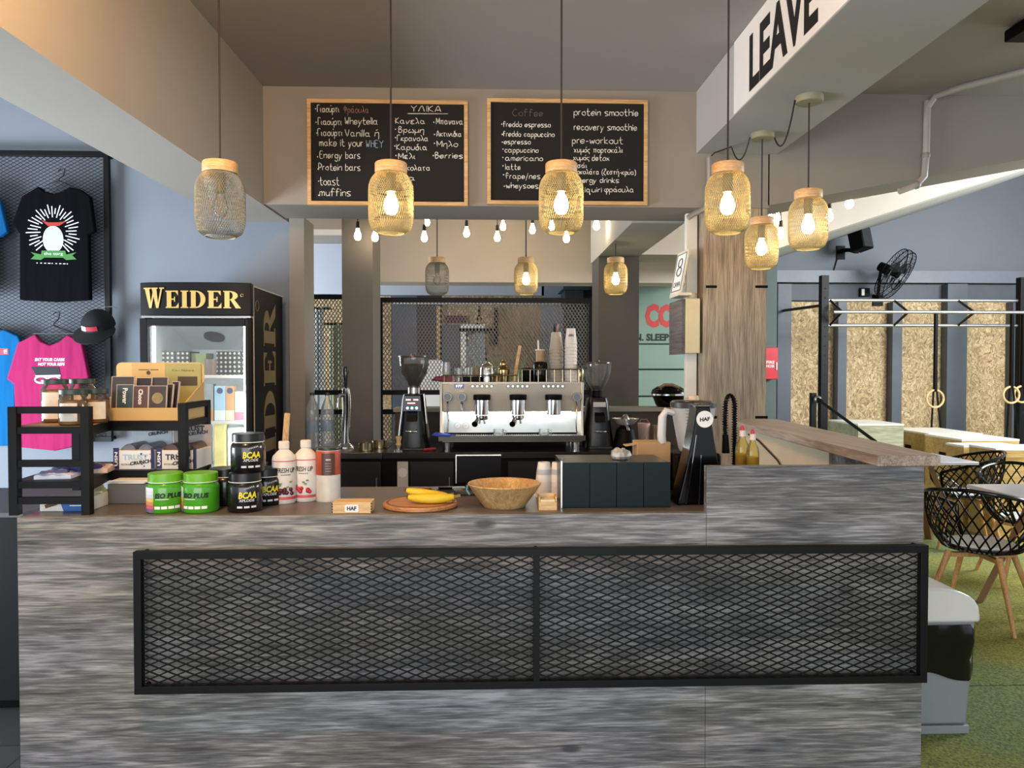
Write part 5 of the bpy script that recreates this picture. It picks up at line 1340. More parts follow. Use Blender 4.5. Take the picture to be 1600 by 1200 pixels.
# ---------------------------------------------------------------- supplement tubs
def tub(r, h, body, lid, text, label, rim=True):
    t = thing('supplement_tub', label, 'tub')
    build('body', MB().lathe([(r * .93, .0005), (r, .006), (r, h * .62), (r * .97, h * .7), (r * .86, h * .76), (r * .86, h * .78)], n=36), mat(body, .25, var=.04, coat=.3), t)
    build('lid', MB().lathe([(r * .9, h * .785), (r * .92, h * .79), (r * .92, h * .985), (r * .89, h), (.001, h)], n=36), mat(lid, .35), t)
    build('seal_ring', MB().lathe([(r * .88, h * .77), (r * .935, h * .772), (r * .935, h * .79), (r * .88, h * .793)], n=36), mat('dfe2dc', .4) if rim else mat(lid, .4), t)
    return t
def iso(label, a0):
    r, h = .0585, .128; t = tub(r, h, '469a1c', '66b020', '', label); t['group'] = 'bright green supplement tubs'
    mb = MB().text('ISO PLUS', .085, .017, wrap((0, 0, h * .46), r + .0004, a0), .0006, .045, .15); build('lettering', mb, mat('050806', .5), t)
    mb = MB()
    for i in range(4): mb.patch((0, 0, 0), r + .0003, h * .12, h * .19, a0 - .75 + i * .36, a0 - .45 + i * .36, n=4)
    mb.patch((0, 0, 0), r + .0003, h * .36, h * .375, a0 - .7, a0 + .0, n=5)
    build('white_print', mb, mat('e4eadf', .5), t)
    cs = ['dcdfe0', 'cfd2d6', 'c3c8d0', 'd3b24e', 'cf7a3a', 'c0506a', '7a4a80']
    for i, c_ in enumerate(cs):
        zt = h * (.66 - i * .09); build('table_print' if i < 3 else 'colour_stripe', MB().patch((0, 0, 0), r + .0004, max(.004, zt - h * .088), zt, a0 - 1.9, a0 - .82, n=8), mat(c_, .5), t)
    return t
o = iso('bright green tub nearer the rack, its striped side turned to the camera', .55); o.location = (PX(259, 2.5, 775), 2.5, Z0)
o = iso('bright green tub on the right of the pair, lettering facing the camera', .05); o.location = (PX(314, 2.5, 775), 2.5, Z0)
def bcaa(label, a0):
    r, h = .056, .127; t = tub(r, h, '0b0c0d', '0f1011', '', label); t['group'] = 'black supplement tubs'
    mb = MB().text('BCAA', .058, .022, wrap((0, 0, h * .46), r + .0004, a0), .0006, .035, .15); build('yellow_lettering', mb, mat('e2d224', .4), t)
    mb = MB().text('XPLODE', .05, .009, wrap((0, 0, h * .325), r + .0004, a0 - .05), .0006, .02, .15); wf = wrap((0, 0, h * .62), r + .0012, a0 + .1); mb.tube([wf(-.018 + .0018 * i, .0035 * sin(i * 1.9) + .0004 * i, 0) for i in range(20)], .0009, 4)
    for i in range(3): mb.patch((0, 0, 0), r + .0003, h * .13, h * .18, a0 - .6 + i * .4, a0 - .3 + i * .4, n=4)
    build('white_print', mb, mat('c9ccd0', .5), t); return t
o = bcaa('black tub standing on top of the other black tubs', .5); o.location = (PX(388, 2.53, 710), 2.53, Z0 + .128)
ob = bcaa('black tub at the front, under the topmost one', .45); ob.location = (PX(383, 2.5, 770), 2.5, Z0)
dup(ob, (PX(415, 2.62, 770) , 2.62, Z0), .15, 'black tub on the right behind the front black one, beside the white bottles')
dup(ob, (PX(352, 2.62, 770) + .0, 2.62, Z0), -1.3, 'black tub at the left behind the front one, no lettering showing')
# fresh up bottles
def fresh(label, fruit):
    r = .041; t = thing('drink_bottle', label, 'bottle', group='white drink concentrate bottles')
    build('body', MB().lathe([(r * .9, .0005), (r, .006), (r, .155), (r * .93, .165), (r * .6, .18), (.017, .186), (.017, .19)], n=32), mat('dcd6cc', .4), t)
    build('cap', MB().lathe([(.016, .1905), (.0185, .191), (.0185, .214), (.016, .217), (.001, .217)], n=24), mat('d8d0c2', .5), t)
    mb = MB().patch((0, 0, 0), r + .0002, .148, .151, -1.4, 1.4).patch((0, 0, 0), r + .0002, .016, .026, -1.4, 1.4); build('red_line', mb, mat('c05058', .5), t)
    mb = MB().text('FRESH UP', .066, .017, wrap((0, 0, .118), r + .0003, .28), .0006, .02, .2); [mb.patch((0, 0, 0), r + .0003, .101, .104, -.15 + .14 * i, -.06 + .14 * i, n=2) for i in range(6)]; build('lettering', mb, mat('1d1d20', .5), t)
    mb = MB()
    for i in range(9):
        a_ = rnd.uniform(-.4, .8); z = .035 + rnd.uniform(0, .018); mb.sphere((r * sin(a_), -r * cos(a_), z), .0075, 10)
    build('fruit_print', mb, mat(fruit, .4), t)
    mb = MB()
    for i in range(4): a_ = rnd.uniform(-.4, .7); mb.sphere((r * sin(a_), -r * cos(a_), .06 + i * .006), .006, 8, sz=.5)
    build('leaf_print', mb, mat('6c8a4a', .5), t); return t
o = fresh('white drink bottle beside the black tubs, cherry print', '4a1626'); o.location = (PX(444, 2.64, 740), 2.64, Z0); o.rotation_euler = (0, 0, .14)
o = fresh('white drink bottle second from the black tubs, raspberry print', 'b02436'); o.location = (PX(478, 2.68, 740), 2.68, Z0); o.rotation_euler = (0, 0, -.25)
# canister
t = thing('food_canister', 'tall orange and white canister beside the white drink bottles', 'canister', (PX(513, 2.68, 740), 2.68, Z0)); r = .0425; h = .182
build('body', MB().lathe([(r, .0005), (r, h), (r - .002, h + .001)], n=32), mat('c7c5bd', .35, var=.1, scale=20), t)
mb = MB().lathe([(r + .0004, h * .52), (r + .0006, h * .53), (r + .0006, h * .985), (r + .0004, h * .99)], n=32); build('orange_wrap', mb, mat('a8482a', .35, var=.2, scale=12), t)
build('dark_label', MB().patch((0, 0, 0), r + .0008, h * .53, h * .95, -.35, .75), mat('4a2f26', .4, var=.1), t)
mb = MB(); mb.patch((0, 0, 0), r + .0015, h * .81, h * .84, 0, .4, t=.0003)
for i in range(4): mb.patch((0, 0, 0), r + .0015, h * (.60 + .05 * i), h * (.605 + .05 * i), -.05, .45, t=.0003)
build('fine_print', mb, mat('b9a898', .5), t)
build('lid', MB().lathe([(r + .001, h + .0012), (r + .0015, h + .002), (r + .0015, h + .008), (r, h + .01), (.001, h + .01)], n=32), mat('2a2725', .3), t)
# wooden stick
A = P(443, 700, 2.86); B = P(449, 646, 2.9); solo('wooden_rod', MB().cyl((A.x, 2.83, Z0 + .001), (B.x, 2.9, B.z), .0115, n=14), BOWLWOOD, 'wooden rod standing behind the white drink bottles', 'rod')
# HAF block
A = PX(519, 2.425, 795); B = PX(580, 2.425, 795)
t = thing('name_block', 'small pale wooden block with a white badge on the counter', 'wooden box', ((A + B) / 2, 2.425, Z0)); hw = (B - A) / 2
build('block', MB().box(-hw, hw, .0, .07, .0005, .038), PALEWOOD, t, bevel=.002)
bdg = [(-.022 + .003, .006), (.022 - .003, .006), (.022, .009), (.022, .027), (.019, .03), (-.019, .03), (-.022, .027), (-.022, .009)]
o = build('badge', MB().prism(bdg, 'y', -.0012, -.0002), mat('e4e2df', .5), t); build('lettering', MB().text('HAF', .03, .013, front(0, -.0012, .018), .0006, .045), mat('17171a', .5), o)
mb = MB()
for s_i in (-1, 1):
    for i in range(4): mb.box(s_i * hw - .0015, s_i * hw + .0015, -.001, .002, .004 + i * .009, .008 + i * .009)
build('notch', mb, BLACK, t)
# cutting board and bananas
cxb = PX(657, 2.55, 790)
t = thing('cutting_board', 'round wooden cutting board under the bananas', 'cutting board', (cxb, 2.555, Z0)); r = .127
build('board', MB().lathe([(r - .004, .0005), (r, .004), (r, .012), (r - .004, .016), (.001, .016)], n=48), BOARDWOOD, t)
build('groove', MB().ring([(r - .018, .0162), (r - .010, .0162), (r - .010, .0166), (r - .018, .0166)], n=48), mat('6d4226', .6), t)
def banana(label, ln, dz, loc, rz, flip=1):
    t = thing('banana', label, 'banana', loc, rz, group='bananas on the cutting board'); pts = []; rs = []
    for i in range(13):
        u = i / 12; a_ = (u - .5) * 1.25; pts.append((ln * (u - .5), flip * .05 * (1 - cos(a_)) * 1.6, .018 + dz * u + .012 * (1 - cos(a_)))); rs.append(.0175 * (sin(pi * min(1, max(0, u * .86 + .06))) ** .45))
    build('fruit', MB().tube(pts, rs, 7), mat('d9b928', .45, var=.08, scale=20), t, sharp=60)
    e_ = Vector(pts[-1]); build('stem', MB().tube([e_ - Vector((.004, 0, 0)), e_ + Vector((.012, 0, .002)), e_ + Vector((.024, flip * .002, .004))], [.008, .0055, .006], 7), mat('7d6a2c', .6), t)
    e0 = Vector(pts[0]); build('tip', MB().sphere(e0, .0075, 8), mat('2e2416', .7), t); return t
banana('yellow banana lying in front on the cutting board', .15, .0, (PX(673, 2.51, 790), 2.505, Z0 + .0165), .0, 1)
banana('yellow banana lying behind and against the front one', .135, -.022, (PX(667, 2.54, 785), 2.54, Z0 + .036), .1, 1)
# card terminals
for pa, pb, yt, lab, cc_ in ((643, 677, 769, 'small black card terminal with red top behind the bananas', 'a8383a'), (680, 709, 767, 'small black card terminal right of the red topped one', '2a2b2c')):
    Y = 2.69; A = P(pa, yt, Y); B = PX(pb, Y, yt); t = thing('card_terminal', lab, 'card terminal', ((A.x + B) / 2, Y, Z0), group='card terminals'); hw = (B - A.x) / 2; h = A.z - Z0
    build('body', MB().prism([(0, .0005), (.12, .0005), (.12, h * .7), (.03, h), (0, h * .9)], 'x', -hw, hw), mat('141416', .4), t, bevel=.006)
    build('screen', MB().obox((0, .06, h * .9 + .004), (hw * 1.5, .05, .002), Matrix.Rotation(-.27, 3, 'X')), mat(cc_, .2), t)
# screen
Y = 2.86; A = P(712, 711, Y); B = P(783, 711, Y)
t = thing('till_screen', 'black till screen with a thin silver edge behind the wooden bowl', 'screen', ((A.x + B.x) / 2, Y, Z0), world=True)
build('panel', MB().box(A.x + .003, B.x, Y, Y + .02, Z0 + .03, A.z - .003), BLACK, t, bevel=.003)
build('silver_edge', MB().box(A.x, A.x + .0028, Y - .001, Y + .02, Z0 + .03, A.z - .003).box(A.x, B.x - .0, Y - .001, Y + .02, A.z - .0028, A.z), STEEL, t)
build('stand', MB().box((A.x + B.x) / 2 - .05, (A.x + B.x) / 2 + .05, Y - .03, Y + .08, Z0 + .0005, Z0 + .029), BLACK, t, bevel=.004)
build('terminal_base', MB().box(A.x - .01, A.x + .09, Y - .10, Y - .035, Z0 + .0005, Z0 + .02), mat('2c2623', .4), t, bevel=.004)
# bowl
cb_ = P(788, 790, 2.545)
t = thing('wooden_bowl', 'large bamboo wooden bowl on the counter', 'bowl', (cb_.x, 2.545, Z0))
pr = [(.001, .0005), (.07, .0005), (.073, .004), (.1, .04), (.126, .078), (.124, .081), (.119, .078), (.094, .04), (.067, .01), (.001, .008)]
build('bowl', MB().lathe(pr, n=56), BOWLWOOD, t, sharp=25)
build('tag', MB().tube([(-.125, -.02, .076), (-.128, -.025, .06), (-.118, -.03, .045)], .004, 6), mat('4f7a80', .5), t)
# cups behind the bowl, cracker box
for pc, lab, nn in ((850, 'stack of white paper cups behind the wooden bowl', 5), (872, 'stack of white paper cups half behind the dark case', 5)):
    Y = 2.72; x = PX(pc, Y, 760)
    for i in range(nn):
        z = Z0 + .0005 + i * .0135
        if i == 0:
            proto_c = None
        t = thing('paper_cup', lab + (', bottom cup' if i == 0 else ', top cup' if i == nn - 1 else ', %s cup from the bottom' % ['', 'second', 'third', 'fourth'][i]), 'paper cup', (x, Y, z), group='stacked white paper cups')
        build('cup', MB().lathe([(.031, 0), (.0315, .004), (.0225, .072), (.022, .074), (.001, .074)], n=24), mat('dfdcd6', .6), t)
        if i == nn - 1: build('grey_band', MB().lathe([(.0285, .03), (.0287, .031), (.0262, .048), (.026, .049)], n=24), mat('b4b6ba', .6), t)
Y = 2.46; x = PX(856, Y, 792)
t = thing('coaster_box', 'small wooden box with pale wafers between the bowl and the dark case', 'wooden box', (x, Y, Z0))
build('box', MB().box(-.03, .03, 0, .004, .0005, .028).box(-.03, .03, .06, .064, .0005, .048).box(-.03, -.026, .0045, .0595, .0005, .045).box(.026, .03, .0045, .0595, .0005, .045), PALEWOOD, t)
build('wafers', MB().box(-.025, .025, .006, .058, .0005, .035), mat('d9cba8', .7, var=.1, scale=40), t, bevel=.002)
# dark teal case
Y = 2.5; A = P(879, 723, Y); B = P(1048, 723, Y)
t = thing('countertop_case', 'dark teal glossy box on the counter beside the bowl', 'case', ((A.x + B.x) / 2, Y, Z0), world=True)
TEAL = mat('0b1d1f', .3, var=.1, scale=3, spec=.12)
n = 4; wv = (B.x - A.x) / n
for i in range(n): build('front_panel', MB().box(A.x + i * wv + .0006, A.x + (i + 1) * wv - .0006, Y, Y + .008, Z0 + .0005, A.z), TEAL, t, bevel=.001)
build('body', MB().box(A.x, B.x, Y + .0085, Y + .26, Z0 + .0005, A.z - .004), mat('16282a', .3), t)
build('corner_post', MB().box(A.x - .006, A.x - .001, Y - .002, Y + .01, Z0 + .0005, A.z + .006), STEEL, t)
build('clip', MB().tube([(A.x - .004, Y, A.z + .006), (A.x - .012, Y, A.z + .014)], .0025, 6).tube([(A.x - .004, Y, A.z + .006), (A.x + .004, Y, A.z + .016)], .003, 6), CHROME, t)
# crumpled foil on the case
x = PX(969, 2.62, 715); mb = MB(); n = 12; vs = []
pr = [(.001, 0), (.03, .002), (.036, .012), (.03, .026), (.015, .036), (.001, .034)]
mb.lathe(pr, (0, 0, 0), 14)
for i, v in enumerate(mb.v): mb.v[i] = v * rnd.uniform(.82, 1.18) if v.z > .003 else v
mb.v = [v + Vector((x, 2.62, A.z - .0035)) for v in mb.v]
solo('crumpled_foil', mb, mat('bdbcb8', .3, .6, var=.3, scale=60), 'crumpled ball of foil lying on the dark teal case', 'foil', sharp=10)
# kraft box behind the case
Y = 2.83; A = P(996, 691, Y); B = P(1048, 691, Y)
t = thing('kraft_box', 'brown kraft paper box behind the dark teal case', 'box', ((A.x + B.x) / 2, Y, Z0), world=True)
build('carton', MB().box(A.x, B.x, Y, Y + .1, Z0 + .0005, A.z), mat('b08e62', .75, var=.06), t, bevel=.002)
build('flap', MB().hexa([(A.x - .002, Y + .02, A.z - .012), (A.x, Y + .02, A.z - .012), (A.x, Y + .09, A.z - .012), (A.x - .002, Y + .09, A.z - .012), (A.x - .04, Y + .02, A.z - .018), (A.x - .038, Y + .02, A.z - .016), (A.x - .038, Y + .09, A.z - .016), (A.x - .04, Y + .09, A.z - .018)]), mat('c0a276', .7), t)
# blender with milky jug
Yb = 2.86; xb = PX(1083, Yb, 660); zl_ = PZ(637, Yb, 1080)
t = thing('blender', 'blender with a milky graduated jug and dark lid behind the black drink tower', 'blender', (xb, Yb, Z0), world=True)
build('base', MB().prism([(-.09 + xb, -.075 + Yb), (.09 + xb, -.075 + Yb), (.09 + xb, .09 + Yb), (-.09 + xb, .09 + Yb)], 'z', Z0 + .0005, Z0 + .15), BLACK, t, bevel=.012)
zj = Z0 + .152
build('jug', MB().lathe([(.05, zj), (.056, zj + .01), (.084, zl_ - .005), (.086, zl_), (.082, zl_), (.053, zj + .012), (.001, zj + .008)], (xb, Yb, 0), 32), MILKY, t)
mb = MB()
for i in range(14): z = zj + .05 + i * .012; rr = .056 + (z - zj) / (zl_ - zj) * .028; mb.patch((xb, Yb, 0), rr + .0005, z, z + .003, -.62, -.45, n=3)
build('graduation', mb, mat('6c6e70', .6), t)
zt = PZ(626, Yb, 1080)
build('lid', MB().lathe([(.078, zl_ + .0005), (.088, zl_ + .003), (.088, zt - .006), (.08, zt), (.001, zt)], (xb, Yb, 0), 32), mat('2f2823', .35), t)
build('knob', MB().cyl((xb, Yb, zt + .0005), (xb, Yb, zt + .02), .022, .02, 20), mat('c9b592', .5), t, bevel=.003)
hx = xb - .08
build('handle', MB().tube([(hx, Yb - .01, zl_ - .02), (hx - .03, Yb - .015, zl_ - .012), (hx - .045, Yb - .02, zl_ - .035), (hx - .048, Yb - .02, zl_ - .11), (hx - .044, Yb - .02, zl_ - .135)], [.012, .014, .016, .0165, .015], 10), mat('c9cac8', .35), t)
# tapered black drink tower with the badge
Yd = 2.57; xd_ = PX(1096, Yd, 700); zd = PZ(634, Yd, 1096)
t = thing('drink_tower', 'tall tapering glossy black drink tower with a round white badge', 'drink tower', (xd_, Yd, Z0), world=True)
hh = zd - Z0
def dw(u): return .022 + .052 * (1 - u) ** 1.35 + .01 * (1 - u)
pts = []; ns = 14
prof = [(xd_ - dw(i / ns) * 1.12 , Z0 + .0005 + hh * i / ns) for i in range(ns + 1)] + [(xd_ + dw(i / ns), Z0 + .0005 + hh * i / ns) for i in range(ns, -1, -1)]
build('housing', MB().prism(prof, 'y', Yd - .03, Yd + .07), GLOSSB, t, bevel=.006)
build('top_cap', MB().box(xd_ - .024, xd_ + .024, Yd - .03, Yd + .03, zd - .004, zd + .008), DARKSTEEL, t, bevel=.003)
mb = MB(); mb.tube([(xd_ - dw(i / 10) * .75, Yd - .0305, Z0 + .003 + hh * i / 10) for i in range(0, 8)], .0014, 5).tube([(xd_ - dw(i / 10) * .2, Yd - .0305, Z0 + .003 + hh * i / 10) for i in range(0, 6)], .001, 5)
build('chrome_line', mb, CHROME, t)
zb_ = PZ(655, Yd - .03, 1096)
o = build('badge', MB().cyl((xd_ + .002, Yd - .0302, zb_), (xd_ + .002, Yd - .032, zb_), .029, n=32), mat('e2e0dc', .5), t)
build('lettering', MB().text('HAF', .035, .0135, lambda a_, b_, d_: (xd_ + .002 + a_, Yd - .032 - d_, zb_ + b_ + a_ * .1), .0006, .05), mat('17171a', .5), o)
# sprung tap hose
xh_ = PX(1128, 3.02, 660); Yh = 2.965 - .04; zt = PZ(613, Yh, 1128)
t = thing('spring_tap', 'black sprung hose tap arching beside the blender', 'tap', (xh_, Yh, Z0), world=True)
cl_ = [(xh_ + .02, Yh, Z0 + .06), (xh_ + .02, Yh, zt - .06)] + [(xh_ - .0 + .02 * cos(i * pi / 8), Yh - .01 * i / 8, zt - .06 + .05 * sin(i * pi / 8)) for i in range(1, 9)] + [(xh_ - .022, Yh - .012, zt - .12), (xh_ - .02, Yh - .012, zt - .17)]
build('hose', MB().tube(cl_, .007, 8), BLACK, t)
# spring coil around it
cv = [Vector(p) for p in cl_]; dense = []
for a_, b_ in zip(cv, cv[1:]):
    k_ = max(1, int((b_ - a_).length / .002)); dense += [a_.lerp(b_, i / k_) for i in range(k_)]
mb = MB(); mb.tube([p + Vector((.0105 * cos(i * 1.3), .0105 * sin(i * 1.3), 0)) for i, p in enumerate(dense)], .0022, 4); build('spring', mb, mat('1b1c1e', .25, .6), t)
build('column', MB().cyl((xh_ + .02, Yh, Z0 + .0005), (xh_ + .02, Yh, Z0 + .07), .016, n=16).cyl((xh_ + .02, Yh, Z0 + .0005), (xh_ + .02, Yh, Z0 + .006), .024, n=20), CHROME, t)
build('spray_head', MB().cyl((xh_ - .02, Yh - .012, zt - .168), (xh_ - .018, Yh - .012, zt - .24), .012, .016, 14), BLACK, t)
# soap bottles
def soap(label, loc):
    t = thing('soap_bottle', label, 'soap bottle', loc, group='yellow dish soap bottles')
    build('liquid', MB().lathe([(.021, .003), (.0225, .006), (.0225, .15), (.001, .151)], n=22, sx=1.12, sy=.8), mat('c49a1c', .25, var=.08), t)
    build('bottle', MB().lathe([(.022, .0005), (.0245, .004), (.0245, .16), (.021, .185), (.011, .205), (.010, .215)], n=22, sx=1.12, sy=.8), clear('soap_plastic', (.98, .9, .5), 1.0, .08), t)
    build('collar', MB().cyl((0, 0, .2155), (0, 0, .238), .0115, .011, 16), mat('e2cfc4', .5), t)
    build('cap', MB().lathe([(.008, .2385), (.008, .25), (.004, .256), (.001, .256)], n=14), mat('b8263a', .4), t); return t
xs1 = PX(1160, 2.78, 700); o = soap('yellow dish soap bottle behind the raised counter end, left and taller', (xs1, 2.78, Z0))
dup(o, (PX(1176, 2.72, 700), 2.72, Z0 - .0), .3, 'yellow dish soap bottle behind the raised counter end, right of two', scale=.965)
# cable on the inside of the return
A = P(1208, 690, 3.2); mb = MB().tube([(xr_ - .052, 3.9, zhi - .03), (xr_ - .053, 3.75, zhi - .05), (xr_ - .053, 3.5, zhi - .12), (xr_ - .053, 3.35, zhi - .2)], .004, 6)
solo('power_cable', mb, CORD, 'thin black cable on the inner side of the counter return', 'cable')
# ---------------------------------------------------------------- on the back counter
# water bottles
def water(label, loc):
    t = thing('water_bottle', label, 'water bottle', loc, group='large clear water bottles')
    pr = [(.036, .0005), (.043, .006)]
    for i in range(9): pr += [(.043, .02 + i * .02), (.041, .028 + i * .02)]
    pr += [(.043, .2), (.043, .25), (.038, .285), (.022, .325), (.0145, .345), (.0145, .36)]
    build('bottle', MB().lathe(pr, n=28), PLASTIC, t, sharp=60)
    build('label', MB().lathe([(.0437, .12), (.0439, .121), (.0439, .19), (.0437, .191)], n=28), clear('bottle_label', (.72, .82, .92), .8, .35), t)
    build('cap', MB().cyl((0, 0, .3605), (0, 0, .378), .016, .0155, 16), mat('26282c', .4), t); return t
w1 = water('large clear water bottle left of the beer tap, left of the pair', (PX(488, 5.05, 650), 5.05, ZK))
dup(w1, (PX(511, 5.05, 650), 5.06, ZK), .5, 'large clear water bottle left of the beer tap, right of the pair')
# beer tap
x = PX(541, 5.1, 650); t = thing('beer_tap', 'curved chrome beer tap tower with a black and green handle', 'beer tap', (x, 5.1, ZK))
zt = PZ(606, 5.1, 541) - ZK
build('tower', MB().tube([(-.005, 0, .03), (-.004, 0, .12), (.004, 0, .25), (.006, -.01, zt - .06), (.002, -.02, zt)], [.034, .03, .028, .03, .024], 20), CHROME, t)
build('base', MB().lathe([(.062, .0005), (.06, .01), (.042, .024), (.033, .034)], (-.005, 0, 0), 28), CHROME, t)
build('spout', MB().tube([(0, -.02, zt - .05), (-.03, -.06, zt - .05), (-.045, -.075, zt - .07), (-.045, -.078, zt - .13)], [.014, .012, .01, .009], 12), CHROME, t)
build('handle', MB().lathe([(.009, zt), (.012, zt + .02), (.018, zt + .08), (.021, zt + .125), (.012, zt + .145), (.001, zt + .148)], (.003, -.03, 0), 18), mat('14261e', .2, coat=.4), t)
# two round tins
for pc, Y, lab in ((572, 4.93, 'round metal tin in front of the beer tap, front one'), (593, 5.08, 'round metal tin right of the beer tap, rear one')):
    x = PX(pc, Y, 695)
    solo('metal_tin', MB().ring([(.046, ZK + .0005), (.05, ZK + .003), (.05, ZK + .052), (.046, ZK + .052)], (x, Y, 0), 28).cyl((x, Y, ZK + .0006), (x, Y, ZK + .006), .0462, n=28), mat('c4b594', .2, .9), lab, 'tin', 'round metal tins')
# tamper
x = PX(623, 4.86, 695); t = thing('coffee_tamper', 'coffee tamper with a pale wooden handle in front of the left grinder', 'tamper', (x, 4.86, ZK))
build('handle', MB().lathe([(.011, .03), (.018, .045), (.013, .065), (.021, .09), (.019, .1), (.001, .103)], n=20), PALEWOOD, t)
build('foot', MB().cyl((0, 0, .0005), (0, 0, .012), .029, n=24).cyl((0, 0, .012), (0, 0, .03), .01, n=14), STEEL, t)
A = PX(672, 4.9, 700); solo('red_brush', MB().tube([(A - .04, 4.88, ZK + .01), (A, 4.9, ZK + .011), (A + .035, 4.92, ZK + .012)], [.008, .0095, .007], 8), mat('a32b2b', .5), 'red brush handle lying beside the left grinder', 'brush')
# grinders
HOP = clear('hopper_plastic', (.9, .9, .88), 1.1, .05)
def grinder(label, loc, beans, screen):
    t = thing('coffee_grinder', label, 'coffee grinder', loc, group='coffee grinders beside the espresso machine')
    k = 0.0
    body = MB()
    sec = [(0, .112, .15), (.02, .112, .15), (.14, .1, .13), (.25, .085, .12), (.33, .078, .115), (.365, .07, .1)]
    n = 24; vs = []
    for z, a_, b_ in sec:
        for i in range(n):
            th = 2 * pi * i / n; ca, sa = cos(th), sin(th); e_ = .55
            vs.append((a_ * math.copysign(abs(ca) ** e_, ca), b_ * math.copysign(abs(sa) ** e_, sa), z + .0005))
    fs = [(j * n + i, j * n + (i + 1) % n, (j + 1) * n + (i + 1) % n, (j + 1) * n + i) for j in range(len(sec) - 1) for i in range(n)] + [tuple(range(n - 1, -1, -1)), tuple(range((len(sec) - 1) * n, len(sec) * n))]
    build('body', body.add(vs, fs), mat('080808', .3, spec=.4), t)
    build('neck', MB().lathe([(.035, .366), (.04, .37), (.04, .41), (.034, .415)], n=20), STEEL if screen else BLACK, t)
    build('hopper', MB().lathe([(.034, .416), (.045, .43), (.085, .5), (.1, .56), (.103, .615), (.1, .615), (.097, .56), (.082, .503), (.042, .434), (.03, .42)], n=32), HOP, t)
    build('hopper_lid', MB().lathe([(.106, .6155), (.108, .618), (.106, .628), (.02, .632), (.018, .642), (.001, .643)], n=32), mat('3a3431', .3), t)
    zt = .56 if beans > .5 else .46
    build('coffee_beans', MB().lathe([(.028, .422), (.04, .435), (.08, .503), (.095, zt)] + ([(.06, zt + .012), (.001, zt + .016)] if beans > .5 else [(.001, zt)])if beans > .5 else [(.028, .422), (.04, .436), (.05, .452), (.001, .455)], n=28), mat('2b1a12', .6, var=.35, scale=120, bump=.8), t)
    build('spout', MB().prism([(-.118, .2), (-.17, .19), (-.165, .235), (-.118, .26)], 'x', -.035, .035), BLACK, t)
    build('fork', MB().tube([(-.03, -.13, .13), (-.035, -.19, .125), (.0, -.2, .125), (.035, -.19, .125), (.03, -.13, .13)], .005, 6), CHROME, t)
    build('tray', MB().box(-.08, .08, -.2, -.14, .0005, .015), mat('2a2624', .4), t, bevel=.003)
    if screen:
        fpz = lambda a_, b_, d_: (a_, -.127 - (.32 - (.315 + b_)) * .08 - d_ - .006, .312 + b_)
        p = build('display', MB().add([fpz(-.06, -.055, 0), fpz(.06, -.055, 0), fpz(.055, .045, 0), fpz(-.055, .045, 0), fpz(-.06, -.055, -.02), fpz(.06, -.055, -.02), fpz(.055, .045, -.02), fpz(-.055, .045, -.02)], [(0, 1, 2, 3), (7, 6, 5, 4), (0, 4, 5, 1), (1, 5, 6, 2), (2, 6, 7, 3), (3, 7, 4, 0)]), GLOSSB, t)
        mb = MB()
        for i in range(3): c_ = fpz(-.03 + i * .03, -.035, .001); mb.sphere(c_, .009, 8)
        build('blue_light', mb, glow('blue_key_light', (.25, .4, 1), 5), p)
        mb = MB()
        for i in (-1, 1): mb.box(i * .025 - .016, i * .025 + .016, fpz(0, .02, .001)[1] - .001, fpz(0, .02, .001)[1], .328, .336)
        mb.box(-.03, .02, fpz(0, 0, .001)[1] - .0012, fpz(0, 0, .001)[1], .306, .313)
        build('red_light', mb, glow('red_digit_light', (1, .25, .2), 4), p)
        build('side_trim', MB().obox((.084, -.07, .27), (.006, .05, .2), Matrix.Rotation(-.09, 3, 'Y')), STEEL, t)
    else:
        build('name_plate', MB().box(-.045, .045, -.126, -.118, .30, .335), mat('a8a49c', .3, .5), t)
    return t
o = grinder('coffee grinder full of beans with a lit display, left of the espresso machine', (PX(647, 5.12, 680), 5.12, ZK), 1, True)
o = grinder('coffee grinder with a nearly empty hopper, right of the espresso machine', (PX(934, 5.12, 680), 5.16, ZK), 0, False); o.scale = (.95, .95, .93)
# espresso machine
YE = 5.0; ex0, ex1 = PX(687, YE, 650), PX(912, YE, 650); w_ = ex1 - ex0
zT = PZ(597, YE, 800); zU = PZ(644, YE, 800); zD = PZ(683, YE, 800)
em = thing('espresso_machine', 'wide stainless three group espresso machine with a lit work area', 'espresso machine', ((ex0 + ex1) / 2, 5.25, ZK), world=True)
SS = mat('d2c8b6', .38, .6, var=.06, scale=4, name='brushed_stainless')
mb = MB().hexa([(ex0 + .018, YE + .03, zU), (ex1 - .018, YE + .03, zU), (ex1 - .018, 5.53, zU), (ex0 + .018, 5.53, zU), (ex0 + .018, YE + .0, zT - .012), (ex1 - .018, YE + .0, zT - .012), (ex1 - .018, 5.53, zT - .012), (ex0 + .018, 5.53, zT - .012)])
up = build('upper_body', mb, SS, em, bevel=.004)
for xa, xb_ in ((ex0, ex0 + .0175), (ex1 - .0175, ex1)):
    build('side_panel', MB().prism([(YE - .03, ZK + .06), (5.55, ZK + .06), (5.55, zT), (YE - .01, zT), (YE + .02, zU), (YE + .0, zD)], 'x', xa, xb_), SS, em, bevel=.003)
build('backsplash', MB().box(ex0 + .018, ex1 - .018, YE + .24, 5.53, ZK + .09, zU - .0005), mat('c9cdcc', .35, .6), em)
build('drip_tray', MB().box(ex0 + .018, ex1 - .018, YE - .06, YE + .2395, ZK + .05, zD - .006), mat('8a8478', .3, 1.), em, bevel=.004)
mb = MB()
for i in range(60): x = ex0 + .03 + i * (w_ - .06) / 59; mb.box(x - .004, x + .004, YE - .05, YE + .235, zD - .0055, zD)
build('drip_grille', mb, STEEL, em)
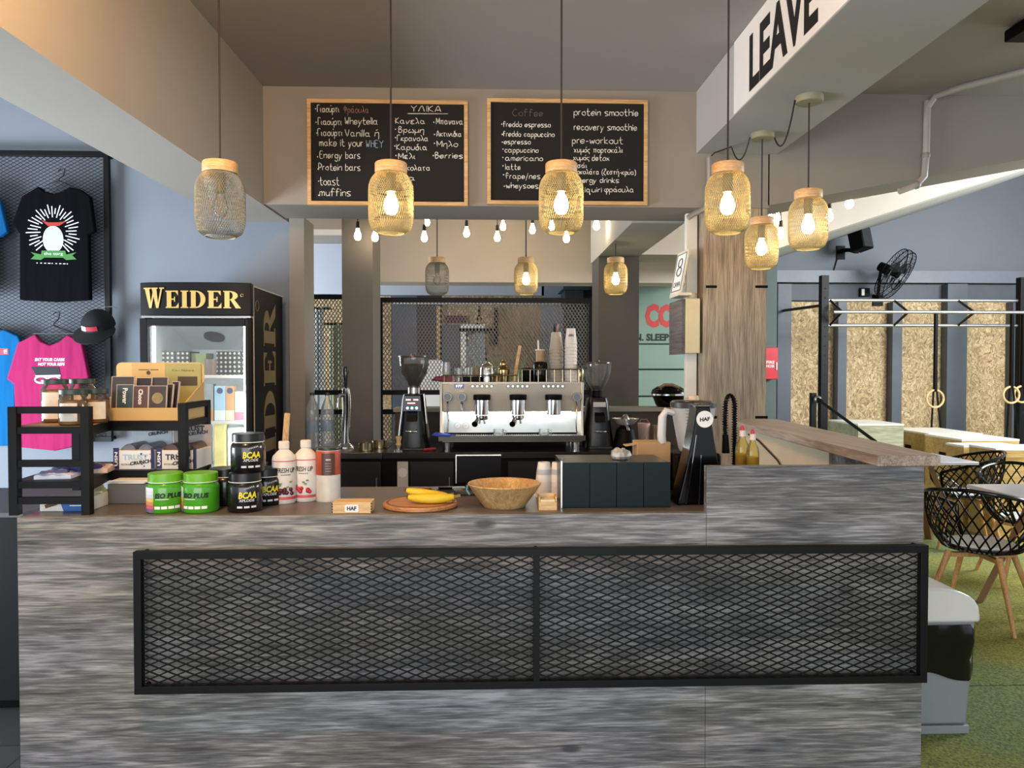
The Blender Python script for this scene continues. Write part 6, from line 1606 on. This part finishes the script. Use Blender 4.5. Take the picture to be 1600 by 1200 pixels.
build('rear_chassis', MB().box(ex0 + .018, ex1 - .018, YE + .24, 5.53, ZK + .05, ZK + .0895), BLACK, em)
build('tray_skirt', MB().box(ex0 - .004, ex1 + .004, YE - .066, YE - .0605, ZK + .06, ZK + .095), mat('6b665e', .3, 1.), em)
for sx in (ex0 + .05, ex1 - .05):
    for sy in (YE + .0, 5.48): build('foot', MB().cyl((sx, sy, ZK + .0005), (sx, sy, ZK + .0595), .022, .026, 14), STEEL, em)
build('light_strip', MB().box(ex0 + .06, ex1 - .06, YE + .20, YE + .215, zU - .012, zU - .001), glow('white_led_strip', (.92, .98, 1), 30), em)
def pe(px, py): return P(px, py, YE)
frn = lambda z: YE + .03 * (zT - .012 - z) / (zT - .012 - zU)
for gx in (725 + 28, 809, 864):
    c = pe(gx, 632); x = c.x; z0 = PZ(648, YE - .05, 800); z1 = PZ(625, YE - .05, 800); z2 = PZ(617, YE - .05, 800)
    g_ = build('group_head', MB().lathe([(.048, z0), (.052, z0 + .004), (.052, z1)], (x, YE - .045, 0), 28), CHROME, em)
    build('black_collar', MB().lathe([(.056, z1 + .0005), (.057, z1 + .003), (.057, z2), (.05, z2 + .003), (.001, z2 + .003)], (x, YE - .045, 0), 28), BLACK, g_)
    if gx < 850:
        pz = z0 - .014
        pfr = build('portafilter', MB().lathe([(.034, pz - .02), (.046, pz - .008), (.046, pz + .012)], (x, YE - .045, 0), 24).tube([(x - .01, YE - .07, pz), (x - .03, YE - .12, pz - .012)], .009, 10).tube([(x + .015, YE - .06, pz - .02), (x + .02, YE - .06, pz - .045)], .008, 8).tube([(x - .015, YE - .06, pz - .02), (x - .02, YE - .06, pz - .045)], .008, 8), CHROME, g_)
        build('handle', MB().cyl((x - .03, YE - .12, pz - .012), (x - .045, YE - .24, pz - .035), .013, .02, 16), GLOSSB, pfr, bevel=.003)
for g0 in (738.5, 794, 849.5):
    for i in range(5):
        c = pe(g0 + i * 7.4, 603.5); yy = frn(c.z)
        b_ = build('button', MB().cyl((c.x, yy + .001, c.z), (c.x, yy - .004, c.z), .0125, n=18), mat('1c1c1d', .4), up)
        build('button_face', MB().cyl((c.x, yy - .0041, c.z), (c.x, yy - .006, c.z), .0088, n=16), mat('e2e6e6', .3, emit=.5), b_)
c0 = pe(710, 600); c1 = pe(724.5, 606.5); yy = frn(c0.z)
dsp = build('display', MB().box(c0.x, c1.x, yy - .003, yy + .002, c1.z, c0.z), mat('1a1460', .2, emit=.6), up)
build('digits', MB().text('777', .045, .016, front((c0.x + c1.x) / 2, yy - .003, (c0.z + c1.z) / 2), .0008, .0, .15), glow('violet_digits', (.75, .75, 1), 4), dsp)
for kx, wand in ((699.5, True), (721.5, False), (900.5, True)):
    c = pe(kx, 620); yy = frn(c.z)
    kb = build('steam_knob', MB().cyl((c.x, yy, c.z), (c.x, yy - .05, c.z), .02, n=20).cyl((c.x, yy - .02, c.z), (c.x, yy - .05, c.z), .029, .031, 24), mat('8d9092', .35, .6), em, bevel=.003)
    build('knob_face', MB().cyl((c.x, yy - .0505, c.z), (c.x, yy - .053, c.z), .024, n=24), mat('6d757c', .4), kb)
    if wand:
        s_i = 1 if kx < 800 else -1
        build('steam_wand', MB().tube([(c.x, yy - .015, c.z - .03), (c.x, yy - .04, c.z - .06), (c.x + s_i * .005, yy - .05, c.z - .16), (c.x - s_i * .0, yy - .045, c.z - .24)], .0065, 8), CHROME, em)
    else: build('water_spout', MB().tube([(c.x, yy - .015, c.z - .03), (c.x, yy - .035, c.z - .05), (c.x, yy - .035, c.z - .09)], .009, 8), CHROME, em)
for kx in (715, 728):
    c = P(kx, 665, YE + .24); gg = build('gauge', MB().cyl((c.x, YE + .2395, c.z), (c.x, YE + .225, c.z), .024, n=24), STEEL, em)
    build('gauge_face', MB().cyl((c.x, YE + .2245, c.z), (c.x, YE + .223, c.z), .019, n=24), mat('dadcdc', .4), gg)
    build('needle', MB().bar((c.x - .012, YE + .2225, c.z - .006), (c.x + .01, YE + .2225, c.z + .008), .003, .001), BLACK, gg)
c = P(688, 683, YE - .04)
solo('blue_cloth', MB().hexa([(c.x - .05, YE - .10, ZK + .098), (c.x + .11, YE - .055, zD + .001), (c.x + .10, YE + .03, zD + .001), (c.x - .04, YE - .02, ZK + .1), (c.x - .055, YE - .095, ZK + .108), (c.x + .105, YE - .055, zD + .022), (c.x + .1, YE + .03, zD + .012), (c.x - .03, YE - .02, ZK + .12)]), mat('2d46b0', .8, var=.2, scale=30), 'blue cleaning cloth hanging on the left corner of the espresso machine tray', 'cloth', bevel=.004)
# cup rail on top
build('top_plate', MB().box(ex0 + .018, ex1 - .018, YE + .005, 5.53, zT - .0115, zT), mat('8d8478', .35, 1.), em)
rl = zT + .045; rh = zT + .085; xmid = pe(809, 590).x
mb = MB().tube([(ex0 + .02, 5.5, rl), (ex0 + .02, YE + .03, rl), (xmid, YE + .03, rl)], .005, 6)
for i in range(9): x = ex0 + .03 + i * (xmid - ex0 - .05) / 8; mb.cyl((x, YE + .03, zT + .0005), (x, YE + .03, rl), .003, n=6)
mb.tube([(xmid + .005, YE + .03, zT + .0005), (xmid + .005, YE + .03, rh), (ex1 - .02, YE + .03, rh), (ex1 - .02, 5.5, rh)], .005, 6)
for i in range(8): x = xmid + .03 + i * (ex1 - xmid - .06) / 7; mb.cyl((x, YE + .03, zT + .0005), (x, YE + .03, rh), .0035, n=6)
build('cup_rail', mb, mat('b3a48a', .25, 1.), em)
# shot glasses on the tray
def sglass(px, lab, Y=YE + .06):
    c = P(px, 680, Y)
    t = thing('espresso_cup', lab, 'cup', (c.x, Y, zD), group='small glass cups on the drip tray')
    build('cup', MB().lathe([(.024, .0005), (.034, .008), (.036, .05), (.034, .05), (.032, .01), (.001, .006)], n=24), clear('cup_glass', (.95, .97, .97), 1.3, .12), t)
    build('handle', MB().tube([(.035, 0, .042), (.05, 0, .04), (.052, 0, .022), (.034, 0, .014)], .004, 6), clear('cup_handle', (.95, .97, .97), 1.3, .12), t)
sglass(779, 'small glass cup on the drip tray between the left and middle groups'); sglass(850, 'small glass cup on the drip tray under the right group')
# things on top of the machine
zq = zT + .0005
def top(px, Y): return PX(px, Y, 590)
def tumbler(px, Y, h, r, lab):
    t = thing('glass_tumbler', lab, 'glass', (top(px, Y), Y, zq), group='upturned glasses on the espresso machine')
    build('glass', MB().lathe([(r, 0), (r * .97, h * .3), (r * .86, h * .34), (r * .9, h * .4), (r * .8, h), (.001, h), (.001, h - .008), (r * .76, h - .008), (r * .93, 0)], n=24), clear('tumbler_glass', (.95, .96, .96), 1.5, .1), t)
tumbler(697, 5.2, .135, .036, 'tall upturned glass at the left end of the machine top'); tumbler(717, 5.16, .095, .036, 'short upturned glass second from the left on the machine top')
for k_ in range(2): tumbler(732 + k_ * 9, 5.34, .1, .026, ('small glass at the back of the machine top, left of a close pair', 'small glass at the back of the machine top, right of a close pair')[k_])
x = top(690, 5.1); mb = MB().lathe([(.001, 0), (.075, .002), (.08, .014), (.05, .03), (.02, .034), (.001, .03)], (x + .01, 5.09, zq), 16, sy=.5)
for i, v in enumerate(mb.v): mb.v[i] = v + Vector((rnd.uniform(-.008, .008), rnd.uniform(-.006, .006), rnd.uniform(0, .008)))
solo('red_rag', mb, mat('7d4048', .9, var=.3, scale=40), 'crumpled dull red rag on the left corner of the espresso machine', 'rag')
x = top(738, 5.13); solo('black_tray', MB().box(x - .08, x + .05, 5.1, 5.16, zq, zq + .035), BLACK, 'flat black holder lying behind the cup rail of the espresso machine', 'holder', bevel=.005)
x = top(745, 5.28); solo('olive_tub', MB().lathe([(.04, zq), (.045, zq + .004), (.04, zq + .1), (.03, zq + .104), (.008, zq + .108), (.006, zq + .13), (.001, zq + .131)], (x, 5.28, 0), 24), mat('6f6d50', .5), 'olive lidded tub with knob behind the black holder', 'tub')
t = thing('milk_pitcher', 'upturned steel milk pitcher on the espresso machine', 'pitcher', (top(761, 5.17), 5.17, zq))
build('body', MB().lathe([(.05, 0), (.05, .09), (.042, .115), (.015, .135), (.001, .137)], n=28), CHROME, t)
build('handle', MB().tube([(.049, 0, .09), (.075, 0, .085), (.078, 0, .04), (.049, 0, .025)], .005, 6), CHROME, t)
t = thing('cocktail_shaker', 'brass coloured cocktail shaker on the espresso machine', 'shaker', (top(787, 5.2), 5.2, zq)); BR = mat('b39a6c', .18, 1., var=.04)
build('tumbler', MB().lathe([(.036, 0), (.044, .075), (.044, .08)], n=28), BR, t)
build('top', MB().lathe([(.045, .0805), (.046, .084), (.028, .11), (.024, .112)], n=28), BR, t)
build('cap', MB().lathe([(.025, .1125), (.026, .115), (.022, .138), (.012, .148), (.001, .15)], n=22), BR, t)
x = top(776, 5.12); solo('brass_cup', MB().lathe([(.026, zq), (.032, zq + .05), (.036, zq + .055), (.03, zq + .055), (.001, zq + .01)], (x, 5.1, 0), 22), BR, 'low brass cup in front of the cocktail shaker', 'cup')
A = P(803, 592, 5.24); B = P(812, 540, 5.3)
solo('wooden_stirrer', MB().bar((A.x, 5.2, zq + .002), (B.x, 5.26, B.z), .022, .008, up=(0, 1, 0)), PALEWOOD, 'flat wooden stirrer leaning up from the machine top', 'stirrer', bevel=.002)
t = thing('bar_bottle', 'dark bottle with tan top and white straw on the machine', 'bottle', (top(844, 5.22), 5.22, zq))
build('body', MB().lathe([(.05, 0), (.052, .004), (.052, .12), (.045, .135), (.026, .14)], n=26), GLOSSB, t)
build('tan_neck', MB().lathe([(.03, .1405), (.03, .175), (.032, .215), (.001, .216)], n=20), mat('a88458', .5), t)
build('white_rim', MB().lathe([(.034, .2165), (.036, .218), (.036, .224), (.001, .225)], n=20), WHITE, t)
build('straw', MB().cyl((-.012, 0, .2255), (-.014, 0, .29), .006, n=10), WHITE, t)
t = thing('black_canister', 'black canister left of the dark bottle on the machine', 'canister', (top(824, 5.27), 5.27, zq))
build('body', MB().lathe([(.045, 0), (.047, .004), (.047, .09), (.04, .096), (.001, .097)], n=24), BLACK, t)
# cup towers
def tower(px, Y, n, r0, dz, hc, m, lab, cat, text=None):
    x = top(px, Y); nm = ['bottom', 'second', 'third', 'fourth', 'fifth', 'sixth', 'seventh', 'eighth', 'ninth', 'tenth', 'eleventh', 'twelfth']
    for i in range(n):
        t = thing('takeaway_cup', (lab + ', topmost cup') if i == n - 1 else lab + ', %s cup%s' % (nm[i], '' if i == 0 else ' from the bottom'), cat, (x, Y, zq + i * dz), group=lab.split(',')[0] + 's')
        build('cup', MB().lathe([(r0 + .002, 0), (r0 + .003, .003), (r0 + .001, .006), (r0 * .72, hc), (.001, hc)], n=24), m, t)
        if text and i % 4 == 3 or (text and i == n - 1):
            z_ = hc * .55 if i == n - 1 else .012
            build('lettering', MB().text('HAF', .034, .016, lambda a_, b_, d_: wrap((0, 0, z_), r0 * .9, -.1)(-a_, -b_, d_ + .002), .0008, .03), mat('232325', .6), t)
tower(869, 5.22, 11, .047, .022, .125, clear('clear_cup_plastic', (.9, .86, .78), 1.0, .4), 'tall stack of clear plastic cups on the machine', 'plastic cup')
tower(892, 5.16, 12, .042, .0235, .11, mat('d3cdc6', .6), 'tall stack of white printed cups on the machine', 'paper cup', True)
x = top(868, 5.22); zc_ = zq + 10 * .022 + .126
t = thing('straw_bundle', 'short bundle of dark straws standing on the clear cup stack', 'straws', (x, 5.22, zc_))
for i in range(5): build('straw', MB().cyl((rnd.uniform(-.012, .012), rnd.uniform(-.01, .01), 0), (rnd.uniform(-.03, .03), rnd.uniform(-.01, .01), rnd.uniform(.04, .06)), .0035, n=6), [BLACK, mat('b05a48', .5), BLACK, mat('cfc7b8', .5), BLACK][i], t)
solo('brass_bell', MB().lathe([(.022, zq), (.026, zq + .03), (.03, zq + .075), (.022, zq + .09), (.001, zq + .096)], (top(906, 5.3), 5.3, 0), 20), mat('c2b48e', .2, .9), 'small round brass shaker at the right corner of the machine top', 'shaker')
# spiky plant on the rear ledge
x = PX(792, 5.84, 580); t = thing('potted_plant', 'spiky green plant on the rear ledge behind the espresso machine', 'plant', (x, 5.84, zl))
build('pot', MB().lathe([(.05, .0005), (.065, .08), (.06, .08), (.001, .07)], n=24), mat('8c7a62', .7), t)
mb = MB()
for i in range(60):
    a_ = rnd.uniform(0, 2 * pi); e_ = rnd.uniform(.25, 1.2); L_ = rnd.uniform(.26, .42); d_ = Vector((cos(a_) * cos(e_) * 1.3, sin(a_) * cos(e_) * .45, sin(e_)))
    p0 = Vector((0, 0, .07)); mb.tube([p0, p0 + d_ * L_ * .5 + Vector((0, 0, .03)), p0 + d_ * L_], [.005, .004, .0008], 4)
build('leaves', mb, mat('4d9a72', .5, var=.2), t)
# citrus press right of the right grinder
x = PX(977, 5.1, 660); t = thing('citrus_press', 'citrus press with a wide chrome dish right of the right grinder', 'citrus press', (x, 5.1, ZK)); zc_ = PZ(665, 5.1, 974) - ZK
build('body', MB().lathe([(.085, .0005), (.09, .01), (.075, .06), (.06, zc_ - .02), (.03, zc_)], n=28), BLACK, t)
build('dish', MB().lathe([(.025, zc_ + .0005), (.06, zc_ + .012), (.09, zc_ + .045), (.095, zc_ + .05), (.087, zc_ + .05), (.055, zc_ + .02), (.001, zc_ + .015)], n=32), mat('cfcecb', .25, .6), t)
build('cone', MB().lathe([(.036, zc_ + .02), (.03, zc_ + .05), (.014, zc_ + .075), (.001, zc_ + .08)], n=20), STEEL, t)
build('spout', MB().tube([(0, -.03, zc_ - .0), (0, -.09, zc_ - .01), (0, -.105, zc_ - .03)], .012, 10), CHROME, t)
# cup and tin
x = PX(1006, 5.32, 670); h = PZ(661, 5.32, 1006) - ZK
t = thing('pink_mug', 'pale pink mug behind the kraft box on the back counter', 'mug', (x, 5.32, ZK))
build('mug', MB().lathe([(.034, .0005), (.037, .006), (.045, h), (.042, h), (.034, .01), (.001, .008)], n=26), mat('c4a598', .5), t)
build('handle', MB().tube([(-.035, 0, h), (-.02, 0, h + .025), (.02, 0, h + .025), (.035, 0, h)], .005, 6), mat('6d5040', .4), t)
build('red_mark', MB().patch((0, 0, 0), .0405, .035, .06, -.03, .05, n=3), mat('b04a40', .5), t)
x = PX(1023, 5.3, 675); h = PZ(664, 5.3, 1023) - ZK
solo('spice_tin', MB().lathe([(.022, ZK + .0005), (.024, ZK + .003), (.024, ZK + h * .8), (.025, ZK + h * .82), (.025, ZK + h), (.001, ZK + h + .001)], (x, 5.3, 0), 22), mat('9b8f74', .3, .8), 'narrow metal tin right of the pink mug', 'tin')
# glossy black appliance on the ledge
x = PX(1047, 5.84, 620); t = thing('kitchen_appliance', 'glossy black rounded appliance with chrome rim on the rear ledge', 'appliance', (x, 5.84, zl))
h = PZ(602, 5.84, 1047) - zl
build('base', MB().lathe([(.1, .0005), (.115, .02), (.14, h * .52), (.001, h * .52)], n=30, sy=.8), GLOSSB, t)
build('chrome_rim', MB().lathe([(.142, h * .525), (.148, h * .54), (.148, h * .6), (.142, h * .62)], n=30, sy=.8), CHROME, t)
build('dome', MB().lathe([(.14, h * .625), (.13, h * .8), (.09, h * .95), (.03, h), (.001, h)], (-.01, 0, 0), 30, sy=.8), GLOSSB, t)
build('top_handle', MB().tube([(-.09, -.05, h * .9), (-.06, -.07, h * 1.02), (.0, -.075, h * 1.02), (.05, -.07, h * .9)], .014, 8), mat('c9a892', .2, .7), t)
# ---------------------------------------------------------------- column fittings
WHP = mat('d8d3c8', .5)
Yc = YB + .1; A = P(1073, 333, Yc); B = P(1090, 333, Yc)
solo('cable_trunking', MB().box(A.x, B.x, Yc, Yc + .05, ZK + .3, A.z), WHP, 'white vertical cable trunking left of the wood clad column', 'trunking', bevel=.003)
x0 = P(1071, 500, YB).x; x1 = P(1094, 500, YB).x; z0 = PZ(552, YB, 1080); z1 = PZ(466, YB, 1080)
t = thing('electrical_box', 'cream electrical cabinet on the left side of the wood clad column', 'electrical box', ((x0 + x1) / 2, YB + .16, z0), world=True)
build('cabinet', MB().box(x0, x1, YB, YB + .095, z0, z1), mat('d3c49a', .45), t, bevel=.004)
build('side_cladding', MB().box(x0 - .022, x0 - .001, YB + .002, YB + .32, z0 - .004, z1 - .004), wood('dark_grey_plank', ('3b3633', '56504b', '6e6862'), (9, .9, 9), .6), t)
build('bracket_body', MB().box(x0, x1, YB + .2, YB + .32, z0, z1), mat('6b645c', .5), t)
build('lock_knob', MB().cyl((x1 - .035, YB + .04, z1 + .0005), (x1 - .035, YB + .04, z1 + .035), .022, n=16), mat('b5a98c', .4), t)
# framed certificate leaning on the side
t = thing('framed_notice', 'small white framed notice with dark lettering above the electrical cabinet', 'framed notice', (x0, YB + .1, z1 + .0), world=True)
za = z1 + .03; n0 = P(1086, 388, YB - .06); n1 = P(1064, 394, YB + .16); yN, yF = YB - .06, YB + .16
def nt(u, v, d_): # u 0 near .. 1 far, v 0 bottom .. 1 top
    xb_ = x0 + .012 - .012 * u - (1 - v) * .05; return (xb_ - d_, yN + (yF - yN) * u, za + v * (n0.z - za))
def slabn(u0, u1, v0, v1, d0, d1): return MB().add([nt(u0, v0, d0), nt(u1, v0, d0), nt(u1, v1, d0), nt(u0, v1, d0), nt(u0, v0, d1), nt(u1, v0, d1), nt(u1, v1, d1), nt(u0, v1, d1)], [(0, 1, 2, 3), (7, 6, 5, 4), (0, 4, 5, 1), (1, 5, 6, 2), (2, 6, 7, 3), (3, 7, 4, 0)])
build('backing', slabn(0, 1, 0, 1, 0, .008), mat('cfc6b2', .5), t)
pp = build('paper', slabn(.08, .92, .06, .94, .0085, .0095), WHITE, t)
mb = slabn(.08, .92, .06, .08, .0097, .011); 
for q in ((.08, .92, .92, .94), (.08, .12, .08, .92), (.88, .92, .08, .92)): b2_ = slabn(*q, .0097, .011); mb.add(b2_.v, b2_.f)
build('frame', mb, mat('2a2826', .5), t)
mb = MB().text('CAWA', .6, .12, lambda a_, b_, d_: nt(.5 - a_, .22 + b_, .0097 + d_), .0008, .03)
for i in range(24):
    pass
mb.tube([nt(.5 + .17 * cos(i * pi / 8), .72 + .1 * sin(i * pi / 8), .0105) for i in range(16)], .004, 5, True).tube([nt(.5 + .2 * cos(i * pi / 8), .52 + .1 * sin(i * pi / 8), .0105) for i in range(16)], .004, 5, True)
build('print', mb, mat('3a3835', .6), t)
build('shelf', MB().box(x0 - .06, x0 + .02, yN - .01, yF, z1 + .012, z1 + .028), mat('d8cfb8', .4), t)
# grey conduit beside the column top
q_ = P(1108, 246, YB - .03); r_ = P(1108, 305, YB - .03); e1 = P(1098, 328, YB - .02); e2 = P(1072, 340, YB + .02)
solo('conduit_elbow', MB().tube([(q_.x, YB - .03, q_.z), (r_.x, YB - .03, r_.z), (PX(1106, YB, 318), YB - .028, PZ(318, YB, 1106)), (e1.x, YB - .024, e1.z), (e2.x + .03, YB - .02, e2.z + .01), (e2.x, YB - .02, e2.z - .01)], .017, 12), mat('96928c', .4, .3), 'grey conduit bending left beside the top of the wood clad column', 'conduit')
Yp = YB - .025
def bp2(px, py): return P(px, py, Yp)
c1, c2, c3, c4_, c5, c6 = bp2(1449, 158), bp2(1448, 200), bp2(1447, 243), bp2(1444, 276), bp2(1432, 289), bp2(1405, 299)
pts = [(c1.x + 1.2, YB - 1.5, CZ - .022), (c1.x + .12, YB - .2, CZ - .022), (c1.x + .03, YB - .06, CZ - .03), (c1.x, Yp, CZ - .09), c1, c2, c3, c4_, c5, c6]
t = solo('ceiling_conduit', MB().tube(pts, .02, 12), mat('a59e94', .5), 'grey conduit running along the ceiling and down the right cross beam', 'conduit')
for p in (c3, c5, Vector((c1.x + .5, YB - .65, CZ - .022))): build('clamp', MB().sphere(Vector(p) - t.location, .027, 10), mat('8d8780', .5), t)
# white outlet on the gym wall

c = P(1350, 457, Yr + .19)
t = thing('wall_socket', 'small black wall socket with white plates left of the wall fan bracket', 'socket', (c.x, Yr + .19, c.z - .06), world=True)
build('body', MB().box(c.x - .07, c.x + .07, Yr + .16, Yr + .199, c.z - .06, c.z + .06), BLACK, t, bevel=.004)
build('white_plate', MB().box(c.x - .05, c.x - .01, Yr + .155, Yr + .1595, c.z - .045, c.z + .045), WHITE, t)
c = P(1600, 42, 3.6)
t = thing('ceiling_box', 'small black box fixed to the ceiling at the top right picture edge', 'box', (c.x + .05, 3.6, CZ - .07), world=True)
build('body', MB().box(c.x - .03, c.x + .14, 3.55, 3.7, CZ - .07, CZ - .012), BLACK, t, bevel=.006)
build('base_plate', MB().box(c.x, c.x + .1, 3.58, 3.67, CZ - .0115, CZ - .0005), DARKSTEEL, t)
for o in bpy.data.objects:
    for k in ('_w', '_wo'):
        if k in o: del o[k]
